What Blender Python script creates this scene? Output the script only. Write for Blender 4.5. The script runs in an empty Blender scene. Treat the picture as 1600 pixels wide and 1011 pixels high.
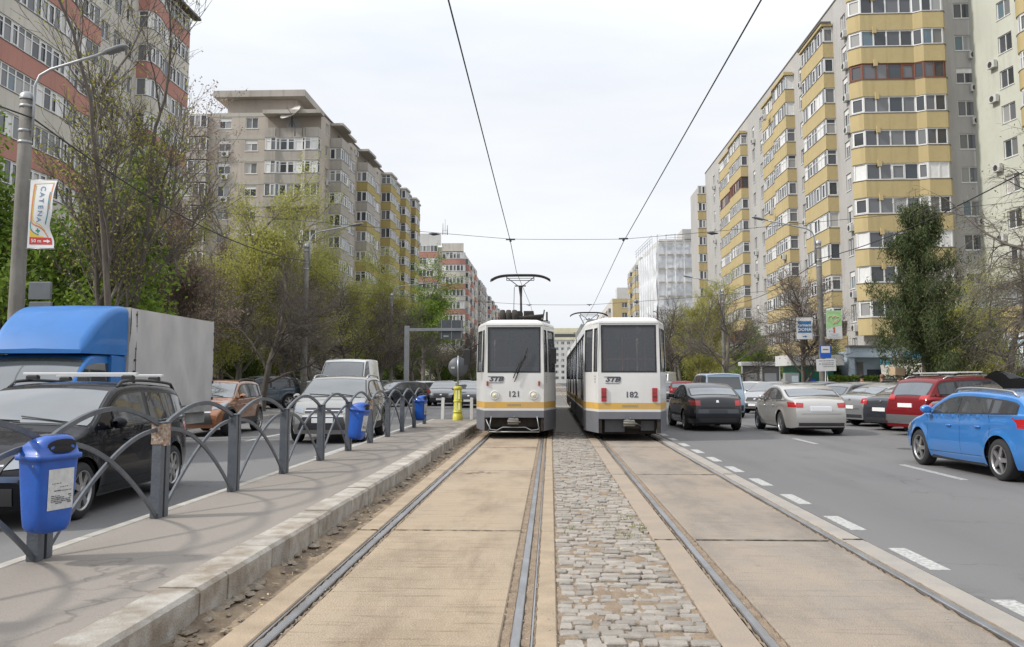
import bpy, bmesh, math, random
from mathutils import Vector, Matrix, noise
D = bpy.data; C = bpy.context.scene.collection; PI = math.pi
R = math.radians
random.seed(7)

# ------------------------------------------------------------------ camera, sky, sun, exposure
cam = D.objects.new('camera', D.cameras.new('camera')); C.objects.link(cam)
cam.location = (0, 0, 1.55)
cam.rotation_euler = (R(90) + math.atan(.1), 0, math.atan(60 * math.cos(math.atan(.1)) / 1400))
cam.data.sensor_width = 36; cam.data.sensor_fit = 'HORIZONTAL'
cam.data.lens = 36 * 1400 / 1600
cam.data.shift_y = -52.5 / 1600
cam.data.clip_start = .1; cam.data.clip_end = 3000
sc = bpy.context.scene; sc.camera = cam
sc.view_settings.view_transform = 'Standard'; sc.view_settings.look = 'None'
sc.view_settings.gamma = 1; sc.view_settings.use_curve_mapping = False
sc.view_settings.exposure = .24
SUN_EL, SUN_AZ = 42, 253       # azimuth: where the sun stands, degrees clockwise from +Y
W = D.worlds.new("World"); sc.world = W; W.use_nodes = True
nt = W.node_tree; N = nt.nodes; L = nt.links; N.clear()
sky = N.new('ShaderNodeTexSky'); sky.sky_type = 'NISHITA'; sky.sun_disc = False
sky.sun_elevation = R(SUN_EL); sky.sun_rotation = R(SUN_AZ); sky.air_density = 1; sky.dust_density = 2
tc = N.new('ShaderNodeTexCoord')
mp = N.new('ShaderNodeMapping'); mp.inputs['Scale'].default_value = (1, 1, 4.5); L.new(tc.outputs['Generated'], mp.inputs[0])
nz = N.new('ShaderNodeTexNoise'); nz.inputs['Scale'].default_value = 2.2; nz.inputs['Detail'].default_value = 6; nz.inputs['Roughness'].default_value = .5
L.new(mp.outputs[0], nz.inputs['Vector'])
cr = N.new('ShaderNodeValToRGB'); cr.color_ramp.elements[0].position = .3; cr.color_ramp.elements[0].color = (7.2, 7.6, 8.25, 1)
cr.color_ramp.elements[1].position = .62; cr.color_ramp.elements[1].color = (8.7, 8.85, 9.1, 1)
L.new(nz.outputs['Fac'], cr.inputs[0])
sx = N.new('ShaderNodeSeparateXYZ'); L.new(tc.outputs['Generated'], sx.inputs[0])
mr = N.new('ShaderNodeMapRange'); mr.inputs['From Min'].default_value = .3; mr.inputs['From Max'].default_value = 1
mr.inputs['To Min'].default_value = 1.0; mr.inputs['To Max'].default_value = 1.9
L.new(sx.outputs['Z'], mr.inputs['Value'])
vm = N.new('ShaderNodeVectorMath'); vm.operation = 'SCALE'; L.new(cr.outputs[0], vm.inputs[0]); L.new(mr.outputs[0], vm.inputs['Scale'])
mx = N.new('ShaderNodeMixRGB'); mx.inputs[0].default_value = .92
L.new(sky.outputs[0], mx.inputs[1]); L.new(vm.outputs[0], mx.inputs[2])
bg = N.new('ShaderNodeBackground'); bg.inputs['Strength'].default_value = .1
out = N.new('ShaderNodeOutputWorld'); L.new(mx.outputs[0], bg.inputs[0]); L.new(bg.outputs[0], out.inputs[0])
sun = D.objects.new('sun', D.lights.new('sun', 'SUN')); C.objects.link(sun)
sun.data.energy = 3.0; sun.data.angle = R(4); sun.data.color = (1, .95, .88)
sun.rotation_euler = (R(90 - SUN_EL), 0, R(180 - SUN_AZ) + PI * 0)
sd = Vector((math.sin(R(SUN_AZ)) * math.cos(R(SUN_EL)), math.cos(R(SUN_AZ)) * math.cos(R(SUN_EL)), math.sin(R(SUN_EL))))
sun.rotation_euler = sd.to_track_quat('Z', 'Y').to_euler()

# ------------------------------------------------------------------ materials
MATS = {}
def mat(name, col, rough=.7, metal=0, var=0, vscale=3, bump=0, bscale=40, coat=0, island=0, emit=None, spec=.5, col2=None, stretch=None, trans=0):
    """principled material with optional noise variation towards col2 and bump"""
    if name in MATS: return MATS[name]
    m = D.materials.new(name); m.use_nodes = True; MATS[name] = m
    n = m.node_tree.nodes; l = m.node_tree.links; p = n['Principled BSDF']
    p.inputs['Base Color'].default_value = (*col, 1); p.inputs['Roughness'].default_value = rough
    p.inputs['Metallic'].default_value = metal; p.inputs['Coat Weight'].default_value = coat
    p.inputs['Coat Roughness'].default_value = .04
    p.inputs['Specular IOR Level'].default_value = spec
    src = None
    tcn = n.new('ShaderNodeTexCoord'); mpn = n.new('ShaderNodeMapping'); l.new(tcn.outputs['Object'], mpn.inputs[0])
    if stretch: mpn.inputs['Scale'].default_value = stretch
    if var or col2:
        a = n.new('ShaderNodeTexNoise'); a.inputs['Scale'].default_value = vscale; a.inputs['Detail'].default_value = 7; a.inputs['Roughness'].default_value = .62
        l.new(mpn.outputs[0], a.inputs['Vector'])
        r = n.new('ShaderNodeMapRange'); r.inputs['From Min'].default_value = .36; r.inputs['From Max'].default_value = .66; l.new(a.outputs['Fac'], r.inputs['Value'])
        mixn = n.new('ShaderNodeMixRGB'); c2 = col2 or tuple(c * (1 - var) for c in col)
        mixn.inputs[1].default_value = (*col, 1); mixn.inputs[2].default_value = (*c2, 1); l.new(r.outputs[0], mixn.inputs[0]); src = mixn.outputs[0]
    if island:
        g = n.new('ShaderNodeNewGeometry'); r = n.new('ShaderNodeMapRange'); r.inputs['To Min'].default_value = 1 - island; r.inputs['To Max'].default_value = 1 + island
        l.new(g.outputs['Random Per Island'], r.inputs['Value'])
        v = n.new('ShaderNodeVectorMath'); v.operation = 'SCALE'
        if src: l.new(src, v.inputs[0])
        else: v.inputs[0].default_value = col
        l.new(r.outputs[0], v.inputs['Scale']); src = v.outputs[0]
    if src: l.new(src, p.inputs['Base Color'])
    if bump:
        a = n.new('ShaderNodeTexNoise'); a.inputs['Scale'].default_value = bscale; a.inputs['Detail'].default_value = 5; l.new(mpn.outputs[0], a.inputs['Vector'])
        b = n.new('ShaderNodeBump'); b.inputs['Strength'].default_value = bump; b.inputs['Distance'].default_value = .02
        l.new(a.outputs['Fac'], b.inputs['Height']); l.new(b.outputs[0], p.inputs['Normal'])
    if emit: p.inputs['Emission Color'].default_value = (*emit, 1); p.inputs['Emission Strength'].default_value = 1
    if trans: p.inputs['Transmission Weight'].default_value = trans
    return m
def nodes(m): return m.node_tree.nodes, m.node_tree.links, m.node_tree.nodes['Principled BSDF']

def leafmat(name, a, b, tr=.35):
    if name in MATS: return MATS[name]
    m = D.materials.new(name); m.use_nodes = True; MATS[name] = m
    n = m.node_tree.nodes; l = m.node_tree.links; n.clear()
    g = n.new('ShaderNodeNewGeometry'); r = n.new('ShaderNodeMixRGB'); r.inputs[1].default_value = (*a, 1); r.inputs[2].default_value = (*b, 1)
    l.new(g.outputs['Random Per Island'], r.inputs[0])
    d = n.new('ShaderNodeBsdfPrincipled'); d.inputs['Roughness'].default_value = .6; d.inputs['Specular IOR Level'].default_value = .25
    t = n.new('ShaderNodeBsdfTranslucent'); l.new(r.outputs[0], d.inputs['Base Color']); l.new(r.outputs[0], t.inputs['Color'])
    s = n.new('ShaderNodeMixShader'); s.inputs[0].default_value = tr; l.new(d.outputs[0], s.inputs[1]); l.new(t.outputs[0], s.inputs[2])
    o = n.new('ShaderNodeOutputMaterial'); l.new(s.outputs[0], o.inputs[0]); return m

# ------------------------------------------------------------------ mesh helpers
class MB:
    def __init__(s): s.v = []; s.f = []; s.mi = []; s.sm = []
    def add(s, vs, fs, mi=0, smooth=False):
        k = len(s.v); s.v += [tuple(v) for v in vs]
        for f in fs: s.f.append(tuple(i + k for i in f)); s.mi.append(mi); s.sm.append(smooth)
    def quad(s, a, b, c, d, mi=0): s.add([a, b, c, d], [(0, 1, 2, 3)], mi)
    def poly(s, pts, mi=0): s.add(pts, [tuple(range(len(pts)))], mi)
    def box(s, x0, x1, y0, y1, z0, z1, mi=0, M=None, ch=0):
        if ch:   # chamfered vertical and top edges
            c = ch; P = []
            for z, i in ((z0, 0), (z1 - c, 0), (z1, c)):
                P += [(x0 + i, y0 + i, z), (x1 - i, y0 + i, z), (x1 - i, y1 - i, z), (x0 + i, y1 - i, z)]
            F = [(3, 2, 1, 0), (8, 9, 10, 11)]
            for k in (0, 4):
                for j in range(4): F.append((k + j, k + (j + 1) % 4, k + 4 + (j + 1) % 4, k + 4 + j))
        else:
            P = [(x0, y0, z0), (x1, y0, z0), (x1, y1, z0), (x0, y1, z0), (x0, y0, z1), (x1, y0, z1), (x1, y1, z1), (x0, y1, z1)]
            F = [(3, 2, 1, 0), (4, 5, 6, 7), (0, 1, 5, 4), (1, 2, 6, 5), (2, 3, 7, 6), (3, 0, 4, 7)]
        if M: P = [M @ Vector(p) for p in P]
        s.add(P, F, mi)
    def prism(s, pts, z0, z1, mi=0, cap=True, top_mi=None):
        n = len(pts)
        a = sum(pts[i][0] * pts[(i + 1) % n][1] - pts[(i + 1) % n][0] * pts[i][1] for i in range(n))
        if a < 0: pts = pts[::-1]
        s.add([(p[0], p[1], z0) for p in pts] + [(p[0], p[1], z1) for p in pts], [(i, (i + 1) % n, n + (i + 1) % n, n + i) for i in range(n)], mi)
        if cap:
            s.poly([(p[0], p[1], z1) for p in pts], mi if top_mi is None else top_mi); s.poly([(p[0], p[1], z0) for p in pts[::-1]], mi)
    def tube(s, pts, rs, n=8, mi=0, cap=True, smooth=True, flat=None):
        pts = [Vector(p) for p in pts]
        if not hasattr(rs, '__len__'): rs = [rs] * len(pts)
        k = len(s.v); ref = None
        for i, p in enumerate(pts):
            t = (pts[min(i + 1, len(pts) - 1)] - pts[max(i - 1, 0)])
            t = t.normalized() if t.length > 1e-9 else Vector((0, 0, 1))
            if ref is None: ref = Vector((0, 0, 1)) if abs(t.z) < .9 else Vector((1, 0, 0))
            u = t.cross(ref)
            if u.length < 1e-6: u = t.cross(Vector((.3, .9, .1)))
            u.normalize(); w = u.cross(t); ref = w
            for j in range(n):
                a = 2 * PI * (j + .5) / n
                if flat: q = p + u * (flat[0] * (1 if math.cos(a) > 0 else -1)) + w * (flat[1] * (1 if math.sin(a) > 0 else -1))
                else: q = p + (u * math.cos(a) + w * math.sin(a)) * rs[i]
                s.v.append(tuple(q))
        for i in range(len(pts) - 1):
            for j in range(n):
                a = k + i * n + j; b = k + i * n + (j + 1) % n
                s.f.append((a, b, b + n, a + n)); s.mi.append(mi); s.sm.append(smooth)
        if cap:
            s.f.append(tuple(k + j for j in range(n))[::-1]); s.mi.append(mi); s.sm.append(False)
            s.f.append(tuple(k + (len(pts) - 1) * n + j for j in range(n))); s.mi.append(mi); s.sm.append(False)
    def lathe(s, prof, n=24, M=None, mi=0, smooth=True):
        """prof: (r, z) list, axis z"""
        k = len(prof); P = []
        for r, z in prof:
            for j in range(n):
                a = 2 * PI * j / n; P.append(Vector((r * math.cos(a), r * math.sin(a), z)))
        if M: P = [M @ p for p in P]
        F = [(i * n + j, i * n + (j + 1) % n, (i + 1) * n + (j + 1) % n, (i + 1) * n + j) for i in range(k - 1) for j in range(n)]
        s.add(P, F, mi, smooth)
    def grid(s, rows, mi=0, smooth=True, close=False):
        m = len(rows[0]); P = [p for r in rows for p in r]
        F = []
        for i in range(len(rows) - 1):
            for j in range(m - (0 if close else 1)): F.append((i * m + j, i * m + (j + 1) % m, (i + 1) * m + (j + 1) % m, (i + 1) * m + j))
        s.add(P, F, mi, smooth)
    def mesh(s, name, mats):
        me = D.meshes.new(name); me.from_pydata(s.v, [], s.f)
        if not isinstance(mats, (list, tuple)): mats = [mats]
        for m in mats: me.materials.append(m)
        me.polygons.foreach_set('material_index', s.mi); me.polygons.foreach_set('use_smooth', s.sm)
        me.update(); return me
    def build(s, name, mats, parent=None, M=None):
        return link(name, s.mesh(name, mats), parent, M)
def link(name, me, parent=None, M=None):
    o = D.objects.new(name, me); C.objects.link(o)
    if parent is not None: o.parent = parent
    if M is not None: o.matrix_local = M
    return o
def tag(o, label=None, cat=None, group=None, kind=None):
    if label: o['label'] = label
    if cat: o['category'] = cat
    if group: o['group'] = group
    if kind: o['kind'] = kind
    return o
def thing(name, label, cat, loc=(0, 0, 0), rz=0, group=None):
    o = D.objects.new(name, None); C.objects.link(o); o.location = loc; o.rotation_euler = (0, 0, rz)
    o.empty_display_size = .2
    return tag(o, label, cat, group)
def dup(root, loc, rz, label=None, group=None):
    kids = {}
    for o in D.objects:
        if o.parent: kids.setdefault(o.parent.name, []).append(o)
    r = root.copy(); C.objects.link(r); r.location = loc; r.rotation_euler = (0, 0, rz)
    tag(r, label, None, group)
    for ch in kids.get(root.name, []):
        c = ch.copy(); C.objects.link(c); c.parent = r
        for g in kids.get(ch.name, []):
            d = g.copy(); C.objects.link(d); d.parent = c
    return r
def struct(name, mb, m): return tag(mb.build(name, m), kind='structure')
def text(mbname, s, size, m, parent, M, shear=0, ext=.003, bold=.0, align='CENTER', xs=1):
    cu = D.curves.new('t', 'FONT'); cu.body = s; cu.size = size; cu.shear = shear; cu.extrude = ext; cu.offset = bold
    cu.align_x = align; cu.align_y = 'CENTER'; cu.resolution_u = 2
    o = D.objects.new('t', cu); C.objects.link(o)
    dg = bpy.context.evaluated_depsgraph_get(); dg.update()
    me = D.meshes.new_from_object(o.evaluated_get(dg)); D.objects.remove(o)
    me.materials.clear(); me.materials.append(m)
    if xs != 1: me.transform(Matrix.Diagonal((xs, 1, 1, 1)))
    return link(mbname, me, parent, M)
T = Matrix.Translation
def RX(a): return Matrix.Rotation(R(a), 4, 'X')
def RY(a): return Matrix.Rotation(R(a), 4, 'Y')
def RZ(a): return Matrix.Rotation(R(a), 4, 'Z')

# ------------------------------------------------------------------ ground, roads and track
def asphalt_mat(name, base, tint, dusty=0):
    m = mat(name, base, .88, var=.0, bump=.25, bscale=160)
    n, l, p = nodes(m); g = n.new('ShaderNodeTexCoord')
    def nz(scale, st=(1, 1, 1), det=6, lo=.35, hi=.65):
        mp = n.new('ShaderNodeMapping'); mp.inputs['Scale'].default_value = st; l.new(g.outputs['Object'], mp.inputs[0])
        a = n.new('ShaderNodeTexNoise'); a.inputs['Scale'].default_value = scale; a.inputs['Detail'].default_value = det; l.new(mp.outputs[0], a.inputs['Vector'])
        r = n.new('ShaderNodeMapRange'); r.inputs['From Min'].default_value = lo; r.inputs['From Max'].default_value = hi; l.new(a.outputs['Fac'], r.inputs['Value']); return r.outputs[0]
    def mix(f, a, b, amt=1):
        x = n.new('ShaderNodeMixRGB')
        if amt != 1:
            q = n.new('ShaderNodeMath'); q.operation = 'MULTIPLY'; q.inputs[1].default_value = amt; l.new(f, q.inputs[0]); f = q.outputs[0]
        l.new(f, x.inputs[0])
        if hasattr(a, 'links'): l.new(a, x.inputs[1])
        else: x.inputs[1].default_value = (*a, 1)
        x.inputs[2].default_value = (*b, 1); return x.outputs[0]
    c = mix(nz(.35, (1, .25, 1)), base, tint)
    c = mix(nz(220, det=2, lo=.52, hi=.7), c, tuple(min(1, b * 1.7) for b in base), .55)
    c = mix(nz(90, det=3, lo=.55, hi=.75), c, tuple(b * .55 for b in base), .6)
    c = mix(nz(1.3, (1, .12, 1), lo=.52, hi=.75), c, tuple(b * .8 for b in base), .6)
    # fine cracks
    v = n.new('ShaderNodeTexVoronoi'); v.feature = 'DISTANCE_TO_EDGE'; v.inputs['Scale'].default_value = .33
    d = n.new('ShaderNodeTexNoise'); d.inputs['Scale'].default_value = 1.7; d.inputs['Detail'].default_value = 8; l.new(g.outputs['Object'], d.inputs['Vector'])
    va = n.new('ShaderNodeVectorMath'); va.operation = 'MULTIPLY_ADD'; va.inputs[1].default_value = (1.6, 1.6, 0); l.new(d.outputs['Color'], va.inputs[0]); l.new(g.outputs['Object'], va.inputs[2])
    l.new(va.outputs[0], v.inputs['Vector'])
    r = n.new('ShaderNodeMapRange'); r.inputs['From Min'].default_value = .003; r.inputs['From Max'].default_value = .009; r.inputs['To Min'].default_value = 1; r.inputs['To Max'].default_value = 0
    l.new(v.outputs['Distance'], r.inputs['Value'])
    q = n.new('ShaderNodeMath'); q.operation = 'MULTIPLY'; l.new(r.outputs[0], q.inputs[0]); l.new(nz(.5, lo=.5, hi=.6), q.inputs[1])
    c = mix(q.outputs[0], c, tuple(b * .5 for b in base), .5)
    l.new(c, p.inputs['Base Color']); return m
M_asph = asphalt_mat('asphalt', (.116, .114, .115), (.142, .139, .138))
M_asph2 = asphalt_mat('asphalt_old', (.165, .158, .152), (.20, .19, .18))
M_plat = asphalt_mat('platform_asphalt', (.178, .158, .138), (.215, .192, .168))
def slab_mat(name, a, b, dark):
    m = mat(name, a, .9, bump=.7, bscale=75)
    n, l, p = nodes(m); g = n.new('ShaderNodeTexCoord')
    def layer(prev, col, scale, st, lo, hi, amt):
        mp = n.new('ShaderNodeMapping'); mp.inputs['Scale'].default_value = st; l.new(g.outputs['Object'], mp.inputs[0])
        t = n.new('ShaderNodeTexNoise'); t.inputs['Scale'].default_value = scale; t.inputs['Detail'].default_value = 8; t.inputs['Roughness'].default_value = .65; l.new(mp.outputs[0], t.inputs['Vector'])
        r = n.new('ShaderNodeMapRange'); r.inputs['From Min'].default_value = lo; r.inputs['From Max'].default_value = hi; r.inputs['To Max'].default_value = amt; l.new(t.outputs['Fac'], r.inputs['Value'])
        x = n.new('ShaderNodeMixRGB'); l.new(r.outputs[0], x.inputs[0]); x.inputs[2].default_value = (*col, 1)
        if prev is None: x.inputs[1].default_value = (*a, 1)
        else: l.new(prev, x.inputs[1])
        return x.outputs[0]
    c = layer(None, b, .5, (1, .35, 1), .38, .62, 1)
    c = layer(c, tuple(x * .66 for x in a), .9, (1.4, .5, 1), .47, .62, .85)
    c = layer(c, dark, 1.1, (1.8, .3, 1), .54, .70, .75)
    c = layer(c, tuple(min(1, x * 1.18) for x in b), .7, (1.1, .6, 1), .5, .64, .6)
    c = layer(c, dark, 2.6, (.5, 6.5, 1), .54, .66, .75)          # cross ridges worn into the slab
    c = layer(c, tuple(x * .6 for x in a), 24, (1, 1.6, 1), .56, .8, .5)
    c = layer(c, tuple(min(1, x * 1.25) for x in a), 70, (1, 1, 1), .52, .66, .7)
    c = layer(c, tuple(x * .5 for x in a), 130, (1, 1, 1), .58, .72, .6)
    c = layer(c, tuple(x * .6 for x in a), 5, (1, 2.2, 1), .62, .7, .5)
    l.new(c, p.inputs['Base Color']); return m
M_slabL = slab_mat('sandy_concrete', (.345, .268, .185), (.30, .245, .18), (.15, .108, .072))
M_slabR = slab_mat('grey_concrete', (.25, .218, .185), (.275, .22, .165), (.17, .145, .12))
M_dirt = mat('brown_dirt', (.13, .095, .065), .95, col2=(.27, .205, .135), vscale=4, bump=1, bscale=30)
M_ground = mat('ground_earth', (.16, .14, .11), .95, col2=(.21, .19, .15), vscale=.8, bump=.5)
M_kerb = mat('kerb_stone', (.36, .35, .32), .85, col2=(.27, .25, .215), vscale=4, bump=.4, bscale=70, island=.12)
M_rail = mat('rail_steel', (.40, .41, .43), .36, .85, col2=(.27, .265, .265), vscale=6, stretch=(1, .3, 1))
M_railrust = mat('rail_rust', (.10, .06, .04), .8, .3, col2=(.18, .12, .08), vscale=20)
M_paint = mat('road_paint', (.46, .46, .44), .85, col2=(.22, .22, .215), vscale=26, bump=.3, bscale=90)
M_side = mat('pavement_concrete', (.27, .26, .245), .9, col2=(.21, .205, .195), vscale=1.2, bump=.3)
M_grass = mat('grass_green', (.07, .11, .03), .95, col2=(.14, .14, .06), vscale=1.5, bump=1, bscale=20)
M_cob = mat('cobble_stone', (.29, .262, .228), .75, col2=(.21, .19, .165), vscale=9, bump=.5, bscale=50, island=.2)
M_joint = mat('sand_joint', (.27, .205, .145), .95, col2=(.18, .135, .09), vscale=8, bump=1, bscale=60)

g = MB(); g.quad((-900, -60, -.12), (900, -60, -.12), (900, 1500, -.12), (-900, 1500, -.12)); struct('ground', g, M_ground)
g = MB()
g.box(-11.3, -4.1, -6, 32, -.115, 0); g.box(-11.3, -2.35, 32, 520, -.115, 0)
struct('road_left', g, M_asph)
g = MB(); g.box(3.04, 9.4, -6, 520, -.115, 0); g.box(9.4, 14.6, -6, 26, -.115, 0); g.box(9.4, 14.6, 26, 520, -.115, 0); struct('road_right', g, M_asph)
g = MB(); g.box(14.75, 22.8, -6, 400, -.1, .12); g.box(14.6, 14.749, -6, 400, -.1, .125); struct('pavement_right', g, M_side)
g = MB(); g.box(-32, -11.46, -6, 30, -.1, .11); g.box(-17.2, -11.46, 30, 400, -.1, .11)
struct('pavement_left', g, M_side)
g = MB(); g.box(-32.5, -17.25, 30.1, 400, -.1, .13); struct('grass_verge_left', g, M_grass)
g = MB()
y = -5.
while y < 400:
    g.box(-11.455, -11.305, y, y + .985, -.1, .125, ch=.015); y += 1
    if y > 60: g.box(-11.455, -11.305, y, 400, -.1, .125, ch=.015); break
struct('kerb_left_road', g, M_kerb)
g = MB(); g.box(14.46, 14.595, -6, 400, -.1, .13); struct('kerb_right_road', g, M_kerb)
# platform island
g = MB(); g.box(-3.98, -2.58, -6, 31.2, -.1, .186); struct('platform', g, M_plat)
g = MB(); y = -4.55; k = 0; rr = random.Random(3)
while y < 31.2:
    ln = (1.0, .5, 1.0, .5, 1.0, 1.0, .5)[k % 7]; k += 1
    e = min(y + ln - .012, 31.2); dz = rr.uniform(-.006, .006); dx = rr.uniform(-.008, .008)
    x0, x1 = -2.576, -2.30 + dx
    P = [(x0, -.09), (x1, -.09), (x1 + .006, .165 + dz), (x1 - .022, .19 + dz), (x0, .19 + dz)]
    n = len(P); vs = [(p[0], y, p[1]) for p in P] + [(p[0], e, p[1]) for p in P]
    g.add(vs, [(i, n + i, n + (i + 1) % n, (i + 1) % n) for i in range(n)] + [tuple(range(n)), tuple(range(n, 2 * n))[::-1]])
    y += ln
struct('platform_kerb', g, mat('platform_kerb_stone', (.37, .35, .315), .85, col2=(.20, .165, .125), vscale=3.5, bump=.5, bscale=60, island=.15))
g = MB(); y = -4.2
while y < 31.2:
    e = min(y + 1.99, 31.2); g.box(-4.1, -3.983, y, e, -.1, .19 + rr.uniform(-.003, .003), ch=.01); y += 2
struct('platform_back_kerb', g, M_kerb)
# track bed
def strips(name, xs, joints, m, z=0, y0=-5, y1=330):
    g = MB(); js = [y0] + joints + [y1]
    for a, b in zip(js[:-1], js[1:]):
        dz = rr.uniform(-.004, .004)
        for x0, x1 in xs: g.box(x0, x1, a + .015, b - .015, -.1, z + dz, ch=.008)
    return struct(name, g, m)
jl = [3.2, 9.4, 15.5, 20.7, 27, 33, 39, 45, 60, 80]; jr = [2.9, 8.95, 15.0, 21, 27, 33, 39, 45, 60, 80]
strips('track_slab_left', [(-1.63, -.31)], jl, M_slabL)
strips('track_edge_left', [(-.10, .035), (-1.99, -1.79)], jl[1:], mat('sandy_strip', (.34, .265, .185), .9, col2=(.25, .195, .135), vscale=3, bump=.5, bscale=50))
strips('track_slab_right', [(1.40, 2.68)], jr, M_slabR)
strips('track_edge_right', [(1.0, 1.235)], jr, mat('tan_strip', (.30, .24, .18), .9, col2=(.25, .21, .17), vscale=2, bump=.4, bscale=50))
strips('track_border_right', [(2.83, 3.035)], jr, mat('border_strip', (.25, .235, .215), .9, col2=(.31, .28, .245), vscale=2, bump=.4, bscale=50))
g = MB()
for y in jl:
    g.box(-1.63, -.31, y - .012, y + .012, -.1, -.009); g.box(-1.99, -1.79, y - .012, y + .012, -.1, -.009)
for y in jr:
    for a, b in ((1.40, 2.68), (1.0, 1.235), (2.83, 3.03)): g.box(a, b, y - .012, y + .012, -.1, -.009)
struct('slab_joint_filler', g, mat('joint_dark', (.06, .048, .036), .95, var=.4, vscale=20))
rp = random.Random(44)
def crack(x0, x1, y, w):
    n = max(3, int((x1 - x0) / .045)); rows = []; yy = y
    for i in range(n + 1):
        yy += rp.uniform(-.006, .006) + (y - yy) * .2; ww = w * rp.uniform(.45, 1.3); x = x0 + (x1 - x0) * i / n; rows.append([(x, yy - ww, .0066), (x, yy + ww, .0066)])
    g.grid(rows, smooth=False)
g = MB()
for y in jl: crack(-1.63, -.31, y, .017); crack(-1.99, -1.79, y, .014)
for y in jr: crack(1.40, 2.68, y, .024); crack(1.0, 1.235, y, .024); crack(2.83, 3.03, y + .1, .02)
struct('slab_joint_cracks', g, mat('joint_dark', (.06, .048, .036), .95))
g = MB()
for (cx, cy, rx, ry, n) in ((-1.15, 15.1, .28, .32, 16),):
    for i in range(n):
        x, y = cx + rp.gauss(0, rx * .5), cy + rp.gauss(0, ry * .5); w = rp.uniform(.03, .15); h = rp.uniform(.008, .03); x = max(-1.6 + w, min(-.35 - w, x))
        g.poly([(x + w * math.cos(a) * rp.uniform(.6, 1.15), y + h * math.sin(a) * rp.uniform(.5, 1.4), .0062) for a in [2 * PI * k / 13 for k in range(13)]])
struct('worn_slab_patches', g, mat('worn_patch', (.20, .16, .115), .95, col2=(.27, .21, .15), vscale=15, bump=.8, bscale=60))
def rail_line(g, x, y0, y1, js):
    ys = [y0] + js + [y1]
    for a, b in zip(ys[:-1], ys[1:]): g.box(x - .031, x + .031, a + .004, b - .004, -.09, .009, ch=.006)
g = MB()
for x in (-1.70, -.215, 1.295, 2.755): rail_line(g, x, -5, 330, [4.1, 13.2, 22, 31])
g.box(-.124, -.112, -5, 330, -.09, .001); g.box(-1.775, -1.762, -5, 330, -.09, -.004)
tag(g.build('tram_rails', [M_rail]), kind='structure')
g = MB(); g.quad((-2.32, -5, -.04), (3.03, -5, -.04), (3.03, 330, -.04), (-2.32, 330, -.04)); struct('track_bed', g, M_dirt)
# sand packed along the rails, uneven
g = MB(); rr = random.Random(5)
for (x0, x1, zt) in ((-1.66, -1.635, -.006), (-.312, -.25, -.010), (-.18, -.128, .0), (-.11, -.098, -.001), (1.332, 1.395, -.012), (1.24, 1.258, -.004), (2.685, 2.717, -.012), (2.793, 2.825, -.004), (-1.757, -1.738, -.01)):
    rows = []; y = -4
    while y < 60:
        rows.append([(x0, y, zt + rr.uniform(-.012, .006)), ((x0 + x1) / 2, y, zt + rr.uniform(-.014, .007)), (x1, y, zt + rr.uniform(-.012, .006))]); y += .06 if y < 14 else .4
    g.grid(rows)
struct('rail_joint_sand', g, M_joint)
# cobbles
g = MB(); y = 3.0; rr = random.Random(11)
while y < 27:
    d = rr.uniform(.085, .125); x = .045 + rr.uniform(-.01, .03); first = True
    while x < .97:
        w = rr.uniform(.085, .185); 
        if x + w > .995: w = .995 - x
        if w > .05 and rr.random() > .035:
            z = .0 + rr.uniform(-.018, .007) + .012 * noise.noise(Vector((x * 2, y, 0))); j = lambda: rr.uniform(-.009, .009)
            yo = .025 * noise.noise(Vector((x * 2.1, y * .7, 3)))
            A = [(x + .006 + j(), y + yo + .005 + j()), (x + w - .006 + j(), y + yo + .005 + j()), (x + w - .006 + j(), y + yo + d - .006 + j()), (x + .006 + j(), y + yo + d - .006 + j())]
            cx = x + w / 2; cy = y + yo + d / 2
            # octagonal outline, two rings
            O = []
            for i in range(4):
                a = Vector(A[i]); pv = Vector(A[i - 1]); nx = Vector(A[(i + 1) % 4])
                O.append(a.lerp(pv, .10)); O.append(a.lerp(nx, .10))
            t = rr.uniform(-.02, .02)
            r0 = [(p.x, p.y, -.05) for p in O]; r1 = [(p.x, p.y, z - .008) for p in O]
            r2 = [(cx + (p.x - cx) * .91, cy + (p.y - cy) * .87, z + (p.x - cx) * t) for p in O]
            vs = r0 + r1 + r2; F = []
            for k in (0, 8):
                for i in range(8): F.append((k + i, k + (i + 1) % 8, k + 8 + (i + 1) % 8, k + 8 + i))
            F.append(tuple(range(16, 24))); g.add(vs, F, 0, False)
        x += w
    y += d
g.box(.05, .99, 27.02, 330, -.1, -.004)
struct('cobblestone_strip', g, M_cob)
g = MB(); rows = []; y = 2.5
while y < 27.1:
    rows.append([(.036 + i * .0482, y, -.017 + .022 * noise.noise(Vector((i * .5, y * 5, 2)))) for i in range(21)]); y += .06
g.grid(rows); struct('cobblestone_joint_sand', g, M_joint)
# dirt gutter between kerb and track
g = MB(); rows = []; y = 2.5
while y < 60:
    rows.append([(-2.345 + i * .045, y, -.034 + .05 * noise.noise(Vector((i * .35, y * 2.2, 9))) + .012 * noise.noise(Vector((i * 2, y * 9, 4))) + (.02 if i < 2 else 0)) for i in range(9)]); y += .05 if y < 20 else .5
g.grid(rows); struct('dirt_gutter', g, M_dirt)
g = MB(); rr = random.Random(21)
def pebble(g, x, y, z, s, fl=.5, mi=0):
    a0 = rr.uniform(0, 6); P = []
    for k, (r, h) in enumerate(((.7, -.4), (1, .1), (.6, .6))):
        for i in range(6): a = a0 + i * PI / 3; q = r * rr.uniform(.75, 1.15) * s; P.append((x + q * math.cos(a), y + q * 1.4 * math.sin(a), z + h * s * fl))
    F = [(k + i, k + (i + 1) % 6, k + 6 + (i + 1) % 6, k + 6 + i) for k in (0, 6) for i in range(6)] + [tuple(range(12, 18))]; g.add(P, F, mi)
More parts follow.
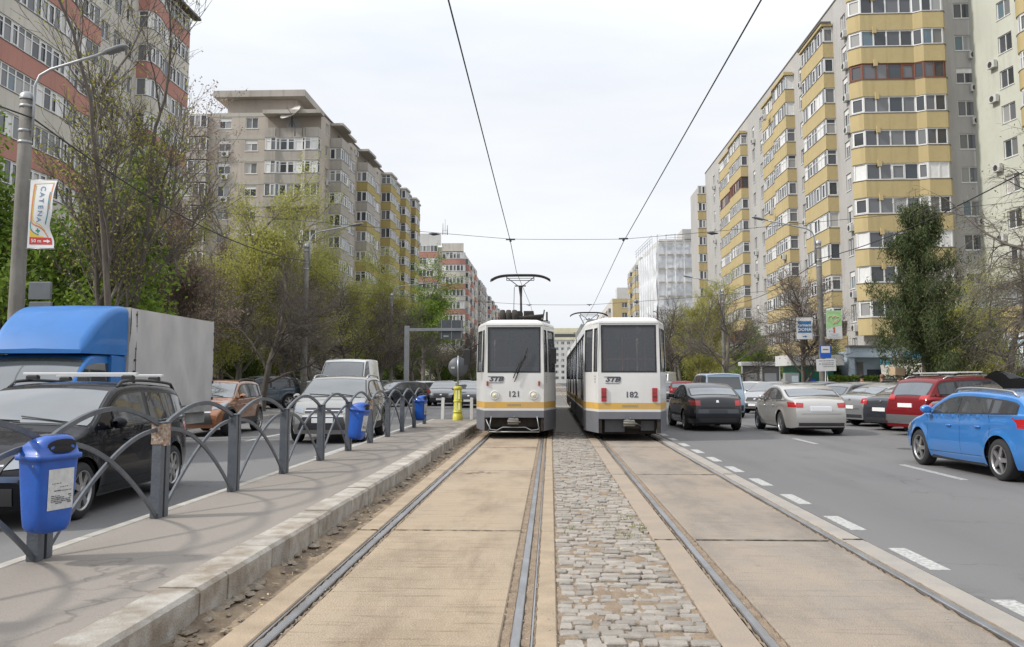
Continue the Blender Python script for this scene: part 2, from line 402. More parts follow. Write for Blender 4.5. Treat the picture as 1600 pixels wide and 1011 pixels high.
for i in range(420): 
    y = 3 + 24 * rr.random() ** 1.6; e = rr.random(); x = -2.3 + .10 * e * e * 2 if rr.random() < .6 else rr.uniform(-2.3, -1.97)
    pebble(g, x, y, -.02, rr.uniform(.012, .055) * (1.3 if x < -2.2 else .6), .55)
tag(g.build('gutter_rubble', mat('rubble_stone', (.25, .215, .17), .9, col2=(.16, .125, .09), vscale=10, bump=.8, island=.25)), kind='stuff')
g = MB()
for i in range(900):
    y = 3 + 20 * rr.random() ** 1.5; x = rr.choice((-1.635, -.27, .04, 1.36, 2.70, -.155, 1.0)) + rr.gauss(0, .02)
    pebble(g, x, y, .002, rr.uniform(.002, .007))
for i in range(160):
    y = 3.2 + 18 * rr.random() ** 1.4; pebble(g, rr.uniform(-1.6, 2.6), y, .005, rr.uniform(.002, .006))
tag(g.build('loose_grit', mat('grit', (.3, .25, .2), .9, island=.4)), kind='stuff')
# dry leaves and twigs in the gutter, weeds in the cobbles
g = MB()
for i in range(150):
    y = 3 + 20 * rr.random() ** 1.5; x = rr.uniform(-2.28, -1.98); a = rr.uniform(0, 6); s = rr.uniform(.008, .022)
    c = Vector((x, y, .0)); u = Vector((math.cos(a), math.sin(a), rr.uniform(-.2, .4))) * s; v = Vector((-math.sin(a), math.cos(a), .3)) * s * .5
    g.quad(c - u, c - v, c + u, c + v)
for i in range(60):
    y = 3 + 18 * rr.random() ** 1.5; x = rr.uniform(-2.28, -1.98); a = rr.uniform(0, 6); ln = rr.uniform(.04, .11)
    g.tube([(x, y, .006), (x + math.cos(a) * ln, y + math.sin(a) * ln, rr.uniform(.004, .02))], .0018, 4)
tag(g.build('dry_litter', mat('dry_leaf', (.38, .29, .17), .9, island=.4)), kind='stuff')
g = MB()
for (wx, wy, n) in ((.93, 9.7, 50), (.75, 9.2, 26), (.85, 10.4, 26), (.55, 10.9, 18), (.2, 9.6, 20), (.96, 8.6, 14), (.6, 9.8, 20)):
    for i in range(n):
        x = min(.99, wx + rr.gauss(0, .05)); y = wy + rr.gauss(0, .1); a = rr.uniform(0, 6); h = rr.uniform(.01, .035)
        g.add([(x, y, -.01), (x + .006, y, -.01), (x + .014 * math.cos(a), y + .014 * math.sin(a), h)], [(0, 1, 2)])
        g.add([(x + .01 * math.cos(a), y + .01 * math.sin(a), h * .5), (x + .022 * math.cos(a), y + .022 * math.sin(a), h * .6), (x + .016 * math.cos(a + .7), y + .016 * math.sin(a + .7), h * .8)], [(0, 1, 2)])
tag(g.build('weeds', leafmat('weed_green', (.16, .2, .04), (.3, .28, .08))), kind='stuff')
# markings
g = MB(); ys = 3.75; i = 0
while ys < 250:
    g.box(3.10, 3.26, ys, ys + .95, -.05, .0045); ys += 1.95
struct('edge_dashes', g, M_paint)
g = MB()
for (a, b) in ((14.4, 16.9), (22.2, 24.2), (29.5, 32), (37, 39.5), (45, 48), (53, 56)): g.box(6.36, 6.40, a, b, -.05, .0045); g.box(6.43, 6.47, a, b, -.05, .0045)
struct('lane_dashes_right', g, M_paint)
g = MB()
for (a, b) in ((5.5, 8.2), (13.8, 17.4), (22.5, 26), (31, 34), (40, 43), (49, 52)): g.box(-7.75, -7.62, a, b, -.05, .0045)
g.box(-4.75, -4.65, 18, 31, -.05, .0045)
struct('lane_dashes_left', g, M_paint)
g = MB()
g.lathe([(0, .004), (.3, .004), (.33, .001)], 28, T((8.1, 20.7, 0))); 
tag(g.build('manhole_cover', mat('cast_iron', (.07, .065, .06), .6, .4, bump=1, bscale=60)), 'round cast iron manhole cover set in the asphalt beside the lane dash', 'manhole')
# ------------------------------------------------------------------ buildings
def wallmat(name, col, stain, var=.12):
    m = mat(name, col, .92, bump=.2, bscale=8)
    n, l, p = nodes(m); g = n.new('ShaderNodeTexCoord')
    def lay(prev, c2, st, lo, hi, amt):
        mp = n.new('ShaderNodeMapping'); mp.inputs['Scale'].default_value = st; l.new(g.outputs['Object'], mp.inputs[0])
        t = n.new('ShaderNodeTexNoise'); t.inputs['Scale'].default_value = 1; t.inputs['Detail'].default_value = 6; l.new(mp.outputs[0], t.inputs['Vector'])
        r = n.new('ShaderNodeMapRange'); r.inputs['From Min'].default_value = lo; r.inputs['From Max'].default_value = hi; r.inputs['To Max'].default_value = amt; l.new(t.outputs['Fac'], r.inputs['Value'])
        x = n.new('ShaderNodeMixRGB'); l.new(r.outputs[0], x.inputs[0]); x.inputs[2].default_value = (*c2, 1)
        if prev is None: x.inputs[1].default_value = (*col, 1)
        else: l.new(prev, x.inputs[1])
        return x.outputs[0]
    c = lay(None, tuple(x * (1 - var) for x in col), (.3, .3, .3), .35, .65, 1)
    c = lay(c, stain, (2.2, 2.2, .22), .52, .75, .5)     # rain streaks
    c = lay(c, tuple(x * .85 for x in col), (3, 3, 3), .5, .7, .5)
    l.new(c, p.inputs['Base Color']); return m
M_wgrey = wallmat('render_grey', (.41, .40, .385), (.25, .24, .22))
M_wgreen = wallmat('render_pale_green', (.50, .51, .44), (.36, .36, .32))
M_yel = wallmat('parapet_yellow', (.465, .375, .195), (.26, .2, .10), .1)
M_beige = wallmat('render_beige', (.46, .41, .355), (.24, .21, .185), .18)
M_beigeB = wallmat('concrete_parapet', (.42, .39, .35), (.18, .165, .145), .2)
M_olive = wallmat('parapet_olive', (.40, .32, .12), (.2, .165, .075), .15)
M_cream = wallmat('render_cream', (.54, .515, .465), (.34, .32, .29))
M_pink = wallmat('parapet_pink', (.44, .22, .18), (.28, .15, .13), .12)
M_creamp = wallmat('parapet_cream', (.56, .535, .475), (.34, .32, .29))
M_white = wallmat('render_white', (.56, .56, .55), (.36, .35, .34))
M_net = mat('scaffold_net', (.66, .68, .71), .8, col2=(.52, .545, .575), vscale=1.1, bump=1, bscale=3)
M_dkcap = mat('dark_capping', (.10, .085, .07), .7)
M_frame = mat('white_frame', (.68, .68, .67), .45, var=.1)
M_framebr = mat('brown_frame', (.17, .055, .03), .6)
M_frdark = mat('dark_frame', (.12, .115, .11), .6)
M_roofm = mat('roof_tar', (.12, .12, .115), .9)
def panemat():
    m = mat('window_glass', (.05, .055, .06), .06, spec=.6)
    n, l, p = nodes(m); g = n.new('ShaderNodeNewGeometry'); r = n.new('ShaderNodeValToRGB'); r.color_ramp.interpolation = 'CONSTANT'
    e = r.color_ramp.elements; e[0].position = 0; e[0].color = (.05, .054, .06, 1); e[1].position = .22; e[1].color = (.085, .09, .10, 1)
    for ps, c in ((.45, (.13, .135, .145)), (.62, (.16, .165, .17)), (.76, (.29, .29, .285)), (.86, (.05, .06, .07)), (.93, (.42, .41, .39)), (.97, (.12, .17, .2))):
        q = e.new(ps); q.color = (*c, 1)
    l.new(g.outputs['Random Per Island'], r.inputs[0])
    oi = n.new('ShaderNodeObjectInfo'); ad = n.new('ShaderNodeMath'); ad.operation = 'ADD'; fr = n.new('ShaderNodeMath'); fr.operation = 'FRACT'
    l.new(oi.outputs['Random'], ad.inputs[0]); l.new(g.outputs['Random Per Island'], ad.inputs[1]); l.new(ad.outputs[0], fr.inputs[0]); l.new(fr.outputs[0], r.inputs[0])
    l.new(r.outputs[0], p.inputs['Base Color']); return m
M_pane = panemat()
CACHE = {}
def window_mesh(w, h, style):
    """style: plain / blind; frame in local x 0..w, z 0..h, glass at y=.13 (inside the reveal)"""
    k = ('w', round(w, 2), round(h, 2), style)
    if k in CACHE: return CACHE[k]
    f = MB(); t = .07; y0, y1 = .09, .16
    f.box(0, w, y0, y1, 0, t); f.box(0, w, y0, y1, h - t, h); f.box(0, t, y0, y1, t, h - t); f.box(w - t, w, y0, y1, t, h - t)
    n = 2 if w < 2 else 3
    for i in range(1, n): x = w * i / n; f.box(x - t / 2, x + t / 2, y0, y1, t, h - t)
    f.box(-.05, w + .05, -.05, .08, -.06, -.002)
    if style == 'blind': f.box(t, w - t, y0 - .01, y0 + .03, h - .42, h - t)
    g = MB()
    for i in range(n): g.quad((w * i / n, .13, 0), (w * (i + 1) / n, .13, 0), (w * (i + 1) / n, .13, h), (w * i / n, .13, h))
    CACHE[k] = (f.mesh('window', M_framebr if style == 'brown' else M_frame), g.mesh('pane', M_pane)); return CACHE[k]
def ac_mesh():
    if 'ac' in CACHE: return CACHE['ac']
    f = MB(); f.box(0, .8, -.36, -.08, 0, .56, ch=.02); f.box(.1, .14, -.08, 0, -.04, .0); f.box(.66, .7, -.08, 0, -.04, 0)
    g = MB(); g.lathe([(0, 0), (.2, 0), (.22, .01), (.235, 0)], 20, T((.33, -.372, .28)) @ RX(90))
    for i in range(4): a = i * 90; g.box(-.2, .2, -.012, .0, -.008, .008, M=T((.33, -.375, .28)) @ Matrix.Rotation(R(i * 45), 4, 'Y'))
    CACHE['ac'] = (f.mesh('air_conditioner', mat('ac_white', (.55, .55, .53), .5, var=.15)), g.mesh('fan', mat('ac_fan', (.06, .06, .06), .6))); return CACHE['ac']
class Facade:
    """a wall seen from outside: u to the right along it, y inward, z up; rot turns it into place"""
    def __init__(s, root, o, rot):
        s.root = root; s.M = T(-Vector(root.location)) @ T(Vector((o[0], o[1], 0))) @ RZ(rot); s.holes = []
    def put(s, name, meshes, u, z, d=0, scale=None):
        M = s.M @ T((u, -d, z))
        a = link(name, meshes[0], s.root, M)
        for nm, me in meshes[1:]: link(nm, me, a)
        return a
    def win(s, u, z, w, h, style='plain'):
        s.holes.append((u, u + w, z, z + h)); a, b = window_mesh(w, h, style)
        s.put('window', (a, ('pane', b)), u, z)
    def ac(s, u, z, d=0): a, b = ac_mesh(); s.put('air_conditioner', (a, ('fan', b)), u, z, d)
    def wall(s, u0, u1, z0, z1, m, depth=.2, name='wall', d=0):
        us = sorted({u0, u1} | {v for h in s.holes for v in h[:2] if u0 < v < u1}); zs = sorted({z0, z1} | {v for h in s.holes for v in h[2:] if z0 < v < z1})
        g = MB()
        for a, b in zip(us[:-1], us[1:]):
            for c, e in zip(zs[:-1], zs[1:]):
                um, zm = (a + b) / 2, (c + e) / 2
                if any(h[0] < um < h[1] and h[2] < zm < h[3] for h in s.holes): continue
                g.quad((a, -d, c), (b, -d, c), (b, -d, e), (a, -d, e))
        for h in s.holes:
            a, b, c, e = h
            if a < u0 or b > u1: continue
            g.quad((a, 0, c), (b, 0, c), (b, depth, c), (a, depth, c)); g.quad((a, 0, e), (a, depth, e), (b, depth, e), (b, 0, e))
            g.quad((a, 0, c), (a, depth, c), (a, depth, e), (a, 0, e)); g.quad((b, 0, c), (b, 0, e), (b, depth, e), (b, depth, c))
        return g.build(name, m, s.root, s.M)
    def box(s, name, u0, u1, d0, d1, z0, z1, m, ch=0):
        g = MB(); g.box(u0, u1, -d1, -d0, z0, z1, ch=ch); return g.build(name, m, s.root, s.M)
def inset(plan, e):
    us = [p[0] for p in plan]; c = (min(us) + max(us)) / 2; hw = (max(us) - min(us)) / 2
    return [(c + (u - c) * (hw - e) / hw, d - e if d > e else d) for u, d in plan]
def balcony_meshes(plan, hp, hg, pm, variant, mull=.8):
    """plan: outline (u, d outward) from wall to wall; parapet hp high, glazing hg above"""
    k = ('b', tuple(plan), hp, hg, pm.name, variant, mull)
    if k in CACHE: return CACHE[k]
    rr = random.Random(hash(str(k)) % 9999 if False else sum(map(ord, str(k))))
    P = [(u, -d) for u, d in plan]
    a = MB(); a.prism(P, 0, hp)
    cap = MB(); cap.prism([(u, -d) for u, d in inset(plan, -.03)], hp + .002, hp + .045); 
    Q = [(u, -d) for u, d in inset(plan, .07)]
    fr = MB(); gl = MB(); z0, z1 = hp + .047, hp + hg
    inner = [(u, -d) for u, d in inset(plan, .16)]
    for i in range(len(Q) - 1):
        p, q = Vector((*Q[i], 0)), Vector((*Q[i + 1], 0)); ln = (q - p).length
        if ln < .15: continue
        n = max(1, round(ln / mull)); t = (q - p) / ln; ang = math.atan2(t.y, t.x); M0 = T(p) @ Matrix.Rotation(ang, 4, 'Z')
        tr = (variant in (1, 3))
        fr.box(0, ln, .0, .07, z0, z0 + .09, M=M0); fr.box(0, ln, .0, .07, z1 - .09, z1 - .002, M=M0)
        if tr: fr.box(.04, ln - .04, .004, .064, z1 - .46, z1 - .40, M=M0)
        xs = [0] + [ln * j / n + rr.uniform(-.08, .08) for j in range(1, n)] + [ln]
        for j, x in enumerate(xs):
            w = .055 if j not in (0, n) else .08
            fr.box(max(0, x - w), min(ln, x + w), -.004, .075, z0 + .09, z1 - .09, M=M0)
        for j in range(n):
            A, B = M0 @ Vector((xs[j], .04, 0)), M0 @ Vector((xs[j + 1], .04, 0))
            solid = rr.random() < (.14 if variant in (1, 2) else .05)
            tgt = fr if solid else gl
            for (c, e) in (((z0, z1 - .43), (z1 - .43, z1)) if tr else ((z0, z1),)):
                tgt.quad((A.x, A.y, c), (B.x, B.y, c), (B.x, B.y, e), (A.x, A.y, e))
            if not solid and rr.random() < .35:     # an opening sash stands proud
                fr.box(xs[j] + .05, xs[j + 1] - .05, -.02, .0, z0 + .09, z0 + .16, M=M0); fr.box(xs[j] + .05, xs[j + 1] - .05, -.02, .0, z1 - .2, z1 - .12, M=M0)
                fr.box(xs[j] + .05, xs[j] + .12, -.02, .0, z0 + .16, z1 - .2, M=M0); fr.box(xs[j + 1] - .12, xs[j + 1] - .05, -.02, .0, z0 + .16, z1 - .2, M=M0)
    fm = {2: M_frame, 4: M_framebr}.get(variant, M_frame)
    CACHE[k] = (a.mesh('balcony', pm), ('capping', cap.mesh('capping', M_dkcap)), ('glazing_frame', fr.mesh('glazing_frame', fm)), ('glazing', gl.mesh('glazing', M_pane)))
    return CACHE[k]
def open_balcony(plan, hp, hg, pm):
    k = ('ob', tuple(plan), hp, hg, pm.name)
    if k in CACHE: return CACHE[k]
    a = MB(); P = [(u, -d) for u, d in plan]; a.prism(P, 0, .16)
    for i in range(len(P) - 1):
        p, q = Vector((*P[i], 0)), Vector((*P[i + 1], 0)); ln = (q - p).length; ang = math.atan2((q - p).y, (q - p).x)
        a.box(.06, ln - .06, .0, .1, .16, hp, M=T(p) @ Matrix.Rotation(ang, 4, 'Z'))
    u0 = P[0][0]; u1 = P[-1][0]
    b = MB(); b.quad((u0, -.02, .16), (u1, -.02, .16), (u1, -.02, hp + hg), (u0, -.02, hp + hg))
    c = MB(); m = (u0 + u1) / 2; c.box(m - .9, m + .7, -.06, -.025, hp - .3, hp + hg - .3)
    CACHE[k] = (a.mesh('balcony', pm), ('back_wall', b.mesh('back_wall', mat('loggia_wall', (.3, .26, .22), .9))), ('door', c.mesh('door', M_pane)))
    return CACHE[k]
def stack(F, plan, zs, hp, hg, pm, rr, u=0, variants=(0, 1, 2, 3), pmf=None, mull=.8, acp=.12, opens=()):
    for i, z in enumerate(zs):
        v = rr.choice(variants) if rr.random() > .07 or F.root.location.x < 0 else 4
        m = pmf(i) if pmf else pm
        ms = open_balcony(plan, hp, hg, m) if i in opens else balcony_meshes(plan, hp, hg, m, v, mull)
        F.put('balcony', ms, u, z)
        if rr.random() < acp:
            dm = max(p[1] for p in plan); F.ac(u + rr.uniform(plan[0][0] + .3, plan[-1][0] - 1.2), z + .45, dm)
def roof_slab(F, plan, z, t, m, e=.12, name='canopy'):
    g = MB(); g.prism([(u, -d) for u, d in inset(plan, -e)], z, z + t); g.build(name, m, F.root, F.M)
def block(root, name, pts, z0, z1, m):
    g = MB(); o = root.location; g.prism([(x - o.x, y - o.y) for x, y in pts], z0, z1); return g.build(name, m, root)

# ---- right: yellow and grey block
rr = random.Random(4)
RB = thing('apartment_building', 'tall grey apartment block with stacks of yellow glazed balconies on the right behind the conifer', 'building', (24.2, 70.2, 0))
FH = 2.66; Z0 = [28.85 - FH * k for k in range(10)]          # parapet undersides
Fs = Facade(RB, (24.2, 138.2), -90)       # faces the road; u = 138.2 - Y
U = lambda Y: 138.2 - Y
pl1 = [(0, 0), (0, .9), (6.7, .9), (6.7, 0)]
stack(Fs, pl1, Z0, 1.25, 1.41, M_yel, rr, U(81.7), acp=.05)
roof_slab(Fs, [(U(81.7) + a, b) for a, b in pl1], 31.55, .25, M_yel)
roof_slab(Fs, [(U(81.7) + a, b) for a, b in pl1], 31.81, .12, M_roofm, .2, 'roof_edge')
pl2 = [(0, 0), (0, .55), (5, .55), (6.2, .9), (11.2, .9), (11.2, 0)]
stack(Fs, pl2, Z0, 1.25, 1.41, M_yel, rr, U(98.5)); roof_slab(Fs, [(U(98.5) + a, b) for a, b in pl2], 31.55, .3, M_yel)
pl3 = [(0, 0), (0, .55), (7, .55), (8.5, .9), (15.5, .9), (15.5, 0)]
stack(Fs, pl3, Z0, 1.25, 1.41, M_yel, rr, U(123.9)); roof_slab(Fs, [(U(123.9) + a, b) for a, b in pl3], 31.55, .3, M_yel)
for zc in Z0 + [2.25]:
    zw = zc + 1.3
    for Y in (73.0, 85.6, 102.0, 105.9, 127.2, 131.5):
        Fs.win(U(Y), zw - .1, 1.2, 1.4, 'blind' if rr.random() < .3 else 'plain')
        if Y > 74 and rr.random() < .18 or (Y == 73.0 and rr.random() < .75): Fs.ac(U(Y) + .9, zw - .9)
Fs.wall(U(138.2), U(70.2), 0, 33.4, M_wgrey)
Fs.box('parapet_cap', U(138.2), U(70.2), -.3, .05, 33.4, 33.55, M_dkcap)
Fs.box('first_floor_glazing', U(136), U(74), .05, 1.2, 3.6, 5.1, M_yel)
gl = MB(); fr_ = MB(); u = U(136)
while u < U(74) - 1:
    gl.quad((u, -1.0, 5.1), (u + .95, -1.0, 5.1), (u + .95, -1.0, 6.15), (u, -1.0, 6.15)); fr_.box(u - .05, u + .05, -1.06, -.96, 5.1, 6.15); u += .95
a = fr_.build('glazing_frame', M_frame, RB, Fs.M); gl.build('pane', M_pane, a)
Fs.box('canopy', U(136), U(74), .05, 1.15, 6.15, 6.3, M_roofm)
# end facing the camera
Ff = Facade(RB, (24.2, 70.2), 0)
plf = [(-.45, 0), (-.45, .35), (.25, 1.05), (4.3, 1.05), (4.9, 1.45), (6.5, 1.45), (6.75, 1.1), (6.75, 0)]
stack(Ff, plf, [z + FH for z in Z0[:1]] + Z0, 1.3, 1.36, M_yel, rr, 0, variants=(0, 1, 2, 0), mull=.95, acp=0)
for k, z in enumerate([Z0[0] + FH] + Z0): Ff.box('bracket', 1.15, 1.42, 1.055, 1.25, z - .28, z + .25, M_yel)
for z in [Z0[0] + FH] + Z0:
    Ff.win(7.95, z + 1.3, 1.35, 1.25, 'blind' if rr.random() < .4 else 'plain')
    if rr.random() < .35: Ff.ac(8.9, z + .55)
Ff.wall(0, 9.9, 0, 33.4, M_wgrey)
block(RB, 'roof', [(24.25, 70.25), (34.1, 70.25), (34.1, 138), (24.25, 138)], 33.1, 33.3, M_roofm)
block(RB, 'back_wall', [(34.12, 70.22), (36, 70.22), (36, 138.18), (24.22, 138.18), (24.22, 137.9), (34.12, 137.9)], 0, 33.0, M_wgrey)
for (x, y, h) in ((27, 76, 2.2), (30, 90, 3)): block(RB, 'stairhead', [(x, y), (x + 5, y), (x + 5, y + 6), (x, y + 6)], 33.3, 33.3 + h, M_wgrey)
# yellow bays at the far end of the block
Fe = Facade(RB, (22.95, 138.2), 0)
for z in Z0: 
    ms = balcony_meshes([(0, -.3), (0, .3), (1.25, .3), (1.25, -.3)], 1.25, 1.41, M_yel, 0, .62); Fe.put('balcony', ms, 0, z, .02)
block(RB, 'bay_core', [(23.1, 138.5), (24.2, 138.5), (24.2, 146), (23.1, 146)], 2, 31.4, M_wgrey)

# ---- right: pale green neighbour nearer the camera, cut by the frame
GB = thing('apartment_building', 'pale green block with round yellow balconies at the right edge behind the bare drooping tree', 'building', (34, 60, 0))
Fg = Facade(GB, (33.3, 70.1), -80)
for k in range(11):
    z = 3.55 + FH * k - .2
    Fg.win(3.2, z + 1.25, 1.5, 1.35); 
    if k in (3, 5, 7, 8): Fg.ac(2.3, z + .4)
    plg = [(0, 0), (0, .5)] + [(1.1 - 1.1 * math.cos(a), .5 + .8 * math.sin(a)) for a in (R(20), R(40), R(60), R(80))] + [(7, 1.3), (7, 0)]
    Fg.put('balcony', balcony_meshes(plg, 1.3, 1.36, M_yel, (k * 3) % 4), 6.3, z)
Fg.wall(0, 14, 0, 34, M_wgreen)
Fg.box('shop_front', 6, 16, .05, 4.0, 4.65, 6.4, M_yel); Fg.box('terrace_glazing', 6.1, 16, .05, 3.85, 6.402, 7.9, wallmat('corrugated_grey', (.27, .28, .30), (.16, .16, .17))); Fg.box('shop_sign', 6.7, 15.8, 3.5, 4.03, 3.25, 4.64, mat('sign_white', (.62, .64, .64), .6, var=.1))
Fg.box('shop_glazing', 6.5, 16, .1, 3.5, .3, 3.24, M_pane); Fg.box('terrace_cap', 5.95, 16, .05, 4.05, 7.902, 8.0, M_dkcap)
for u in (6.55, 8.3, 9.9): Fg.box('shop_pillar', u, u + .3, 3.52, 3.8, .1, 3.24, M_white)
g = MB(); g.box(-.28, .28, 0, .02, -.09, .09); g.box(-.09, .09, 0, .02, .092, .28); g.box(-.09, .09, 0, .02, -.28, -.092); g.build('sign_cross', mat('sign_cyan2', (.05, .38, .48), .6), GB, Fg.M @ T((7.35, -4.06, 4.1)))
text('sign_lettering', 'FARMACIE', .75, mat('sign_pale_blue', (.22, .42, .60), .6), GB, Fg.M @ T((8.0, -4.04, 3.85)) @ RX(90), ext=.01, align='LEFT')

# ---- right: block wrapped in white scaffold netting
SB = thing('scaffolded_building', 'far apartment block wrapped in white scaffold netting with tubes along its roof', 'building', (21.3, 178, 0))
g = MB(); pts = []
def wavy(g, p, q, z0, z1, n, m, amp, seed):
    p = Vector((*p, 0)); q = Vector((*q, 0)); t = (q - p).normalized(); nn = Vector((t.y, -t.x, 0)); rows = []
    for i in range(n + 1):
        row = []
        for j in range(m + 1):
            w = p.lerp(q, i / n); z = z0 + (z1 - z0) * j / m; k = amp * noise.noise(Vector((w.x * .35 + seed, w.y * .35, z * .3))) + amp * .6 * abs(math.sin((z + .5 * noise.noise(w * .2)) * PI / 5.6))
            row.append((w + nn * k) + Vector((0, 0, z)))
        rows.append(row)
    g.grid(rows, 0, True)
o = SB.location
g2 = MB(); wavy(g2, (0, 0), (10.6, 0), 0, 28.6, 60, 140, .28, 1); wavy(g2, (-1.2, 23), (0, 0), 0, 28.0, 60, 140, .28, 5); g2.build('netting', M_net, SB)
block(SB, 'wall', [(21.9, 178.7), (32, 178.7), (32, 201), (20.9, 201)], 0, 29.5, M_white)
block(SB, 'roof_structure', [(26.5, 178.5), (30.5, 178.5), (30.5, 186), (26.5, 186)], 29.5, 31.5, M_wgrey)
g = MB()
for x in [i * 1.75 for i in range(7)]:
    for yy in (-.5, -1.4): g.tube([(x, yy, 0), (x, yy, 30.2 + .15 * (x > 3))], .05, 5)
for yv in range(0, 24, 3): g.tube([(-1.2 * yv / 23 - .9, yv, 0), (-1.2 * yv / 23 - .9, yv, 29.8)], .05, 5)
for z in (28.9, 29.5, 30.1): g.tube([(0, -1.4, z), (10.5, -1.4, z)], .045, 5); g.tube([(-1, 0, z), (-2.1, 23, z)], .045, 5)
g.build('scaffolding', mat('scaffold_tube', (.42, .42, .42), .4, .5), SB)
g = MB()
for k in range(10):
    z = 4 + k * 2.75
    for i in range(6): g.box(.3 + i * 1.75, 1.55 + i * 1.75, -.62, -.5, z, z + .32)
g.build('scaffold_decks', mat('deck_board', (.36, .33, .28), .9), SB)
# ---- right: far yellow and cream blocks
YB = thing('apartment_building', 'distant block with yellow balconies between the netted block and the cream one', 'building', (20.6, 205, 0))
Fy = Facade(YB, (20.6, 232), -90)
for k in range(9):
    z = 4 + k * 2.7; Fy.put('balcony', balcony_meshes([(0, 0), (0, .9), (6, .9), (6, 0)], 1.25, 1.4, M_yel, k % 4), 4, z); Fy.put('balcony', balcony_meshes([(0, 0), (0, .9), (7, .9), (7, 0)], 1.25, 1.4, M_yel, (k + 1) % 4), 17, z)
Fy.wall(0, 27, 0, 29.5, M_cream); Fy2 = Facade(YB, (20.6, 205), 0); Fy2.wall(0, 8, 0, 29.5, M_cream)
CB = thing('apartment_building', 'low cream and yellow block far down the road behind the right tram roof', 'building', (19, 250, 0))
Fc = Facade(CB, (17.4, 250), 0)
for k in range(8):
    for u in (2.6, 5.2): Fc.win(u, 2.2 + k * 2.75, 1.5, 1.4)
Fc.wall(0, 9, 0, 24, M_yel)
Fc2 = Facade(CB, (17.4, 330), -90)
for k in range(7):
    for i in range(8):
        Fc2.put('balcony', balcony_meshes([(0, 0), (0, .9), (5, .9), (5, 0)], 1.2, 1.4, M_creamp, (k + i) % 4), 4 + i * 9.3, 3 + k * 2.7)
Fc2.wall(0, 80, 0, 24.2, M_cream)
block(CB, 'roof_structure', [(19, 254), (22, 254), (22, 260), (19, 260)], 24.2, 27.5, M_white)
# ---- end of the avenue
EB = thing('apartment_building', 'pale yellow topped block closing the far end of the avenue between the two trams', 'building', (0, 420, 0))
Fd = Facade(EB, (-4, 420), 0)
for k in range(7):
    for i in range(10): Fd.win(1 + i * 2.7, 1.6 + k * 2.7, 1.5, 1.4)
Fd.wall(0, 28, 0, 20, M_white); Fd.box('upper_floors', 0, 28, -.5, .3, 20, 25.5, wallmat('pale_yellow', (.62, .59, .42), (.5, .47, .34)))  # yellow top: distance haze is mixed into its wall colour
Fd.box('upper_glazing', 1, 27, .3, .35, 21.3, 22.8, M_pane)
# ---- left: pink and cream block
LA = thing('apartment_building', 'big cream block with alternating pink balcony bands behind the budding tree at the left', 'building', (-33, 45, 0))
Fl = Facade(LA, (-33, 44), 90)      # u = Y - 44
LH = 2.78; ZL = [31.15 - LH * k for k in range(11)]; rr = random.Random(9)
pmf = lambda i: M_pink if i % 2 == 0 else M_creamp
plA = [(0, 0), (0, 1.2), (12, 1.2), (13.2, .95), (15, .5), (17.6, .5), (17.9, 0)]
stack(Fl, plA, ZL, 1.25, 1.53, None, rr, 0, pmf=pmf, mull=.75, acp=.1)
plB = [(0, 0), (0, .9)] + [(.35, 1.15), (1.6, 1.2), (2.6, 1.0), (3.4, .8)] + [(8.3, .8), (8.6, .5), (8.6, 0)]
stack(Fl, plB, ZL, 1.25, 1.53, None, rr, 24.2, pmf=pmf, mull=.75, acp=.06)
for z in ZL:
    for u in (18.5, 20.4, 22.3): Fl.win(u, z + 1.1, 1.3, 1.4)
Fl.wall(0, 34.4, 0, 35.2, M_cream); Fl.box('parapet_cap', 0, 34.4, -.4, .12, 35.2, 35.4, M_dkcap)
block(LA, 'back_wall', [(-46, 44), (-33.6, 44), (-33.6, 78.3), (-46, 78.3)], 0, 35.0, M_cream)
for i, z in enumerate((31.2, 22.6)): Fl.box('cornice', 24, 33.2, .8, 1.5, 33.9 - 0 * i, 34.1, M_dkcap) if i == 0 else None
# ---- left: beige block with the dish
LB = thing('apartment_building', 'weathered beige block with a flat roofed penthouse and balconies turning olive along the street', 'building', (-27.2, 103, 0))
rr = random.Random(12)
FF = Facade(LB, (-44.5, 103), 0)    # front: u = X + 44.5
ZB = [29.95 - 2.75 * k for k in range(10)]
plc = [(0, 0), (0, 1.1), (1.3, 1.1), (1.7, .8), (3.5, .8), (4.4, .8), (4.8, 1.1), (6.4, 1.1), (6.4, 0)]
stack(FF, plc, ZB, 1.15, 1.6, M_beigeB, rr, 11.0, variants=(0, 1, 2), acp=0, opens=(0, 4))
for z in ZB:
    FF.win(5.1, z + 1.4, 1.5, 1.3, 'blind' if rr.random() < .5 else 'plain'); FF.win(8.3, z + 1.4, 1.5, 1.3, 'blind' if rr.random() < .5 else 'plain')
    if rr.random() < .3: FF.ac(5.6, z + .7)
    FF.put('balcony', balcony_meshes([(0, 0), (0, .9), (3, .9), (3, 0)], 1.0, 1.6, M_beigeB, 0), 1.0, z + .3)
FF.wall(0, 17.3, 0, 33.2, M_beige)
for z in ZB: FF.box('string_course', 4.2, 11, .0, .03, z + 2.85, z + 3.3, wallmat('pale_band', (.44, .42, .37), (.25, .23, .2)))
FF.box('canopy', 10.8, 17.7, -.2, 1.5, 32.7, 33.15, M_beigeB)
block(LB, 'penthouse', [(-39, 104.5), (-30.5, 104.5), (-30.5, 116), (-39, 116)], 33.0, 35.3, M_beige)
block(LB, 'penthouse_roof', [(-40.3, 103.2), (-29.2, 103.2), (-29.2, 117.5), (-40.3, 117.5)], 35.31, 36.1, M_beigeB)
rot = 90 - 2.9
FS = Facade(LB, (-27.2, 103), rot)   # street side, u along
segs = [(4.0, 8.0, M_beigeB, 0), (16.5, 9.5, M_beigeB, 0), (30.5, 9.0, M_olive, 0), (41.5, 6.5, M_olive, 0), (49.5, 6.5, M_olive, 0)]
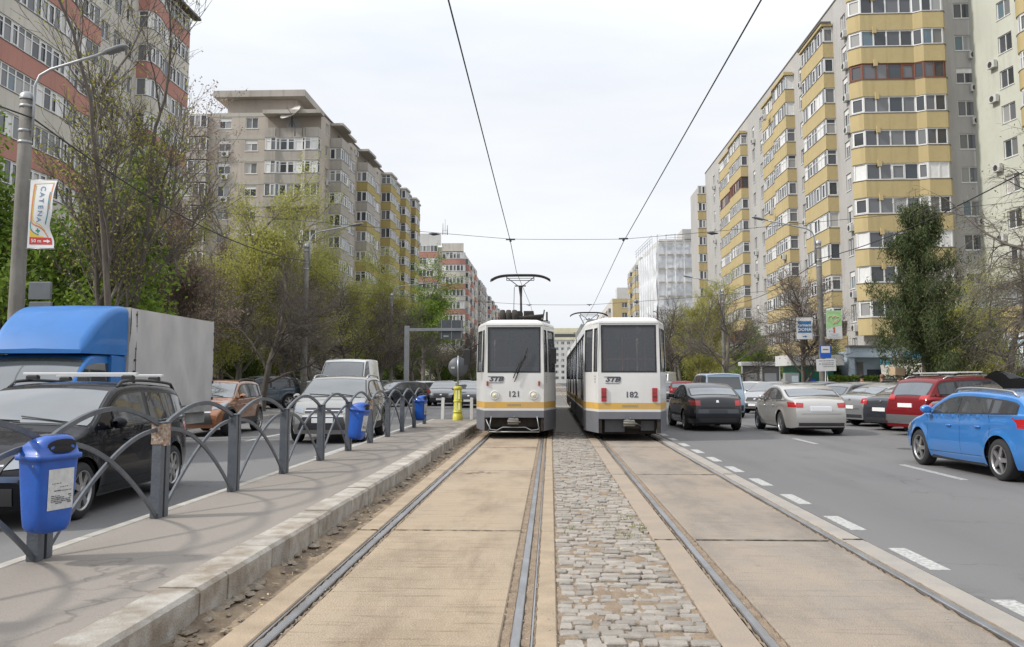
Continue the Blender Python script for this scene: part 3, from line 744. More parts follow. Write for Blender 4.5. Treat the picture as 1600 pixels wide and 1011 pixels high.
for si, (u, ln, m, _) in enumerate(segs):
    pls = [(0, 0), (0, 1.5), (ln * .45, 1.5), (ln * .5, 1.0), (ln, 1.0), (ln, 0)]
    stack(FS, pls, ZB, 1.2, 1.53, m, rr, u, variants=(0, 1, 2, 3), acp=.1, opens=(0,) if si < 2 else (), pmf=(lambda i, m=m, si=si: M_olive if si == 1 and i % 2 else m))
    roof_slab(FS, [(u + a, b) for a, b in pls], 32.7, .3, M_beigeB)
for z in ZB:
    for u in (2.2, 13.0, 14.8, 27.5): 
        FS.win(u, z + 1.3, 1.1, 1.3)
        if rr.random() < .25: FS.ac(u + .2, z + .5)
FS.wall(0, 57, 0, 33.2, M_beige); FS.box('parapet_cap', 0, 57, -.3, .1, 33.2, 33.4, M_dkcap)
block(LB, 'back_wall', [(-44.4, 103.6), (-27.85, 103.6), (-25.1, 159.5), (-44, 159.5)], 0, 33.0, M_beige)
# satellite dish on the top balcony
dish = thing('satellite_dish', 'large white satellite dish standing on the top corner balcony of the beige block', 'satellite dish', (-30.2, 101.6, 31.3))
g = MB(); g.lathe([(r * 1.35, .42 * (r * r)) for r in [i / 8 for i in range(9)]] + [(1.3, .43)], 30, T((0, 0, 1.2)) @ RY(-28) @ RX(38)); g.build('reflector', mat('dish_white', (.5, .48, .45), .7, var=.2), dish)
g = MB(); g.tube([(0, 0, -.2), (0, 0, 1.1)], .09, 8); g.tube([(0, 0, 1.2), (-.5, -.6, 2.0)], .03, 6); g.tube([(-.4, 0, -.2), (0, 0, .7)], .03, 5); g.tube([(.4, 0, -.2), (0, 0, .7)], .03, 5); g.build('stand', mat('dish_dark', (.05, .05, .05), .6), dish)
# ---- left: rounded pink and white block, grey slab, far pink one
LC = thing('apartment_building', 'white block with rounded corner and pink bands beyond the olive balconies', 'building', (-19, 195, 0))
Fc = Facade(LC, (-32, 195), 0); rr = random.Random(5); ZC = [26.7 - 2.75 * k for k in range(9)]
for i, z in enumerate(ZC):
    pm = M_pink if i % 2 == 0 else M_creamp
    Fc.put('balcony', balcony_meshes([(0, 0), (0, .5), (6.8, .5), (6.8, 0)], 1.2, 1.5, pm, i % 4), .6, z + 1.6)
    arc = [(0, 0), (0, .8), (3.2, .8)] + [(3.2 + 1.8 * math.sin(a), .8 - .8 * (1 - math.cos(a))) for a in (R(30), R(60), R(85))] + [(5.2, -.0)]
    Fc.put('balcony', balcony_meshes(arc, 1.2, 1.5, pm, (i + 1) % 4), 8.3, z)
Fc.wall(0, 13, 0, 30.6, M_cream); Fc.box('top_storey', 0, 8, .0, .4, 31.0, 33.6, M_white); Fc.box('top_storey', 8.3, 13, -.1, .6, 29.6, 31.4, M_cream)
Fs2 = Facade(LC, (-19, 195), 90)
for i, z in enumerate(ZC):
    for j, u in enumerate((4, 14, 23)): Fs2.put('balcony', balcony_meshes([(0, 0), (0, .8), (5, .8), (5, 0)], 1.2, 1.5, M_pink if (i + j) % 2 == 0 else M_creamp, (i + j) % 4), u, z - .8)
Fs2.wall(0, 32, 0, 29.6, M_cream); block(LC, 'back_wall', [(-32, 195.6), (-19.6, 195.6), (-19.6, 227), (-32, 227)], 0, 29.4, M_cream)
LD = thing('apartment_building', 'narrow bare grey block far down the left side of the avenue', 'building', (-19, 229, 0))
Fx = Facade(LD, (-27, 229), 0); Fx.wall(0, 8.2, 0, 28, M_beige); Fx = Facade(LD, (-18.8, 229), 90)
for i in range(9):
    for u in (3, 9, 15, 21): Fx.put('balcony', balcony_meshes([(0, 0), (0, .8), (3.4, .8), (3.4, 0)], 1.1, 1.5, M_beigeB, (i * 2 + u) % 4), u, 2.8 + i * 2.75)
Fx.wall(0, 29, 0, 28, M_beige)
LE = thing('apartment_building', 'long white block with small pink balconies at the far left end of the avenue', 'building', (-19, 262, 0))
Fx = Facade(LE, (-27, 262), 0); Fx.wall(0, 8.2, 0, 27, M_white); Fx = Facade(LE, (-18.8, 262), 90)
for i in range(9):
    for j in range(6): Fx.put('balcony', balcony_meshes([(0, 0), (0, .9), (6.5, .9), (6.5, 0)], 1.1, 1.5, M_pink if (i + j) % 2 else M_creamp, (i + j) % 4), 6 + j * 16, 2.4 + i * 2.7)
Fx.wall(0, 105, 0, 27, M_white)
# ---- roof mast on the white block
g = MB(); g.tube([(0, 0, 0), (0, 0, 3.6)], .06, 5); g.tube([(.5, 0, 0), (.5, 0, 2.2)], .12, 6); g.tube([(-.5, 0, 0), (-.5, 0, 2.6)], .1, 6); g.tube([(-.5, 0, 1), (.5, 0, 1)], .04, 5)
ant = g.build('antenna_mast', M_wgrey, None, T((-23.3, 196.5, 33.6))); tag(ant, 'cluster of grey antenna masts on the roof of the white block with pink bands', 'antenna')
# ---- ground floor shops and kiosks on the right
shop = thing('shop_building', 'pale blue flat roofed shop behind the parked cars and left of the conifer', 'shop', (16.4, 50, 0))
M_shopb = mat('shop_blue', (.40, .47, .54), .6, col2=(.33, .39, .45), vscale=1.2)
Fq = Facade(shop, (16.4, 50), 0)
Fq.box('wall', 0, 2.35, -6, 0, .1, 3.1, M_shopb); Fq.box('fascia', -.15, 2.4, -.1, .5, 2.75, 3.3, M_shopb); Fq.box('roof_edge', -.2, 2.45, -.15, .6, 3.31, 3.4, M_roofm)
Fq.box('side_wall', -.15, .1, .02, .45, .12, 2.74, M_shopb); Fq.box('doorway', .35, .7, .02, .06, .3, 2.5, M_frdark)
Fq.box('display_window', .9, 1.9, .02, .05, 1.1, 2.1, M_pane); Fq.box('stall_front', .9, 2.3, .56, .9, .2, 1.55, M_white); Fq.box('stall_window', 1.0, 1.9, .905, .93, .6, 1.45, M_frdark)
g = MB(); g.quad((1.6, -.03, 2.5), (4.2, -.03, 2.5), (3.9, -2.2, 1.75), (.9, -2.2, 1.75)); g.quad((.9, -2.2, 1.6), (3.9, -2.2, 1.6), (3.9, -2.2, 1.75), (.9, -2.2, 1.75)); g.build('awning', mat('awning_canvas', (.46, .43, .37), .8, var=.2, stretch=(9, 1, 1)), shop, Fq.M)
text('sign_lettering', 'Ital', .55, mat('sign_cyan', (.05, .35, .50), .6), shop, Fq.M @ T((1.75, -.53, 2.45)) @ RX(90), ext=.02)
sh2 = thing('shop_building', 'grey low shop with dark doorway behind the trunk of the conifer', 'shop', (18.9, 50, 0))
Fq = Facade(sh2, (18.9, 50), 0); Fq.box('wall', 0, 11, -5, 0, .1, 2.6, mat('shop_grey', (.28, .28, .29), .8, var=.15)); Fq.box('doorway', .75, 2.3, .02, .06, .2, 2.1, M_frdark)
Fq.box('door_post', .4, .7, .02, .12, .2, 2.2, M_white); Fq.box('poster', 2.35, 2.8, .02, .06, .6, 2.1, mat('poster_blue', (.08, .3, .5), .5)); Fq.box('door_bar', 1.5, 1.56, .065, .08, .2, 2.1, M_white)
Fq.box('sign_panel', .2, 4.2, .05, .25, 2.5, 3.3, mat('sign_grey', (.35, .38, .42), .6)); Fq.box('sign_stripe', .4, 2.8, .255, .3, 2.75, 3.05, mat('poster_blue', (.08, .3, .5), .5))
g = MB(); g.quad((3.0, -.06, 2.9), (10, -.06, 2.9), (10, -3, 2.2), (3.0, -3, 2.2)); g.build('awning', mat('tarp_grey', (.3, .31, .32), .8, var=.2), sh2, Fq.M)
kio = thing('kiosk', 'green and white newspaper kiosk standing between the shelters and the bus stop pole', 'kiosk', (13.0, 50, 0))
Fq = Facade(kio, (13.0, 50), 0)
Fq.box('body', .55, 2.5, -3, 0, .1, 2.3, mat('kiosk_green', (.02, .18, .10), .5, var=.2)); Fq.box('fascia', .15, 3.0, -3.2, .3, 2.32, 2.9, M_white); Fq.box('roof_rim', .1, 3.05, -3.25, .36, 2.852, 2.92, M_galvr) if False else None
Fq.box('vending_machine', -.25, .5, .0, .5, .12, 1.9, mat('machine_grey', (.3, .31, .32), .4)); Fq.box('machine_panel', .1, .45, .505, .52, .7, 1.75, mat('machine_blue', (.55, .65, .72), .4))
Fq.box('poster', 1.0, 1.55, .02, .04, .6, 1.6, mat('poster_deep_blue', (.03, .10, .42), .5)); Fq.box('counter', 1.75, 2.4, .01, .06, 1.0, 1.7, mat('counter_dark', (.03, .06, .045), .5))
for i, (x, y) in enumerate(((14.35, 62), (13.05, 62.0))):
    s = thing('tram_shelter', (('white framed shelter with dark panel, next to the green kiosk', 'white framed shelter with dark panel, the one behind the blue van')[i]), 'shelter', (x, y, 0), 0, 'white shelters by the kiosk'); s.scale = (.5, .6, .86)
    a = MB(); a.box(-.05, .12, -.1, .1, 0, 2.9); a.box(2.4, 2.55, -.1, .1, 0, 2.9); a.build('post', M_white, s)
    a = MB(); a.box(-.1, 2.6, -.3, 1.6, 2.9, 3.2, ch=.05); a.build('roof', M_white, s)
    a = MB(); a.box(.12, 2.4, 0, .06, .2, 2.89); a.build('dark_panel', M_frdark, s); a = MB(); a.box(.45, 2.05, -.03, -.005, .2, 2.3); a.build('grey_panel', mat('panel_grey', (.32, .33, .34), .5), s)
# low white building seen between the left trees
wb = thing('garage_building', 'small pale gabled outbuilding between the tree trunks behind the parked cars on the left', 'garage', (-20.3, 78, 0))
a = MB(); a.box(-2.4, 2.6, 0, 6, .1, 2.2); a.add([(-2.4, 0, 2.201), (2.6, 0, 2.201), (.1, 0, 3.9), (-2.4, 6, 2.201), (2.6, 6, 2.201), (.1, 6, 3.9)], [(0, 1, 2), (3, 5, 4), (0, 2, 5, 3), (1, 4, 5, 2)]); a.build('wall', M_wgrey, wb)
a = MB(); [a.lathe([(0, .1), (.16, .08), (.18, 0)], 10, T((x, -.02, 2.6)) @ RX(90)) for x in (-.5, .6)]; a.build('wall_lamp', M_white, wb)
# ------------------------------------------------------------------ fence, bins, posts
M_post = mat('fence_paint', (.085, .097, .115), .45, .3, col2=(.12, .13, .145), vscale=7, bump=.25, bscale=40)
M_rust = mat('rust_patch', (.20, .09, .04), .85, col2=(.42, .38, .33), vscale=26, bump=.8, bscale=50)
FX = -3.90; FS0 = 6.84; SP = 2.1; ZP = .19
def arc_pts(y0, y1, kind):
    """curved flat bars between two posts; s 0..1 along the bay"""
    P = []
    n = 14
    for i in range(n + 1):
        t = i / n
        if kind == 'rise': y = y0 + (y1 - y0) * t; z = .02 + .84 * math.sin(t * PI / 2) ** .92
        elif kind == 'fall': y = y0 + (y1 - y0) * t; z = .02 + .84 * math.sin((1 - t) * PI / 2) ** .92
        else: y = y0 + (y1 - y0) * t; z = .90 + .20 * math.sin(t * PI) ** .9
        P.append((FX, y, ZP + z))
    return P
fence = thing('post_fence', 'dark grey steel fence of twin posts and crossing arched bars along the platform edge', 'fence', (0, 0, 0))
pm = MB()
for s in (-1, 1): pm.box(-.045, .045, s * .062 - .042, s * .062 + .042, 0, .925, ch=.006)
pm.box(-.035, .02, -.02, .02, .04, .90); pm.box(-.05, .05, -.115, .115, .926, .935)
pme = pm.mesh('post', M_post)
hump = MB()
for k in range(-2, 12):
    y = FS0 + k * SP
    if k == 11: continue
    link('post', pme, fence, T((FX, y, ZP)) @ RZ(rr.uniform(-2, 2)) @ RX(rr.uniform(-.8, .8)))
    if k < 10:
        a, b = y + .1, y + SP - .1
        for kd in ('rise', 'fall', 'hump'):
            g = MB(); off = {'rise': -.012, 'fall': .012, 'hump': 0}[kd]
            P = arc_pts(a - (.04 if kd == 'hump' else 0), b + (.04 if kd == 'hump' else 0), kd); P = [(p[0] + off, p[1], p[2]) for p in P]
            g.tube(P, 1, 4, flat=(.011, .019) if kd != 'hump' else (.016, .02), smooth=False); g.build('arched_bar', M_post, fence)
for k in (1, 6):
    y = FS0 + k * SP; g = MB(); g.box(.046, .05, -.09 if k == 1 else -.05, .09 if k == 1 else .03, .70, .92); g.box(-.06, .06, -.1085, -.1045, .72, .925)
    o = g.build('rusty_plate', M_rust, fence, T((FX, y, ZP))); o['label'] = 'patch of rust and scraped paint on the post'
M_bin = mat('bin_blue', (.008, .085, .40), .42, col2=(.010, .06, .30), vscale=4, coat=.2, bump=.15, bscale=6)
M_black = mat('black_void', (.01, .01, .012), .8)
M_stick = mat('sticker_paper', (.52, .52, .50), .7, col2=(.40, .41, .41), vscale=20)
M_ink = mat('ink', (.07, .07, .09), .7)
def rrect(w, d, r, n=4):
    P = []
    for cx, cy, a0 in ((w / 2 - r, d / 2 - r, 0), (-w / 2 + r, d / 2 - r, 90), (-w / 2 + r, -d / 2 + r, 180), (w / 2 - r, -d / 2 + r, 270)):
        for i in range(n + 1): a = R(a0 + 90 * i / n); P.append((cx + r * math.cos(a), cy + r * math.sin(a)))
    return P
def make_bin(label, loc, rz, tilt, lean=0):
    """front (opening, sticker) faces +X: the platform side"""
    b = thing('litter_bin', label, 'litter bin', loc, rz, 'blue litter bins on the fence'); b.scale = (.88, .80, .90)
    A = RX(tilt) @ RY(lean)
    g = MB(); rows = []
    for z, w, d, r in ((0, .20, .24, .06), (.012, .26, .31, .09), (.05, .29, .35, .09), (.12, .30, .37, .09), (.35, .315, .395, .08), (.60, .33, .42, .07)):
        rows.append([(p[0], p[1], z) for p in rrect(w, d, r)])
    g.grid(rows, close=True); g.poly([p for p in rows[0]][::-1]); g.build('body', M_bin, b, A)
    g = MB(); rows = []
    for z, w, d, r, dx in ((.595, .36, .455, .07, 0), (.60, .375, .475, .075, 0), (.635, .375, .475, .075, 0), (.64, .34, .44, .08, .0), (.70, .325, .42, .1, .006), (.745, .27, .38, .11, .03), (.775, .19, .31, .09, .062), (.79, .10, .2, .05, .08)):
        rows.append([(p[0] + dx, p[1], z) for p in rrect(w, d, r)])
    g.grid(rows, close=True); g.poly(rows[-1]); lid = g.build('lid', M_bin, b, A)
    # the mouth: dark rounded opening set in the front of the lid
    g = MB(); P = [(.07 * math.cos(a), .145 * math.sin(a)) for a in [2 * PI * i / 24 for i in range(24)]]
    def mp(u, v, o): z = .652 + max(0, u + .03) * 1.0; return None
    rows = []
    for sx, so in ((1, .004), (.93, .006), (0, .0)):
        row = []
        for i in range(24):
            a = 2 * PI * i / 24; yy = .155 * math.cos(a) * sx; zz = .702 + (.062 if math.sin(a) > 0 else .052) * (abs(math.sin(a)) ** .75) * (1 if math.sin(a) > 0 else -1) * sx
            xx = .1745 - max(0, (zz - .745)) * .12 - (abs(yy) / .155) ** 4 * .022; row.append((xx + so, yy, zz))
        rows.append(row)
    g.grid(rows, close=True); g.build('mouth', M_black, b, A)
    g = MB(); rows = []
    for i in range(9):
        y = -.135 + .27 * i / 8; row = []
        for j in range(7):
            z = .19 + .33 * j / 6; w = .315 + (z - .35) * .06; d = .395; hx = w / 2; ex = max(0, abs(y) - (d / 2 - .08)); 
            row.append((hx - (.08 - math.sqrt(max(0, .08 ** 2 - ex ** 2))) + .004, y, z))
        rows.append(row)
    g.grid(rows); st = g.build('sticker', M_stick, b, A)
    g = MB()
    rs = random.Random(2)
    for j, z in enumerate((.50, .482, .466, .45, .434, .40, .37, .34, .30, .285, .27, .255, .24)):
        y = -.10
        while y < .10:
            l_ = rs.uniform(.012, .04)
            if rs.random() > .18: g.box(.0, .002, y, min(.11, y + l_), z, z + rs.uniform(.004, .009))
            y += l_ + .008
    link('print', g.mesh('print', M_ink), st, T((.162, 0, 0)) @ Matrix.Shear('XY', 4, (0, 0)))
    g = MB(); g.lathe([(0, .004), (.008, .003), (.01, 0)], 10, T((.05, -.207, .55)) @ RX(90)); g.build('rivet', M_rail, b, A)
    return b
make_bin('near blue litter bin with torn notice on its side, hanging on the closest fence posts', (FX + .145, FS0 - .18, ZP + .235), R(-22), 1)
make_bin('blue litter bin hanging in the middle of the fence in front of the grey car', (FX + .15, FS0 + 5 * SP - .04, ZP + .22), R(-12), -3, 7)
make_bin('farthest small blue litter bin near the end of the fence', (FX + .20, FS0 + 9 * SP - .04, ZP + .20), R(-12), 2)
# white and yellow posts at the end of the platform
for i, (x, lb) in enumerate(((-3.72, 'slim white post leaning at the platform end, the one farthest from the tram'), (-3.2, 'slim white post half hidden behind the yellow bollard'), (-2.72, 'slim white post at the platform end, between the yellow bollard and the tram'))):
    g = MB(); g.box(-.05, .05, -.04, .04, 0, .74, ch=.008); o = g.build('post', mat('post_white', (.66, .66, .65), .5, var=.1), None, T((x, 31.0, .186)) @ RY((1.5, -1, .5)[i])); tag(o, lb, 'post', 'white posts at the platform end')
yb = thing('bollard', 'yellow cylindrical bollard with ribs at the end of the platform', 'bollard', (-3.12, 30.3, .186))
g = MB(); g.lathe([(.17, 0), (.17, .18), (.15, .2), (.15, .26), (.165, .27), (.165, .30), (.14, .32), (.135, .6), (.15, .62), (.15, .66), (.13, .68), (.13, 1.02), (.15, 1.04), (.15, 1.10), (.12, 1.13), (0, 1.14)], 20); g.build('body', mat('bollard_yellow', (.55, .55, .05), .5, col2=(.42, .34, .05), vscale=5), yb)
g = MB(); [g.box(-.035 + x, .035 + x, -.139, -.128, .34, .59) for x in (-.05, .06)]; [g.box(-.03 + x, .03 + x, -.135, -.124, .7, 1.0) for x in (-.04, .05)]; g.build('reflective_strip', mat('strip', (.75, .75, .3), .3), yb)
rs_ = thing('round_sign', 'back of a round traffic sign on a thin pole above the yellow bollard', 'traffic sign', (-3.12, 30.32, 1.3))
g = MB(); g.tube([(0, 0, 0), (0, 0, 1.05)], .028, 8); g.build('pole', M_rail, rs_)
M_signback = mat('sign_back', (.12, .13, .14), .55, .3, var=.15)
g = MB(); g.lathe([(0, .012), (.33, .012), (.335, 0), (.33, -.012), (0, -.012)], 30, T((0, .05, .67)) @ RX(90)); g.build('disc', M_signback, rs_)
g = MB(); g.box(-.24, -.12, .030, .036, .62, .68); g.build('sticker', M_stick, rs_)

# ------------------------------------------------------------------ poles, lamps, wires
M_conc = mat('pole_concrete', (.20, .19, .172), .9, col2=(.125, .118, .105), vscale=2.5, bump=.5, bscale=25, stretch=(1, 1, .4))
M_galv = mat('galvanised', (.36, .37, .38), .45, .6, var=.2)
M_wire = mat('wire_black', (.02, .02, .02), .6)
M_insul = mat('insulator', (.03, .03, .035), .5)
def street_lamp(label, x, y, h, side, arm=2.6, rise=.85, r=.17, lean=0, kind='concrete'):
    s = thing('street_lamp', label, 'street lamp', (x, y, .0), 0, 'concrete lamp poles along the avenue')
    g = MB(); g.tube([(lean * t * h, 0, h * t) for t in (0, .25, .5, .75, 1)], [r, r * .93, r * .86, r * .8, r * .74], 14); g.build('pole', M_conc, s)
    tx = lean * h
    g = MB()
    for z in (.15, .8, 1.1, 3.2, 3.35): g.tube([(lean * (h - z), 0, h - z), (lean * (h - z - .07), 0, h - z - .07)], r * .82, 14)
    g.lathe([(r * .74 + .02, 0), (r * .74 + .02, .12), (r * .4, .2), (0, .22)], 12, T((tx, 0, h))); g.build('clamp', M_galv if kind == 'concrete' else M_galv, s)
    ox = tx + side * (r * .8 + .05); P = [(ox, -.05, h - 1.0), (ox, -.05, h - .2), (ox, -.05, h + .35), (ox + side * .12, -.05, h + .62), (ox + side * .4, -.05, h + .78)]
    for t in (.5, 1): P.append((ox + side * (.4 + (arm - .4) * t), -.05, h + .78 + (rise - .55) * t))
    g = MB(); g.tube(P, .035, 8); g.build('arm', M_galv, s)
    ex, ez = P[-1][0], P[-1][2]
    sl = math.atan2(P[-1][2] - P[-2][2], abs(P[-1][0] - P[-2][0]))
    g = MB(); rows = []
    for t, w, hh in ((-.15, .03, .03), (0, .06, .035), (.15, .13, .05), (.4, .155, .055), (.62, .14, .045), (.68, .07, .02)):
        rows.append([(t, w * a, hh * b) for a, b in ((-1, 0), (-1, .6), (-.6, 1), (.6, 1), (1, .6), (1, 0), (.8, -.6), (-.8, -.6))])
    g.grid(rows, close=True, smooth=False); g.poly(rows[-1]); g.poly(rows[0][::-1])
    M = T((ex, -.05, ez)) @ Matrix.Rotation(-sl * side, 4, 'Y') @ (RZ(180) if side < 0 else Matrix())
    hd = g.build('lamp_head', M_galv, s, M)
    g = MB(); g.box(.12, .55, -.11, .11, -.05, -.04); g.build('lens', mat('lamp_lens', (.16, .16, .17), .25), hd)
    return s
street_lamp('near concrete lamp pole with pharmacy banner at the far left of the picture', -13.45, 22, 8.75, 1, 1.75, .95, .21, -.004)
street_lamp('concrete lamp pole on the left kerb in front of the parked dark car', -12.45, 45, 8.3, 1, 2.05, .85, .17)
street_lamp('left concrete lamp pole rising behind the white van', -12.85, 72, 8.3, 1, 2.1, .7, .16)
street_lamp('left lamp pole standing behind the road sign gantry', -13.4, 100, 8.1, 1, 2.3, .6, .15)
street_lamp('right concrete pole carrying the green banner and bus stop plates', 13.42, 45, 8.3, -1, 2.4, 1.0, .18)
street_lamp('right concrete lamp pole behind the dark bare tree and the shelters', 13.5, 70.5, 8.4, -1, 2.2, .9, .17)
street_lamp('thin right lamp pole farther away beside the yellow-green tree', 13.8, 100, 7.8, -1, 1.6, .9, .13)
def wire(name, pts, r, label, cat='cable', n=5, group=None):
    g = MB(); g.tube(pts, r, n); o = g.build(name, M_wire); tag(o, label, cat, group); return o
def sag(a, b, s, n=16):
    a, b = Vector(a), Vector(b); return [tuple(a.lerp(b, i / n) - Vector((0, 0, 4 * s * (i / n) * (1 - i / n)))) for i in range(n + 1)]
zw = [(-3, 5.25), (8.4, 5.22), (23, 5.10), (33, 5.0), (43, 5.05), (63, 5.1), (103, 5.1), (200, 5.1)]
wire('contact_wire', [(-.98, -6, 5.25), (-.98, 8.4, 5.24), (-1.02, 23, 5.11), (-1.08, 28.7, 5.0), (-.92, 43, 5.05), (-1.0, 63, 5.1), (-.9, 120, 5.1), (-.95, 220, 5.1)], .009, 'overhead contact wire above the left tram', 'contact wire')
wire('contact_wire', [(2.1, -6, 5.22), (2.05, 8.4, 5.2), (1.9, 23, 5.09), (2.05, 43, 5.05), (2.0, 63, 5.1), (2.1, 120, 5.1), (2.05, 220, 5.1)], .009, 'overhead contact wire above the right tram', 'contact wire')
def span(Y, zl, zr, xl, xr, lab, near):
    g = MB(); P = sag((xl, Y - .8, zl), (-1.02, Y, 5.18), .05) + sag((-1.02, Y, 5.18), (1.9, Y, 5.16), .01)[1:] + sag((1.9, Y, 5.16), (xr, Y - .8, zr), .05)[1:]
    s = thing('span_wire', lab, 'span wire', (0, 0, 0)); g.tube(P, .006 if near else .009, 5); g.build('wire', M_wire, s)
    for x in (-1.02, 1.9):
        g = MB(); g.tube([(x - .12, Y, 5.17), (x + .12, Y, 5.17)], .022, 8); g.tube([(x, Y, 5.19), (x, Y, 5.11)], .03, 8); g.build('wire_clamp', M_insul, s)
    for x, z in ((-2.95, 5.3), (4.2, 5.27)):
        g = MB(); g.tube([(x - .18, Y - .15, z + .01), (x - .06, Y - .15, z), (x + .1, Y - .15, z - .005)], [.012, .045, .012], 8); g.build('insulator', M_insul, s)
    return s
span(23, 6.35, 6.1, -13.3, 13.4, 'nearer span wire crossing above the street and carrying both contact wires', True)
span(43.5, 6.0, 6.0, -12.4, 13.3, 'farther span wire seen low above the tram roofs', False)
span(70, 6.0, 6.0, -12.8, 13.4, 'farthest span wire just visible behind the pantographs', False)
wire('pole_cable', sag((-13.3, 22, 8.25), (-12.45, 45, 7.6), .75), .022, 'thick black cable sagging between the first and second left lamp poles')
wire('pole_cable', sag((-13.3, 22, 8.25), (-14.5, -2, 8.6), .5), .022, 'thick black cable leaving the near left pole out of the frame')
wire('pole_cable', sag((-12.45, 45, 7.5), (-12.85, 72, 7.6), .7), .018, 'black cable sagging from the second left lamp pole to the third')
wire('pole_cable', sag((-12.85, 72, 7.5), (-13.4, 100, 7.4), .6), .02, 'black cable sagging between the third and fourth left lamp poles')
wire('pole_cable', sag((13.42, 45, 7.55), (13.6, 20, 7.9), .5), .02, 'black cable from the right bus stop pole rising out of the frame')
wire('pole_cable', sag((13.42, 45, 7.5), (13.5, 70.5, 7.4), .6), .02, 'black cable sagging between the two nearer right lamp poles')
wire('pole_cable', sag((13.4, 45, 6.9), (24.0, 74, 9.5), .3), .012, 'thin cable from the right pole to the yellow balconies')
# banner on the near pole
ban = thing('banner', 'white pharmacy banner with curling orange border hanging on the near left pole', 'banner', (-13.2, 21.9, 0))
def bz(u, v): return (.0 + u, -.03 + .05 * math.sin(v * 5 + u * 2), v)       # wavy sheet
def bsheet(u0, u1, v0, v1, off, n=6, m=24, bend=.16):
    rows = []
    for i in range(n + 1):
        rows.append([bpt(u0 + (u1 - u0) * i / n, v0 + (v1 - v0) * j / m, off) for j in range(m + 1)])
    return rows
def bpt(u, v, off):    # u 0..0.68, v 0..1.72: the free edge swings with the wind
    k = u / .62; return (u + k * (-.13 * math.exp(-((v - .55) / .28) ** 2) + .05 * (v > 1.1) * (v - 1.1)), -.02 - off + .10 * k * math.sin(v * 3.4 + .6), v + 4.86 - k * .02 * math.sin(v * 3))
g = MB(); g.grid(bsheet(0, .66, 0, 1.74, 0)); clt = g.build('cloth', mat('banner_white', (.62, .63, .63), .7, var=.08), ban)
def bline(pts, w, m, off=.006, name='border'):
    g = MB(); rows = []
    for i, (u, v) in enumerate(pts):
        a = Vector(pts[max(0, i - 1)]); b = Vector(pts[min(len(pts) - 1, i + 1)]); t = (b - a).normalized(); nn = Vector((-t.y, t.x)) * w / 2
        rows.append([bpt(u + nn.x, v + nn.y, off), bpt(u - nn.x, v - nn.y, off)])
    g.grid(rows); return g.build(name, m, clt)
def curve(P, n=12):
    O = []
    for i in range(len(P) - 1):
        p0, p1, p2, p3 = (Vector(P[max(0, i - 1)]), Vector(P[i]), Vector(P[i + 1]), Vector(P[min(len(P) - 1, i + 2)]))
        for k in range(n):
            t = k / n; O.append(tuple(.5 * ((2 * p1) + (p2 - p0) * t + (2 * p0 - 5 * p1 + 4 * p2 - p3) * t * t + (3 * p1 - p0 - 3 * p2 + p3) * t ** 3)))
    return O + [P[-1]]
orange = mat('banner_orange', (.55, .20, .07), .6); gold = mat('banner_gold', (.62, .42, .06), .6); tealm = mat('banner_teal', (.03, .22, .26), .6); redm = mat('banner_red', (.45, .03, .03), .6); grnm = mat('banner_green', (.02, .22, .12), .6)
bline([(.04, .09), (.62, .09)], .0, orange)
g = MB(); g.grid(bsheet(.05, .61, .09, .28, .005)); g.build('red_field', redm, clt)
bline([(.05, .285), (.55, .285)], .012, gold); bline(curve([(.055, .31), (.2, .30), (.42, .30)]), .03, gold)
bline(curve([(.12, 1.63), (.09, 1.2), (.075, .75), (.14, .62), (.34, .55), (.47, .45), (.53, .30)]), .035, orange); bline(curve([(.155, 1.60), (.125, 1.2), (.11, .80), (.17, .67), (.36, .60), (.51, .46)]), .022, gold)
bline(curve([(.075, .72), (.07, .55), (.14, .42), (.3, .34)]), .03, tealm)
g = MB(); g.add([bpt(.06, .50, .004), bpt(.06, .30, .004), bpt(.30, .30, .004)], [(0, 1, 2)]); g.build('yellow_corner', gold, clt)
bline([(.12, 1.64), (.62, 1.64)], .02, gold); bline(curve([(.60, 1.62), (.59, 1.3), (.56, .98)]), .03, orange); bline(curve([(.565, 1.4), (.545, 1.1), (.535, .8), (.53, .62)]), .03, tealm)
def btext(s, u, v, size, m, rot, xs=1):
    o = text('lettering', s, size, m, clt, Matrix(), ext=.0, bold=.002, xs=xs)
    me = o.data; c, sn = math.cos(R(rot)), math.sin(R(rot))
    for q in me.vertices: x, y = q.co.x, q.co.y; q.co = bpt(u + x * c - y * sn, v + x * sn + y * c, .009)
teal2 = mat('banner_blue', (.10, .20, .33), .6)
for i, ch_ in enumerate('CATENA'): btext(ch_, .345 - .008 * i, 1.50 - .155 * i, .19, teal2, 90 if False else -90, 1)
btext('50 m', .22, .185, .125, mat('post_white', (.66, .66, .65), .5), 0)
g = MB(); g.poly([bpt(*p, .009) for p in ((.40, .165), (.49, .165), (.49, .135), (.575, .185), (.49, .235), (.49, .205), (.40, .205))]); g.build('arrow', MATS['post_white'], clt)
g = MB(); g.poly([bpt(*p, .008) for p in ((.27, .39), (.31, .39), (.31, .43), (.35, .43), (.35, .47), (.31, .47), (.31, .51), (.27, .51), (.27, .47), (.23, .47), (.23, .43), (.27, .43))]); g.build('cross', grnm, clt)
g = MB(); g.tube([(-.05, 0, 4.85), (.7, 0, 4.83)], .012, 6); g.tube([(-.05, 0, 6.61), (.72, 0, 6.6)], .012, 6); g.build('bracket', M_galv, ban)
# grey boxes on the near pole
for i, z in enumerate((3.55, 3.05, 2.6)):
    g = MB(); g.box(0, .55, -.05, .04, 0, .44, ch=.02); o = g.build('sign_plate', M_signback, None, T((-13.05 + .03 * i, 21.85, z))); tag(o, 'dark grey plate on the near left pole, %s' % ('topmost of three', 'middle one with a small sticker', 'lowest one just above the truck')[i], 'sign')
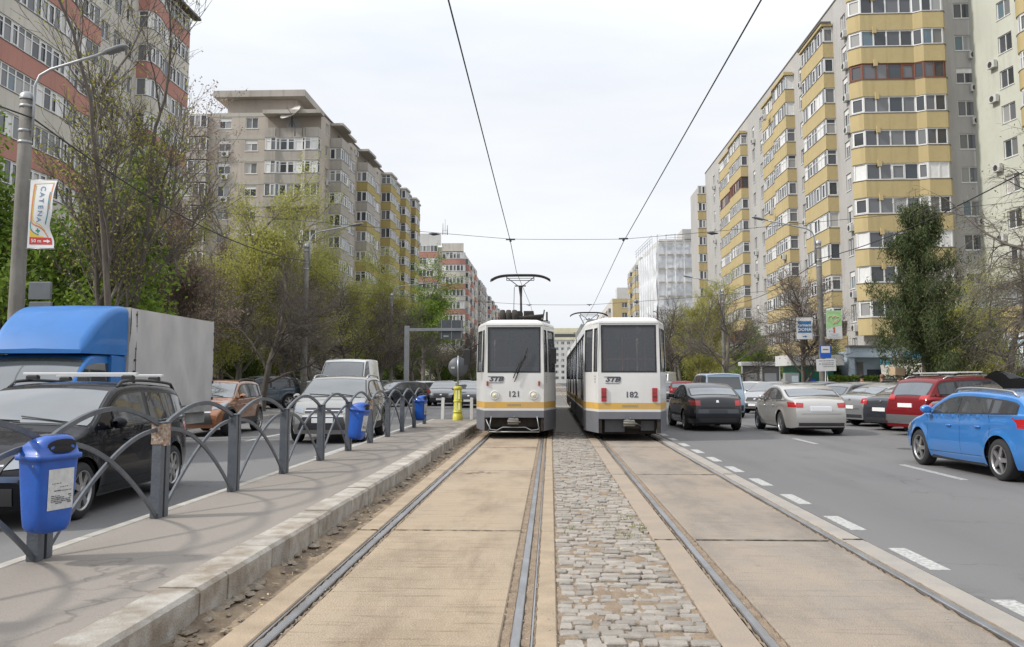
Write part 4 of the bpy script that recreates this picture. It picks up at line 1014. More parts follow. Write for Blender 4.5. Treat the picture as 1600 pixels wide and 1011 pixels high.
# gantry sign
gan = thing('gantry_sign', 'grey steel gantry with the back of a direction sign left of the left tram', 'road sign', (-8.6, 53.5, 0))
g = MB(); g.box(-.13, .13, -.13, .13, 0, 4.75, ch=.01); g.build('post', M_galv, gan)
g = MB(); g.box(.135, 3.4, -.08, .08, 4.45, 4.62); g.build('arm', M_galv, gan)
g = MB(); g.box(2.0, 3.35, .1, .14, 3.98, 5.1); sg = g.build('sign_panel', M_signback, gan)
g = MB(); [g.box(x, x + .04, .05, .098, 3.98, 5.1) for x in (2.05, 2.66, 3.25)]; g.build('rib', M_galv, sg); g = MB(); g.box(2.2, 2.5, .09, .098, 4.1, 4.18); g.build('sticker', M_stick, sg)
# signs on the right pole
M_blue = mat('sign_bright_blue', (.02, .10, .45), .45); M_dblue = mat('sign_farm_blue', (.03, .14, .32), .5); M_wh = MATS['post_white']
s = thing('pharmacy_sign', 'blue and white pharmacy plate to the left of the right concrete pole', 'sign', (12.55, 44.8, 0))
g = MB(); g.box(-.38, .38, 0, .04, 3.53, 4.6); pl = g.build('plate', M_wh, s); g = MB(); g.box(-.33, .33, -.008, -.002, 3.85, 4.42); g.build('blue_field', M_dblue, pl)
text('lettering', 'Farmacia', .19, M_wh, pl, T((0, -.012, 4.22)) @ RX(90), shear=.2, bold=.004); text('lettering', 'DONA', .22, M_wh, pl, T((0, -.012, 4.0)) @ RX(90), bold=.006)
g = MB(); g.poly([(x, -.01, z) for x, z in ((-.1, 3.64), (.02, 3.64), (.02, 3.6), (.12, 3.66), (.02, 3.72), (.02, 3.68), (-.1, 3.68))]); g.build('arrow', M_dblue, pl)
g = MB(); g.tube([(.38, .02, 4.5), (.8, .1, 4.5)], .015, 6); g.tube([(.38, .02, 3.7), (.8, .1, 3.7)], .015, 6); g.build('bracket', M_galv, s)
s = thing('banner', 'green and white banner with interlaced hearts on the right concrete pole', 'banner', (14.0, 44.8, 0))
g = MB(); g.box(-.38, .38, 0, .02, 3.55, 4.95); pl = g.build('cloth', mat('banner_white', (.62, .63, .63), .7), s)
g = MB(); g.poly([(-.37, -.004, 4.0), (-.2, -.004, 4.09), (.05, -.004, 4.16), (.37, -.004, 4.2), (.37, -.004, 4.94), (-.37, -.004, 4.94)]); g.build('green_field', mat('banner_leaf_green', (.33, .58, .25), .6), pl)
for dx, sz in ((-.06, 1), (.08, .8)):
    P = []
    for i in range(41):
        t = 2 * PI * i / 40; P.append((dx + sz * .018 * .9 * 16 * math.sin(t) ** 3 * .9, -.014, 4.50 + sz * .018 * (13 * math.cos(t) - 5 * math.cos(2 * t) - 2 * math.cos(3 * t) - math.cos(4 * t)) * .8))
    g = MB(); g.tube(P, .013, 5); g.build('heart', mat('heart_salmon', (.62, .42, .33), .6), pl)
text('lettering', 'M\u0102NU\u015aI', .08, M_ink, pl, T((0, -.01, 3.75)) @ RX(90)) if False else None
g = MB(); [g.box(a, b, -.008, -.002, z, z + .018) for a, b, z in ((-.26, -.08, 3.92), (-.22, .0, 3.78), (.05, .2, 3.78), (-.14, .18, 3.71), (-.32, .3, 3.63), (-.28, .31, 4.82))]; g.build('small_print', mat('print_grey', (.35, .35, .35), .7), pl)
g = MB(); g.box(-.05, .03, -.008, -.002, 3.84, 4.07); g.add([(-.09, -.005, 4.05), (.07, -.005, 4.05), (-.01, -.005, 4.14)], [(0, 1, 2)]); g.build('arrow', mat('arrow_red', (.45, .12, .06), .6), pl)
g = MB(); g.tube([(-.38, .01, 4.9), (-.5, .1, 4.9)], .015, 6); g.tube([(-.38, .01, 3.62), (-.5, .1, 3.62)], .015, 6); g.build('bracket', M_galv, s)
s = thing('bus_stop_sign', 'blue bordered bus stop plate below the banners on the right pole', 'sign', (13.4, 44.7, 0))
g = MB(); g.prism(rrect(.52, .64, .06), 0, .03); pl = g.build('plate', M_blue, s, T((.1, 0, 2.91)) @ RX(90)); g = MB(); g.box(-.21, .21, -.06, .27, .031, .034); w = g.build('white_field', M_wh, pl)
g = MB(); g.box(-.14, .14, .08, .12, .036, .038); g.build('print', M_ink, pl)
s = thing('notice_board', 'slightly tilted white notice with small text under the bus stop plate', 'sign', (13.4, 44.65, 0))
g = MB(); g.box(-.47, .47, 0, .02, -.3, .3); pl = g.build('plate', M_wh, s, T((.1, 0, 2.26)) @ RY(-2)); g = MB()
rs = random.Random(8)
for z, a in ((.19, -.35), (.08, -.2), (.0, -.2), (-.09, -.15)):
    x = a
    while x < .37: l_ = rs.uniform(.03, .1); g.box(x, min(.4, x + l_), -.006, -.002, z, z + .03); x += l_ + .02
g.box(-.33, -.27, -.006, -.002, .03, .08); g.build('print', mat('print_dark', (.15, .15, .16), .7), pl)
g = MB(); g.tube([(0, 0, 0), (.06, 0, 1.95)], .03, 6); g.tube([(.3, .1, 0), (.15, .1, 1.95)], .02, 6); g.build('leg', M_galv, s)

# ------------------------------------------------------------------ trams
M_tw = mat('tram_white', (.66, .66, .645), .35, col2=(.57, .565, .545), vscale=.9, coat=.3, bump=.05, bscale=2)
M_ty = mat('tram_yellow', (.60, .36, .06), .55, col2=(.48, .31, .12), vscale=3)
M_tg = mat('tram_grey', (.125, .135, .16), .5, col2=(.16, .155, .16), vscale=2.5, bump=.2)
M_rub = mat('rubber', (.015, .015, .016), .6)
M_und = mat('underframe', (.022, .02, .019), .85, col2=(.045, .038, .03), vscale=8)
def tglass():
    m = mat('tram_glass', (.12, .13, .145), .06, spec=.7); n, l, p = nodes(m)  # base grey raised to paint in the reflection on the panes
    tr = n.new('ShaderNodeBsdfTransparent'); tr.inputs[0].default_value = (.62, .65, .68, 1); mx_ = n.new('ShaderNodeMixShader'); lw = n.new('ShaderNodeLayerWeight'); lw.inputs[0].default_value = .35
    mr_ = n.new('ShaderNodeMapRange'); mr_.inputs['To Min'].default_value = .50; mr_.inputs['To Max'].default_value = .95; l.new(lw.outputs['Fresnel'], mr_.inputs['Value'])
    l.new(mr_.outputs[0], mx_.inputs[0]); l.new(tr.outputs[0], mx_.inputs[1]); l.new(p.outputs[0], mx_.inputs[2]); l.new(mx_.outputs[0], n['Material Output'].inputs[0]); return m
M_tgl = tglass()
M_dglass = mat('dark_glass', (.03, .034, .038), .04, spec=.7)
def tram(label, loc, rz, number, tail):
    t = thing('tram', label, 'tram', loc, rz, 'white and yellow trams side by side')
    LEN = 27; hw = 1.10; fw = .78; tp = 1.35
    # outline of the body: flat end, tapered corner, side
    z0, zs0, zs1, zg = .20, .73, .785, .60
    segs = [((-fw, 0), (fw, 0), 'end'), ((fw, 0), (hw, tp), 'tR'), ((-hw, tp), (-fw, 0), 'tL')]
    shell = MB(); stripe = MB(); skirt = MB(); wins = []
    def seg(p, q, holes, zbot=.55, both=False):
        p, q = Vector((*p, 0)), Vector((*q, 0)); d = q - p; ln = d.length; d /= ln; nn = Vector((d.y, -d.x, 0))
        def P(u, z, o=0):
            k = max(0, (z - 1.5)) ** 2 * .018
            return p + d * u + nn * (o - k) + Vector((0, 0, z))
        us = sorted({0, ln} | {v for h in holes for v in h[:2]}); zz = sorted({.955, 2.98} | {.79} | {v for h in holes for v in h[2:]})
        zz = sorted(set(zz) | {1.6, 2.2, 2.6})
        for a, b in zip(us[:-1], us[1:]):
            for c, e in zip(zz[:-1], zz[1:]):
                if any(h[0] < (a + b) / 2 < h[1] and h[2] < (c + e) / 2 < h[3] for h in holes): continue
                mi = 0
                if c >= .955 - 1e-6: shell.quad(P(a, c), P(b, c), P(b, e), P(a, e))
                else: stripe.quad(P(a, c, 0), P(b, c, 0), P(b, e, 0), P(a, e, 0))
        shell.quad(P(0, .73), P(ln, .73), P(ln, .79), P(0, .79))
        skirt.quad(P(0, zbot, .0), P(ln, zbot, .0), P(ln, .73, .0), P(0, .73, .0)); skirt.quad(P(0, .73, .0), P(ln, .73, .0), P(ln, .735, -.03), P(0, .735, -.03))
        shell.box(0, 0, 0, 0, 0, 0)
        for h in holes:
            a, b, c, e = h[:4]; m_, s_ = 4, .035; gl = MB(); seal = MB(); wins.append((gl, seal))
            ring = [(a, c), (b, c), (b, e), (a, e)]; inn = [(a + s_, c + s_), (b - s_, c + s_), (b - s_, e - s_), (a + s_, e - s_)]
            for i in range(4):
                j = (i + 1) % 4; seal.quad(P(*ring[i], .006), P(*ring[j], .006), P(*inn[j], .006), P(*inn[i], .006)); seal.quad(P(*inn[i], .006), P(*inn[j], .006), P(*inn[j], -.04), P(*inn[i], -.04)); seal.quad(P(*ring[i], -.01), P(*ring[j], -.01), P(*ring[j], .006), P(*ring[i], .006))
            nz_ = 6
            for i in range(nz_): c0 = c + (e - c) * i / nz_; c1 = c + (e - c) * (i + 1) / nz_; gl.quad(P(a, c0, -.015), P(b, c0, -.015), P(b, c1, -.015), P(a, c1, -.015))
        return P
    W2 = (.085, 1.475)
    Pend = seg((-fw, 0), (fw, 0), [(.08, 1.48, 1.72, 2.93)])
    tl = math.hypot(hw - fw, tp)
    PR = seg((fw, 0), (hw, tp), [(.08, .42, 1.74, 2.86), (.56, tl - .1, 1.74, 2.86)], zbot=.2)
    PL = seg((-hw, tp), (-fw, 0), [(tl - .42, tl - .08, 1.74, 2.86), (.1, tl - .56, 1.74, 2.86)], zbot=.2)
    joints = [8.9, 18.1]; parts = [(tp, 8.5), (9.3, 17.7), (18.5, LEN)]
    for a, b in parts:
        ln = b - a; n = max(2, int(ln / 1.55)); w = ln / n
        seg((hw, a), (hw, b), [(i * w + .06, (i + 1) * w - .06, 1.55 if i % 3 else .98, 2.78) for i in range(n)], zbot=.28)
        seg((-hw, b), (-hw, a), [(i * w + .06, (i + 1) * w - .06, 1.55 if i % 3 else .98, 2.78) for i in range(n)], zbot=.28)
    seg((hw, LEN), (-hw, LEN), [])
    # roof: chamfer then slightly domed
    outl = lambda e, k=1: [(-fw + e * .6, e * .5), (fw - e * .6, e * .5), (hw - e, tp), (hw - e, LEN - .02), (-hw + e, LEN - .02), (-hw + e, tp)]
    rows = [[(x, y, z) for x, y in outl(e)] for e, z in ((.04, 2.98), (.06, 3.03), (.12, 3.08), (.3, 3.12), (.7, 3.14))]
    shell.grid(rows, close=True, smooth=False); shell.poly(rows[-1])
    shell.build('body', M_tw, t); stripe.build('yellow_stripe', M_ty, t); skirt.build('skirt', M_tg, t)
    for gl, seal in wins: w_ = gl.build('window', M_tgl, t); seal.build('window_seal', M_rub, w_)
    g = MB()
    for yj in joints:
        for i in range(8): yy = yj - .36 + i * .1; g.prism([(-hw + .12 + .05 * (i % 2), yy), (hw - .12 - .05 * (i % 2), yy), (hw - .12 - .05 * (i % 2), yy + .1), (-hw + .12 + .05 * (i % 2), yy + .1)], .5, 2.95)
    g.build('bellows', M_rub, t)
    g = MB(); g.box(-.72, .72, .25, 1.3, .3, .62); g.box(-1.0, 1.0, 1.35, LEN - .1, .42, .62); g.box(-.78, -.70, .03, .25, .2, .6); g.box(.70, .78, .03, .25, .2, .6); g.box(-.72, .72, .5, .6, .15, .55)
    for yb in (2.9, 9.0, 18.2, 24.4):
        g.box(-.85, .85, yb - 1.0, yb + 1.0, .3, .41)
    g.build('underframe', M_und, t)
    wh = MB(); wh.lathe([(.06, .74), (.33, .74), (.33, .66), (.36, .65), (.36, .6), (.1, .6)], 20, RY(90)); wh.lathe([(.06, -.74), (.33, -.74), (.33, -.66), (.36, -.65), (.36, -.6), (.1, -.6)], 20, RY(90)); wme = wh.mesh('wheelset', M_und)
    for yb in (2.0, 3.8, 8.1, 9.9, 17.3, 19.1, 23.5, 25.3): link('wheelset', wme, t, T((0, yb, .365)))
    # coupler and bumper bars
    g = MB(); g.box(-.09, .09, -.12, .4, .40, .50, ch=.02); g.box(-.16, .12, -.17, -.06, .38, .54, ch=.03); g.tube([(-.17, -.19, .46), (.17, -.19, .44)], .022, 6); g.tube([(0, -.15, .54), (.02, -.15, .6)], .015, 6); g.build('coupler', mat('coupler_steel', (.2, .19, .17), .6, .5, var=.3), t)
    g = MB()
    if not tail:
        g.tube([(-.74, .02, .5), (-.62, -.05, .24), (-.45, -.06, .22), (-.3, -.06, .30), (.3, -.06, .30), (.45, -.06, .22), (.62, -.05, .24), (.66, .02, .30)], .014, 6)
        g.tube([(-.66, -.04, .18), (.66, -.04, .18)], .018, 6); g.tube([(-.6, 0, .58), (-.66, -.04, .2)], .012, 6); g.tube([(.6, 0, .58), (.66, -.04, .2)], .012, 6); g.build('guard_rail', M_galv, t)
    else:
        g.box(-.62, -.12, .12, .3, .22, .54); g.box(.3, .64, .2, .4, .25, .5); g.tube([(-.1, -.02, .56), (.35, .0, .35)], .015, 6); g.build('equipment_box', mat('box_dark', (.06, .06, .065), .6, var=.3), t)
    # lights
    if not tail:
        for s in (-1, 1):
            M = T((s * .51, -.0, 1.13)) @ RX(90)
            g = MB(); g.lathe([(.115, -.01), (.12, .02), (.105, .028), (.09, .02)], 24, M); hl = g.build('headlight', M_tw, t)
            g = MB(); g.lathe([(.088, .012), (.05, .03), (0, .035)], 24, M); g.build('lens', mat('lamp_glass', (.62, .60, .52), .15, spec=.8), hl)
            g = MB(); g.lathe([(.03, .034), (.012, .05), (0, .052)], 12, M); g.build('bulb', mat('bulb_warm', (.8, .6, .2), .2), hl)
            g = MB(); g.box(-.026, .026, -.03, .0, -.06, .06, ch=.008); g.build('marker_light', mat('marker_orange', (.28, .05, .02), .3), t, T((s * .68 - .02, 0, 1.44)))
    else:
        for s in (-1, 1):
            g = MB(); g.box(-.065, .065, -.035, .0, -.17, .17, ch=.008); tl_ = g.build('tail_light', mat('tail_red', (.30, .015, .02), .25, coat=.5), t, T((s * .64 - .0, 0, 1.16)))
            g = MB(); g.box(-.06, .06, -.039, -.034, -.07, -.03); g.box(-.06, .06, -.039, -.034, .04, .05); g.build('reflector', mat('tail_dark', (.12, .02, .02), .3), tl_)
    text('fleet_number', number, .205, M_ink, t, T((.0 if tail is False else .06, -.004, 1.155)) @ RX(90), bold=.004, xs=1.08)
    def logo(M, s=1, col=M_ink):
        o = text('logo', 'STB', .17 * s, col, t, M @ T((0, 0, 0)), shear=.35, bold=.008, xs=1.35)
        g = MB(); P = [(-.22, .075), (.20, .075), (.225, .05), (.20, -.075), (.17, -.095), (-.19, -.095)]; P = [(x * s, y * s, 0) for x, y in P]; g.tube(P, .007 * s, 4, smooth=False); link('logo_outline', g.mesh('logo_outline', col), o)
        g = MB(); P = [(.225, .06), (.225, .0), (.20, -.085)]; return o
    logo(T((-.48 if not tail else -.42, -.006, 1.55 if not tail else 1.54)) @ RX(90), .95)
    rel = Matrix.Rotation(math.atan2(tp, hw - fw), 4, 'Z')
    c_ = PR(.28, 1.56, .006) if not tail else PL(tl - .28, 1.56, .006)
    ang = math.atan2(tp, hw - fw) if not tail else -math.atan2(tp, hw - fw)
    for z in (1.62, 1.55, 1.48):
        g = MB(); g.box(-.07, .07, -.002, .0, -.012, .012); g.box(-.05, .05, -.002, .0, .02, .028); g.build('small_label', mat('print_grey', (.35, .35, .35), .7), t, T((c_.x, c_.y, z)) @ Matrix.Rotation(ang, 4, 'Z'))
    g = MB(); rs = random.Random(int(number)); x = -.18
    while x < .18: w = rs.uniform(.02, .035); g.box(x, x + w, -.004, -.001, .85, .905); x += w + .012
    g.build('stripe_lettering', mat('stripe_print', (.30, .26, .16), .7), t)
    # interior
    g = MB(); g.prism([(-.74, .12), (.74, .12), (hw - .05, tp), (hw - .05, LEN - .3), (-hw + .05, LEN - .3), (-hw + .05, tp)], .63, .70)
    if not tail: g.box(-1.0, 1.0, 1.75, 1.8, .7, 1.9); g.box(-.75, .6, .12, .6, .7, 1.55)
    for yy in [2.6 + i * 1.1 for i in range(20)]:
        for xx in (-.85, .5): g.box(xx, xx + .42, yy, yy + .08, .95, 1.6); g.box(xx, xx + .42, yy, yy + .45, .95, 1.05)
    g.build('interior', mat('tram_interior', (.30, .30, .31), .8), t)
    g = MB()
    if tail:
        g.tube([(-.73, .10, 2.06), (.73, .10, 2.06)], .02, 8)
        for xx in (-.55, -.05, .55): g.tube([(xx, 1.4, .7), (xx, 1.4, 2.95)], .018, 6)
    else: g.tube([(.2, 2.2, .7), (.2, 2.2, 2.95)], .018, 6)
    for yy in (4, 7, 12, 15): g.tube([(.3, yy, .7), (.3, yy, 2.95)], .018, 6); g.tube([(-.3, yy, .7), (-.3, yy, 2.95)], .018, 6)
    g.build('handrail', mat('handrail_orange', (.75, .20, .08), .4), t)
    # roof gear
    g = MB(); g.box(-.95, .95, 1.9, 7.6, 3.145, 3.2); g.build('roof_walkway', mat('roof_grey', (.2, .21, .2), .8), t)
    g = MB()
    if not tail:
        for k in range(2): g.box(-.2 + .35 * k, .1 + .35 * k, 3.5, 4.5, 3.2, 3.62)
        for x in (-.48, -.3, -.12): g.tube([(x, 3.3, 3.2), (x, 3.3, 3.45), (x, 3.35, 3.62)], [.07, .11, .075], 9); 
        g.box(-.62, .9, 3.9, 4.1, 3.2, 3.36); g.tube([(-.6, 3.4, 3.34), (.75, 3.4, 3.46)], .06, 8); g.box(.25, .7, 3.4, 4.2, 3.2, 3.5, ch=.06); g.tube([(.72, 3.6, 3.3), (.78, 3.6, 3.66)], .02, 6); g.tube([(.85, 5, 3.2), (.85, 5, 3.7)], .03, 6)
        g.build('roof_equipment', M_und, t)
    else:
        g.box(-.9, .9, 9, 16, 3.15, 3.5); g.box(-.7, .7, 19, 24, 3.15, 3.55); g.build('roof_equipment', mat('roof_grey', (.2, .21, .2), .8), t)
    py = 5.0 if not tail else 23.0; top = 4.92 if not tail else 4.98
    g = MB(); P = [(-.95 + 1.9 * i / 20, py, top - .16 * abs(-1 + i / 10) ** 4.2 - .02) for i in range(21)]; g.tube(P, .03, 6); P2 = [(p[0], p[1] + .32, p[2]) for p in P]; g.tube(P2, .022, 6)
    for s in (-1, 1): g.tube([(s * .95, py, top - .18), (s * .955, py, top - .24)], .022, 6)
    pan = g.build('pantograph_head', M_und, t)
    g = MB()
    for s in (-1, 1): g.tube([(s * .44, py, top - .03), (s * .44, py, top - .2)], .012, 5); g.tube([(s * .44, py, top - .1), (s * .06, py + .1, top - .38)], .014, 5)
    g.tube([(-.44, py, top - .20), (.44, py, top - .20)], .012, 5); g.tube([(-.44, py, top - .13), (.44, py, top - .13)], .01, 5); g.tube([(-.18, py, top - .38), (.18, py, top - .38)], .02, 6)
    if not tail:
        g.tube([(-.0, py + .1, top - .38), (.02, py + .1, top - .8)], [.07, .03], 8); g.tube([(.01, py + .12, top - .45), (.03, py - .1, 3.6), (.04, py - .25, 3.25)], [.035, .04, .05], 8); g.tube([(-.2, py + .15, top - .4), (-.22, py, 3.4)], .01, 5)
    else:
        for s in (-1, 1): g.tube([(s * .5, py, top - .15), (s * .2, py - .2, top - .75), (s * .6, py - .9, 3.5)], .022, 5)
        g.tube([(0, py, top - .3), (0, py, 3.6)], .03, 6)
    g.build('pantograph_arm', M_und, t)
    if not tail:
        # wipers, mirrors
        g = MB(); g.tube([(.10, -.02, 1.60), (.24, -.035, 1.95), (.40, -.03, 2.18)], .012, 5); g.tube([(.17, -.02, 1.60), (.31, -.035, 1.95), (.44, -.03, 2.16)], .010, 5); g.tube([(.20, -.045, 1.72), (.48, -.04, 2.40)], .014, 5); g.tube([(.13, -.05, 1.5), (.42, -.045, 2.2)], .012, 5); g.build('wiper', M_rub, t, T((-.12, 0, -.02)))
        for s in (-1, 1):
            mxp = (1.04, .32, 2.18) if s > 0 else (-1.28, .35, 2.15)
            g = MB(); g.box(-.075, .075, -.07, .06, -.22, .22, ch=.04); g.build('mirror', M_rub, t, T(mxp))
            g = MB(); g.tube([(mxp[0], .35, 2.36), (s * .93, .5, 2.52)], .014, 5); g.build('mirror_arm', M_rub, t)
    return t
tramA = tram('white tram number 121 coming towards the camera with raised pantograph and round headlights', (-.955, 23.7, .008), 0, '121', False)
tramB = tram('white tram number 182 seen from behind on the right track with red tail lights', (1.99, 22.9, .008), 0, '182', True)
# ------------------------------------------------------------------ cars
def paint(name, c, metal=.35, rough=.32): return mat(name, c, rough, metal, coat=1.0, var=.06, vscale=.8)
M_glass = mat('car_glass', (.035, .04, .045), .03, spec=.8)
M_wsglass = mat('windscreen_glass', (.075, .085, .09), .04, spec=1.0, coat=1.0, var=.25, vscale=1.5)  # lighter than the side glass: sky reflection painted into the base colour
M_rglass = mat('rear_glass', (.07, .085, .10), .05, spec=1.0, coat=.8, var=.3, vscale=2)  # pale blue base colour stands in for sky mirrored in rear windows
M_tyre = mat('tyre', (.022, .022, .024), .85, bump=.3, bscale=60, var=.2)
M_alloy = mat('alloy', (.42, .42, .42), .32, .8, var=.15)
M_plastic = mat('black_plastic', (.028, .028, .03), .6, var=.2)
M_chrome = mat('chrome', (.6, .6, .62), .15, 1)
M_red = mat('lamp_red', (.35, .012, .016), .2, coat=.6)
M_head = mat('headlamp', (.24, .26, .28), .12, .5, coat=.6)
M_plate = mat('number_plate', (.72, .72, .72), .5)
M_seam = mat('seam', (.012, .012, .013), .7)
def chaikin(P, n=2):
    for _ in range(n):
        Q = [P[0]]
        for a, b in zip(P[:-1], P[1:]): Q += [(a[0] * .75 + b[0] * .25, a[1] * .75 + b[1] * .25), (a[0] * .25 + b[0] * .75, a[1] * .25 + b[1] * .75)]
        P = Q + [P[-1]]
    return P
def lerpt(P, y):
    if y <= P[0][0]: return P[0][1]
    for a, b in zip(P[:-1], P[1:]):
        if y <= b[0]: return a[1] + (b[1] - a[1]) * (y - a[0]) / max(1e-9, b[0] - a[0])
    return P[-1][1]
class Shape:
    def __init__(s, L, W, prof, belt, wy, R_, sill=.2, tumble=.34, end=.2, rc=.07, bulge=.10, crown=.035, bump=.24):
        s.L, s.W, s.belt, s.wy, s.R, s.sill, s.tum, s.end, s.rc, s.bulge, s.crown, s.bump = L, W, belt, wy, R_, sill, tumble, end, rc, bulge, crown, bump
        s.prof = chaikin(prof)
    def top(s, y): return lerpt(s.prof, y)
    def zb(s, y): return s.belt[0] + (s.belt[1] - s.belt[0]) * (y + s.L / 2) / s.L
    def w(s, y, z):
        t = min(1, abs(y) / (s.L / 2)); pl = 1 - s.end * t ** 5 - .04 * t ** 2
        b = s.zb(y); k = 1
        if z < .5: k = 1 - .10 * ((.5 - z) / .35) ** 2
        elif z < b: k = 1 - .035 * ((z - .5) / (b - .5)) ** 2
        # swage line
        k += .010 * math.exp(-((z - (b - .13)) / .06) ** 2)
        wb = s.W / 2 * pl * k
        for yw in s.wy:   # flared arches
            d = math.hypot(y - yw, z - s.R) - s.R - .06
            if abs(d) < .1: wb += .018 * (1 - abs(d) / .1)
        if z > b: wb -= .012 + (z - b) * s.tum
        return wb
    def edge(s, y): return s.top(y) - s.crown
    def tz(s, x, y):
        ze = s.edge(y); wz = s.w(y, ze - s.rc); xe = wz - s.rc * .9; x = abs(x)
        if x <= xe: return ze + s.crown * (1 - (x / xe) ** 2)
        q = min(1, (x - xe) / (s.rc * .9)); return ze - s.rc * (1 - math.sqrt(max(0, 1 - q * q)))
    def lo(s, y):
        z = s.sill
        t = abs(y) / (s.L / 2); z += max(0, t - .85) * (s.bump - s.sill) / .15
        for yw in s.wy:
            d = abs(y - yw); Ra = s.R + .055
            if d < Ra: z = max(z, s.R + math.sqrt(Ra * Ra - d * d))
        return z
    def deform(s, p):
        x, y, z = p; t = min(1.02, abs(y) / (s.L / 2)); sg = 1 if y > 0 else -1
        o = s.bulge * t ** 10 * ((z - .48) / .5) ** 2
        return (x, y - sg * o, z)
    def yend(s, x, z, sg):
        """where the end surface stands at (x, z)"""
        y = s.L / 2
        while y > 0:
            yy = sg * y
            if s.w(yy, z) >= abs(x) and s.tz(x, yy) >= z:
                a, b = y, min(s.L / 2, y + .01)
                for _ in range(10):
                    m = (a + b) / 2
                    if s.w(sg * m, z) >= abs(x) and s.tz(x, sg * m) >= z: a = m
                    else: b = m
                return sg * a
            y -= .01
        return 0
    def section(s, y):
        zl = s.lo(y); ze = s.edge(y); zs = max(zl + .01, ze - s.rc); P = []
        b = min(s.zb(y), zs - .004) if zs > zl + .02 else zl
        for i in range(15): z = zl + (b - zl) * i / 14; P.append((s.w(y, z), y, z))
        for i in range(0, 7): z = b + .003 + (zs - b - .003) * i / 6; P.append((s.w(y, z), y, z))
        ws = P[-1][0]; rx = s.rc * .9
        for i in range(1, 5): a = PI / 2 * i / 4; P.append((ws - rx * (1 - math.cos(a)), y, ze - s.rc + s.rc * math.sin(a)))
        xe = ws - rx
        for i in range(1, 6): x = xe * (1 - i / 5); P.append((x, y, s.tz(x, y) if i < 5 else ze + s.crown))
        return P
    def body(s, name, m, parent):
        h = s.L / 2; ys = {-h, h}; y = -h
        while y < h: ys.add(round(y, 4)); y += .06
        for e in (.01, .025, .045, .07, .1, .14, .19): ys |= {h - e, -h + e}
        for p in s.prof: ys.add(p[0])
        for yw in s.wy:
            for k in range(17): ys.add(yw - (s.R + .0549) * math.cos(PI * k / 16))
            ys |= {yw - s.R - .057, yw + s.R + .057}
        ys = sorted(v for v in ys if -h <= v <= h); q = [ys[0]]
        for v in ys[1:]:
            if v - q[-1] > .0015: q.append(v)
        rows = []
        for y in q:
            S = s.section(y); S = S + [(-x, yy, z) for x, yy, z in S[-2::-1]]; rows.append([s.deform(p) for p in S])
        g = MB(); g.grid(rows)
        n = len(rows[0])
        for r, fl in ((rows[0], 0), (rows[-1], 1)):
            cx = [(0, r[i][1], r[i][2]) for i in range(n // 2 + 1)]
            A = r[:n // 2 + 1]; B = [r[n - 1 - i] for i in range(n // 2 + 1)]
            g.grid([A, B] if fl else [B, A], smooth=False)
        return g.build(name, m, parent)
    def side(s, g, lowp, upp, off=.004, sg=1, rows=6, nx=14):
        """patch on the body side between two polylines of (y, z)"""
        def at(P, t):
            k = t * (len(P) - 1); i = min(int(k), len(P) - 2); f = k - i; return (P[i][0] + (P[i + 1][0] - P[i][0]) * f, P[i][1] + (P[i + 1][1] - P[i][1]) * f)
        R_ = []
        for i in range(nx + 1):
            a, b = at(lowp, i / nx), at(upp, i / nx); row = []
            for j in range(rows + 1):
                y = a[0] + (b[0] - a[0]) * j / rows; z = a[1] + (b[1] - a[1]) * j / rows
                x, yy, zz = s.deform((s.w(y, z) + off, y, z)); row.append((sg * x, yy, zz))
            R_.append(row)
        g.grid(R_)
    def end_(s, g, quad, sg, off=.006, n=14, m=6):
        """patch on an end; quad: (x,z) four corners, low left, low right, up right, up left"""
        rows = []
        for i in range(n + 1):
            t = i / n; a = [quad[0][k] + (quad[1][k] - quad[0][k]) * t for k in (0, 1)]; b = [quad[3][k] + (quad[2][k] - quad[3][k]) * t for k in (0, 1)]; row = []
            for j in range(m + 1):
                u = j / m; x = a[0] + (b[0] - a[0]) * u; z = a[1] + (b[1] - a[1]) * u; y = s.yend(x, z, sg); p = s.deform((x, y, z)); row.append((p[0], p[1] + sg * off, p[2]))
            rows.append(row)
        g.grid(rows)
    def topp(s, g, y0, y1, f0, f1, off=.005, n=10, m=8):
        """patch on the top surface from y0 to y1; f = share of the half width"""
        rows = []
        for i in range(n + 1):
            t = i / n; y = y0 + (y1 - y0) * t; f = f0 + (f1 - f0) * t; wv = s.w(y, s.edge(y) - s.rc) * f; row = []
            for j in range(m + 1):
                x = -wv + 2 * wv * j / m; bow = .06 * (1 - (2 * j / m - 1) ** 2) * 0; row.append(s.deform((x, y + bow, s.tz(x, y) + off)))
            rows.append(row)
        g.grid(rows)
WH = {}
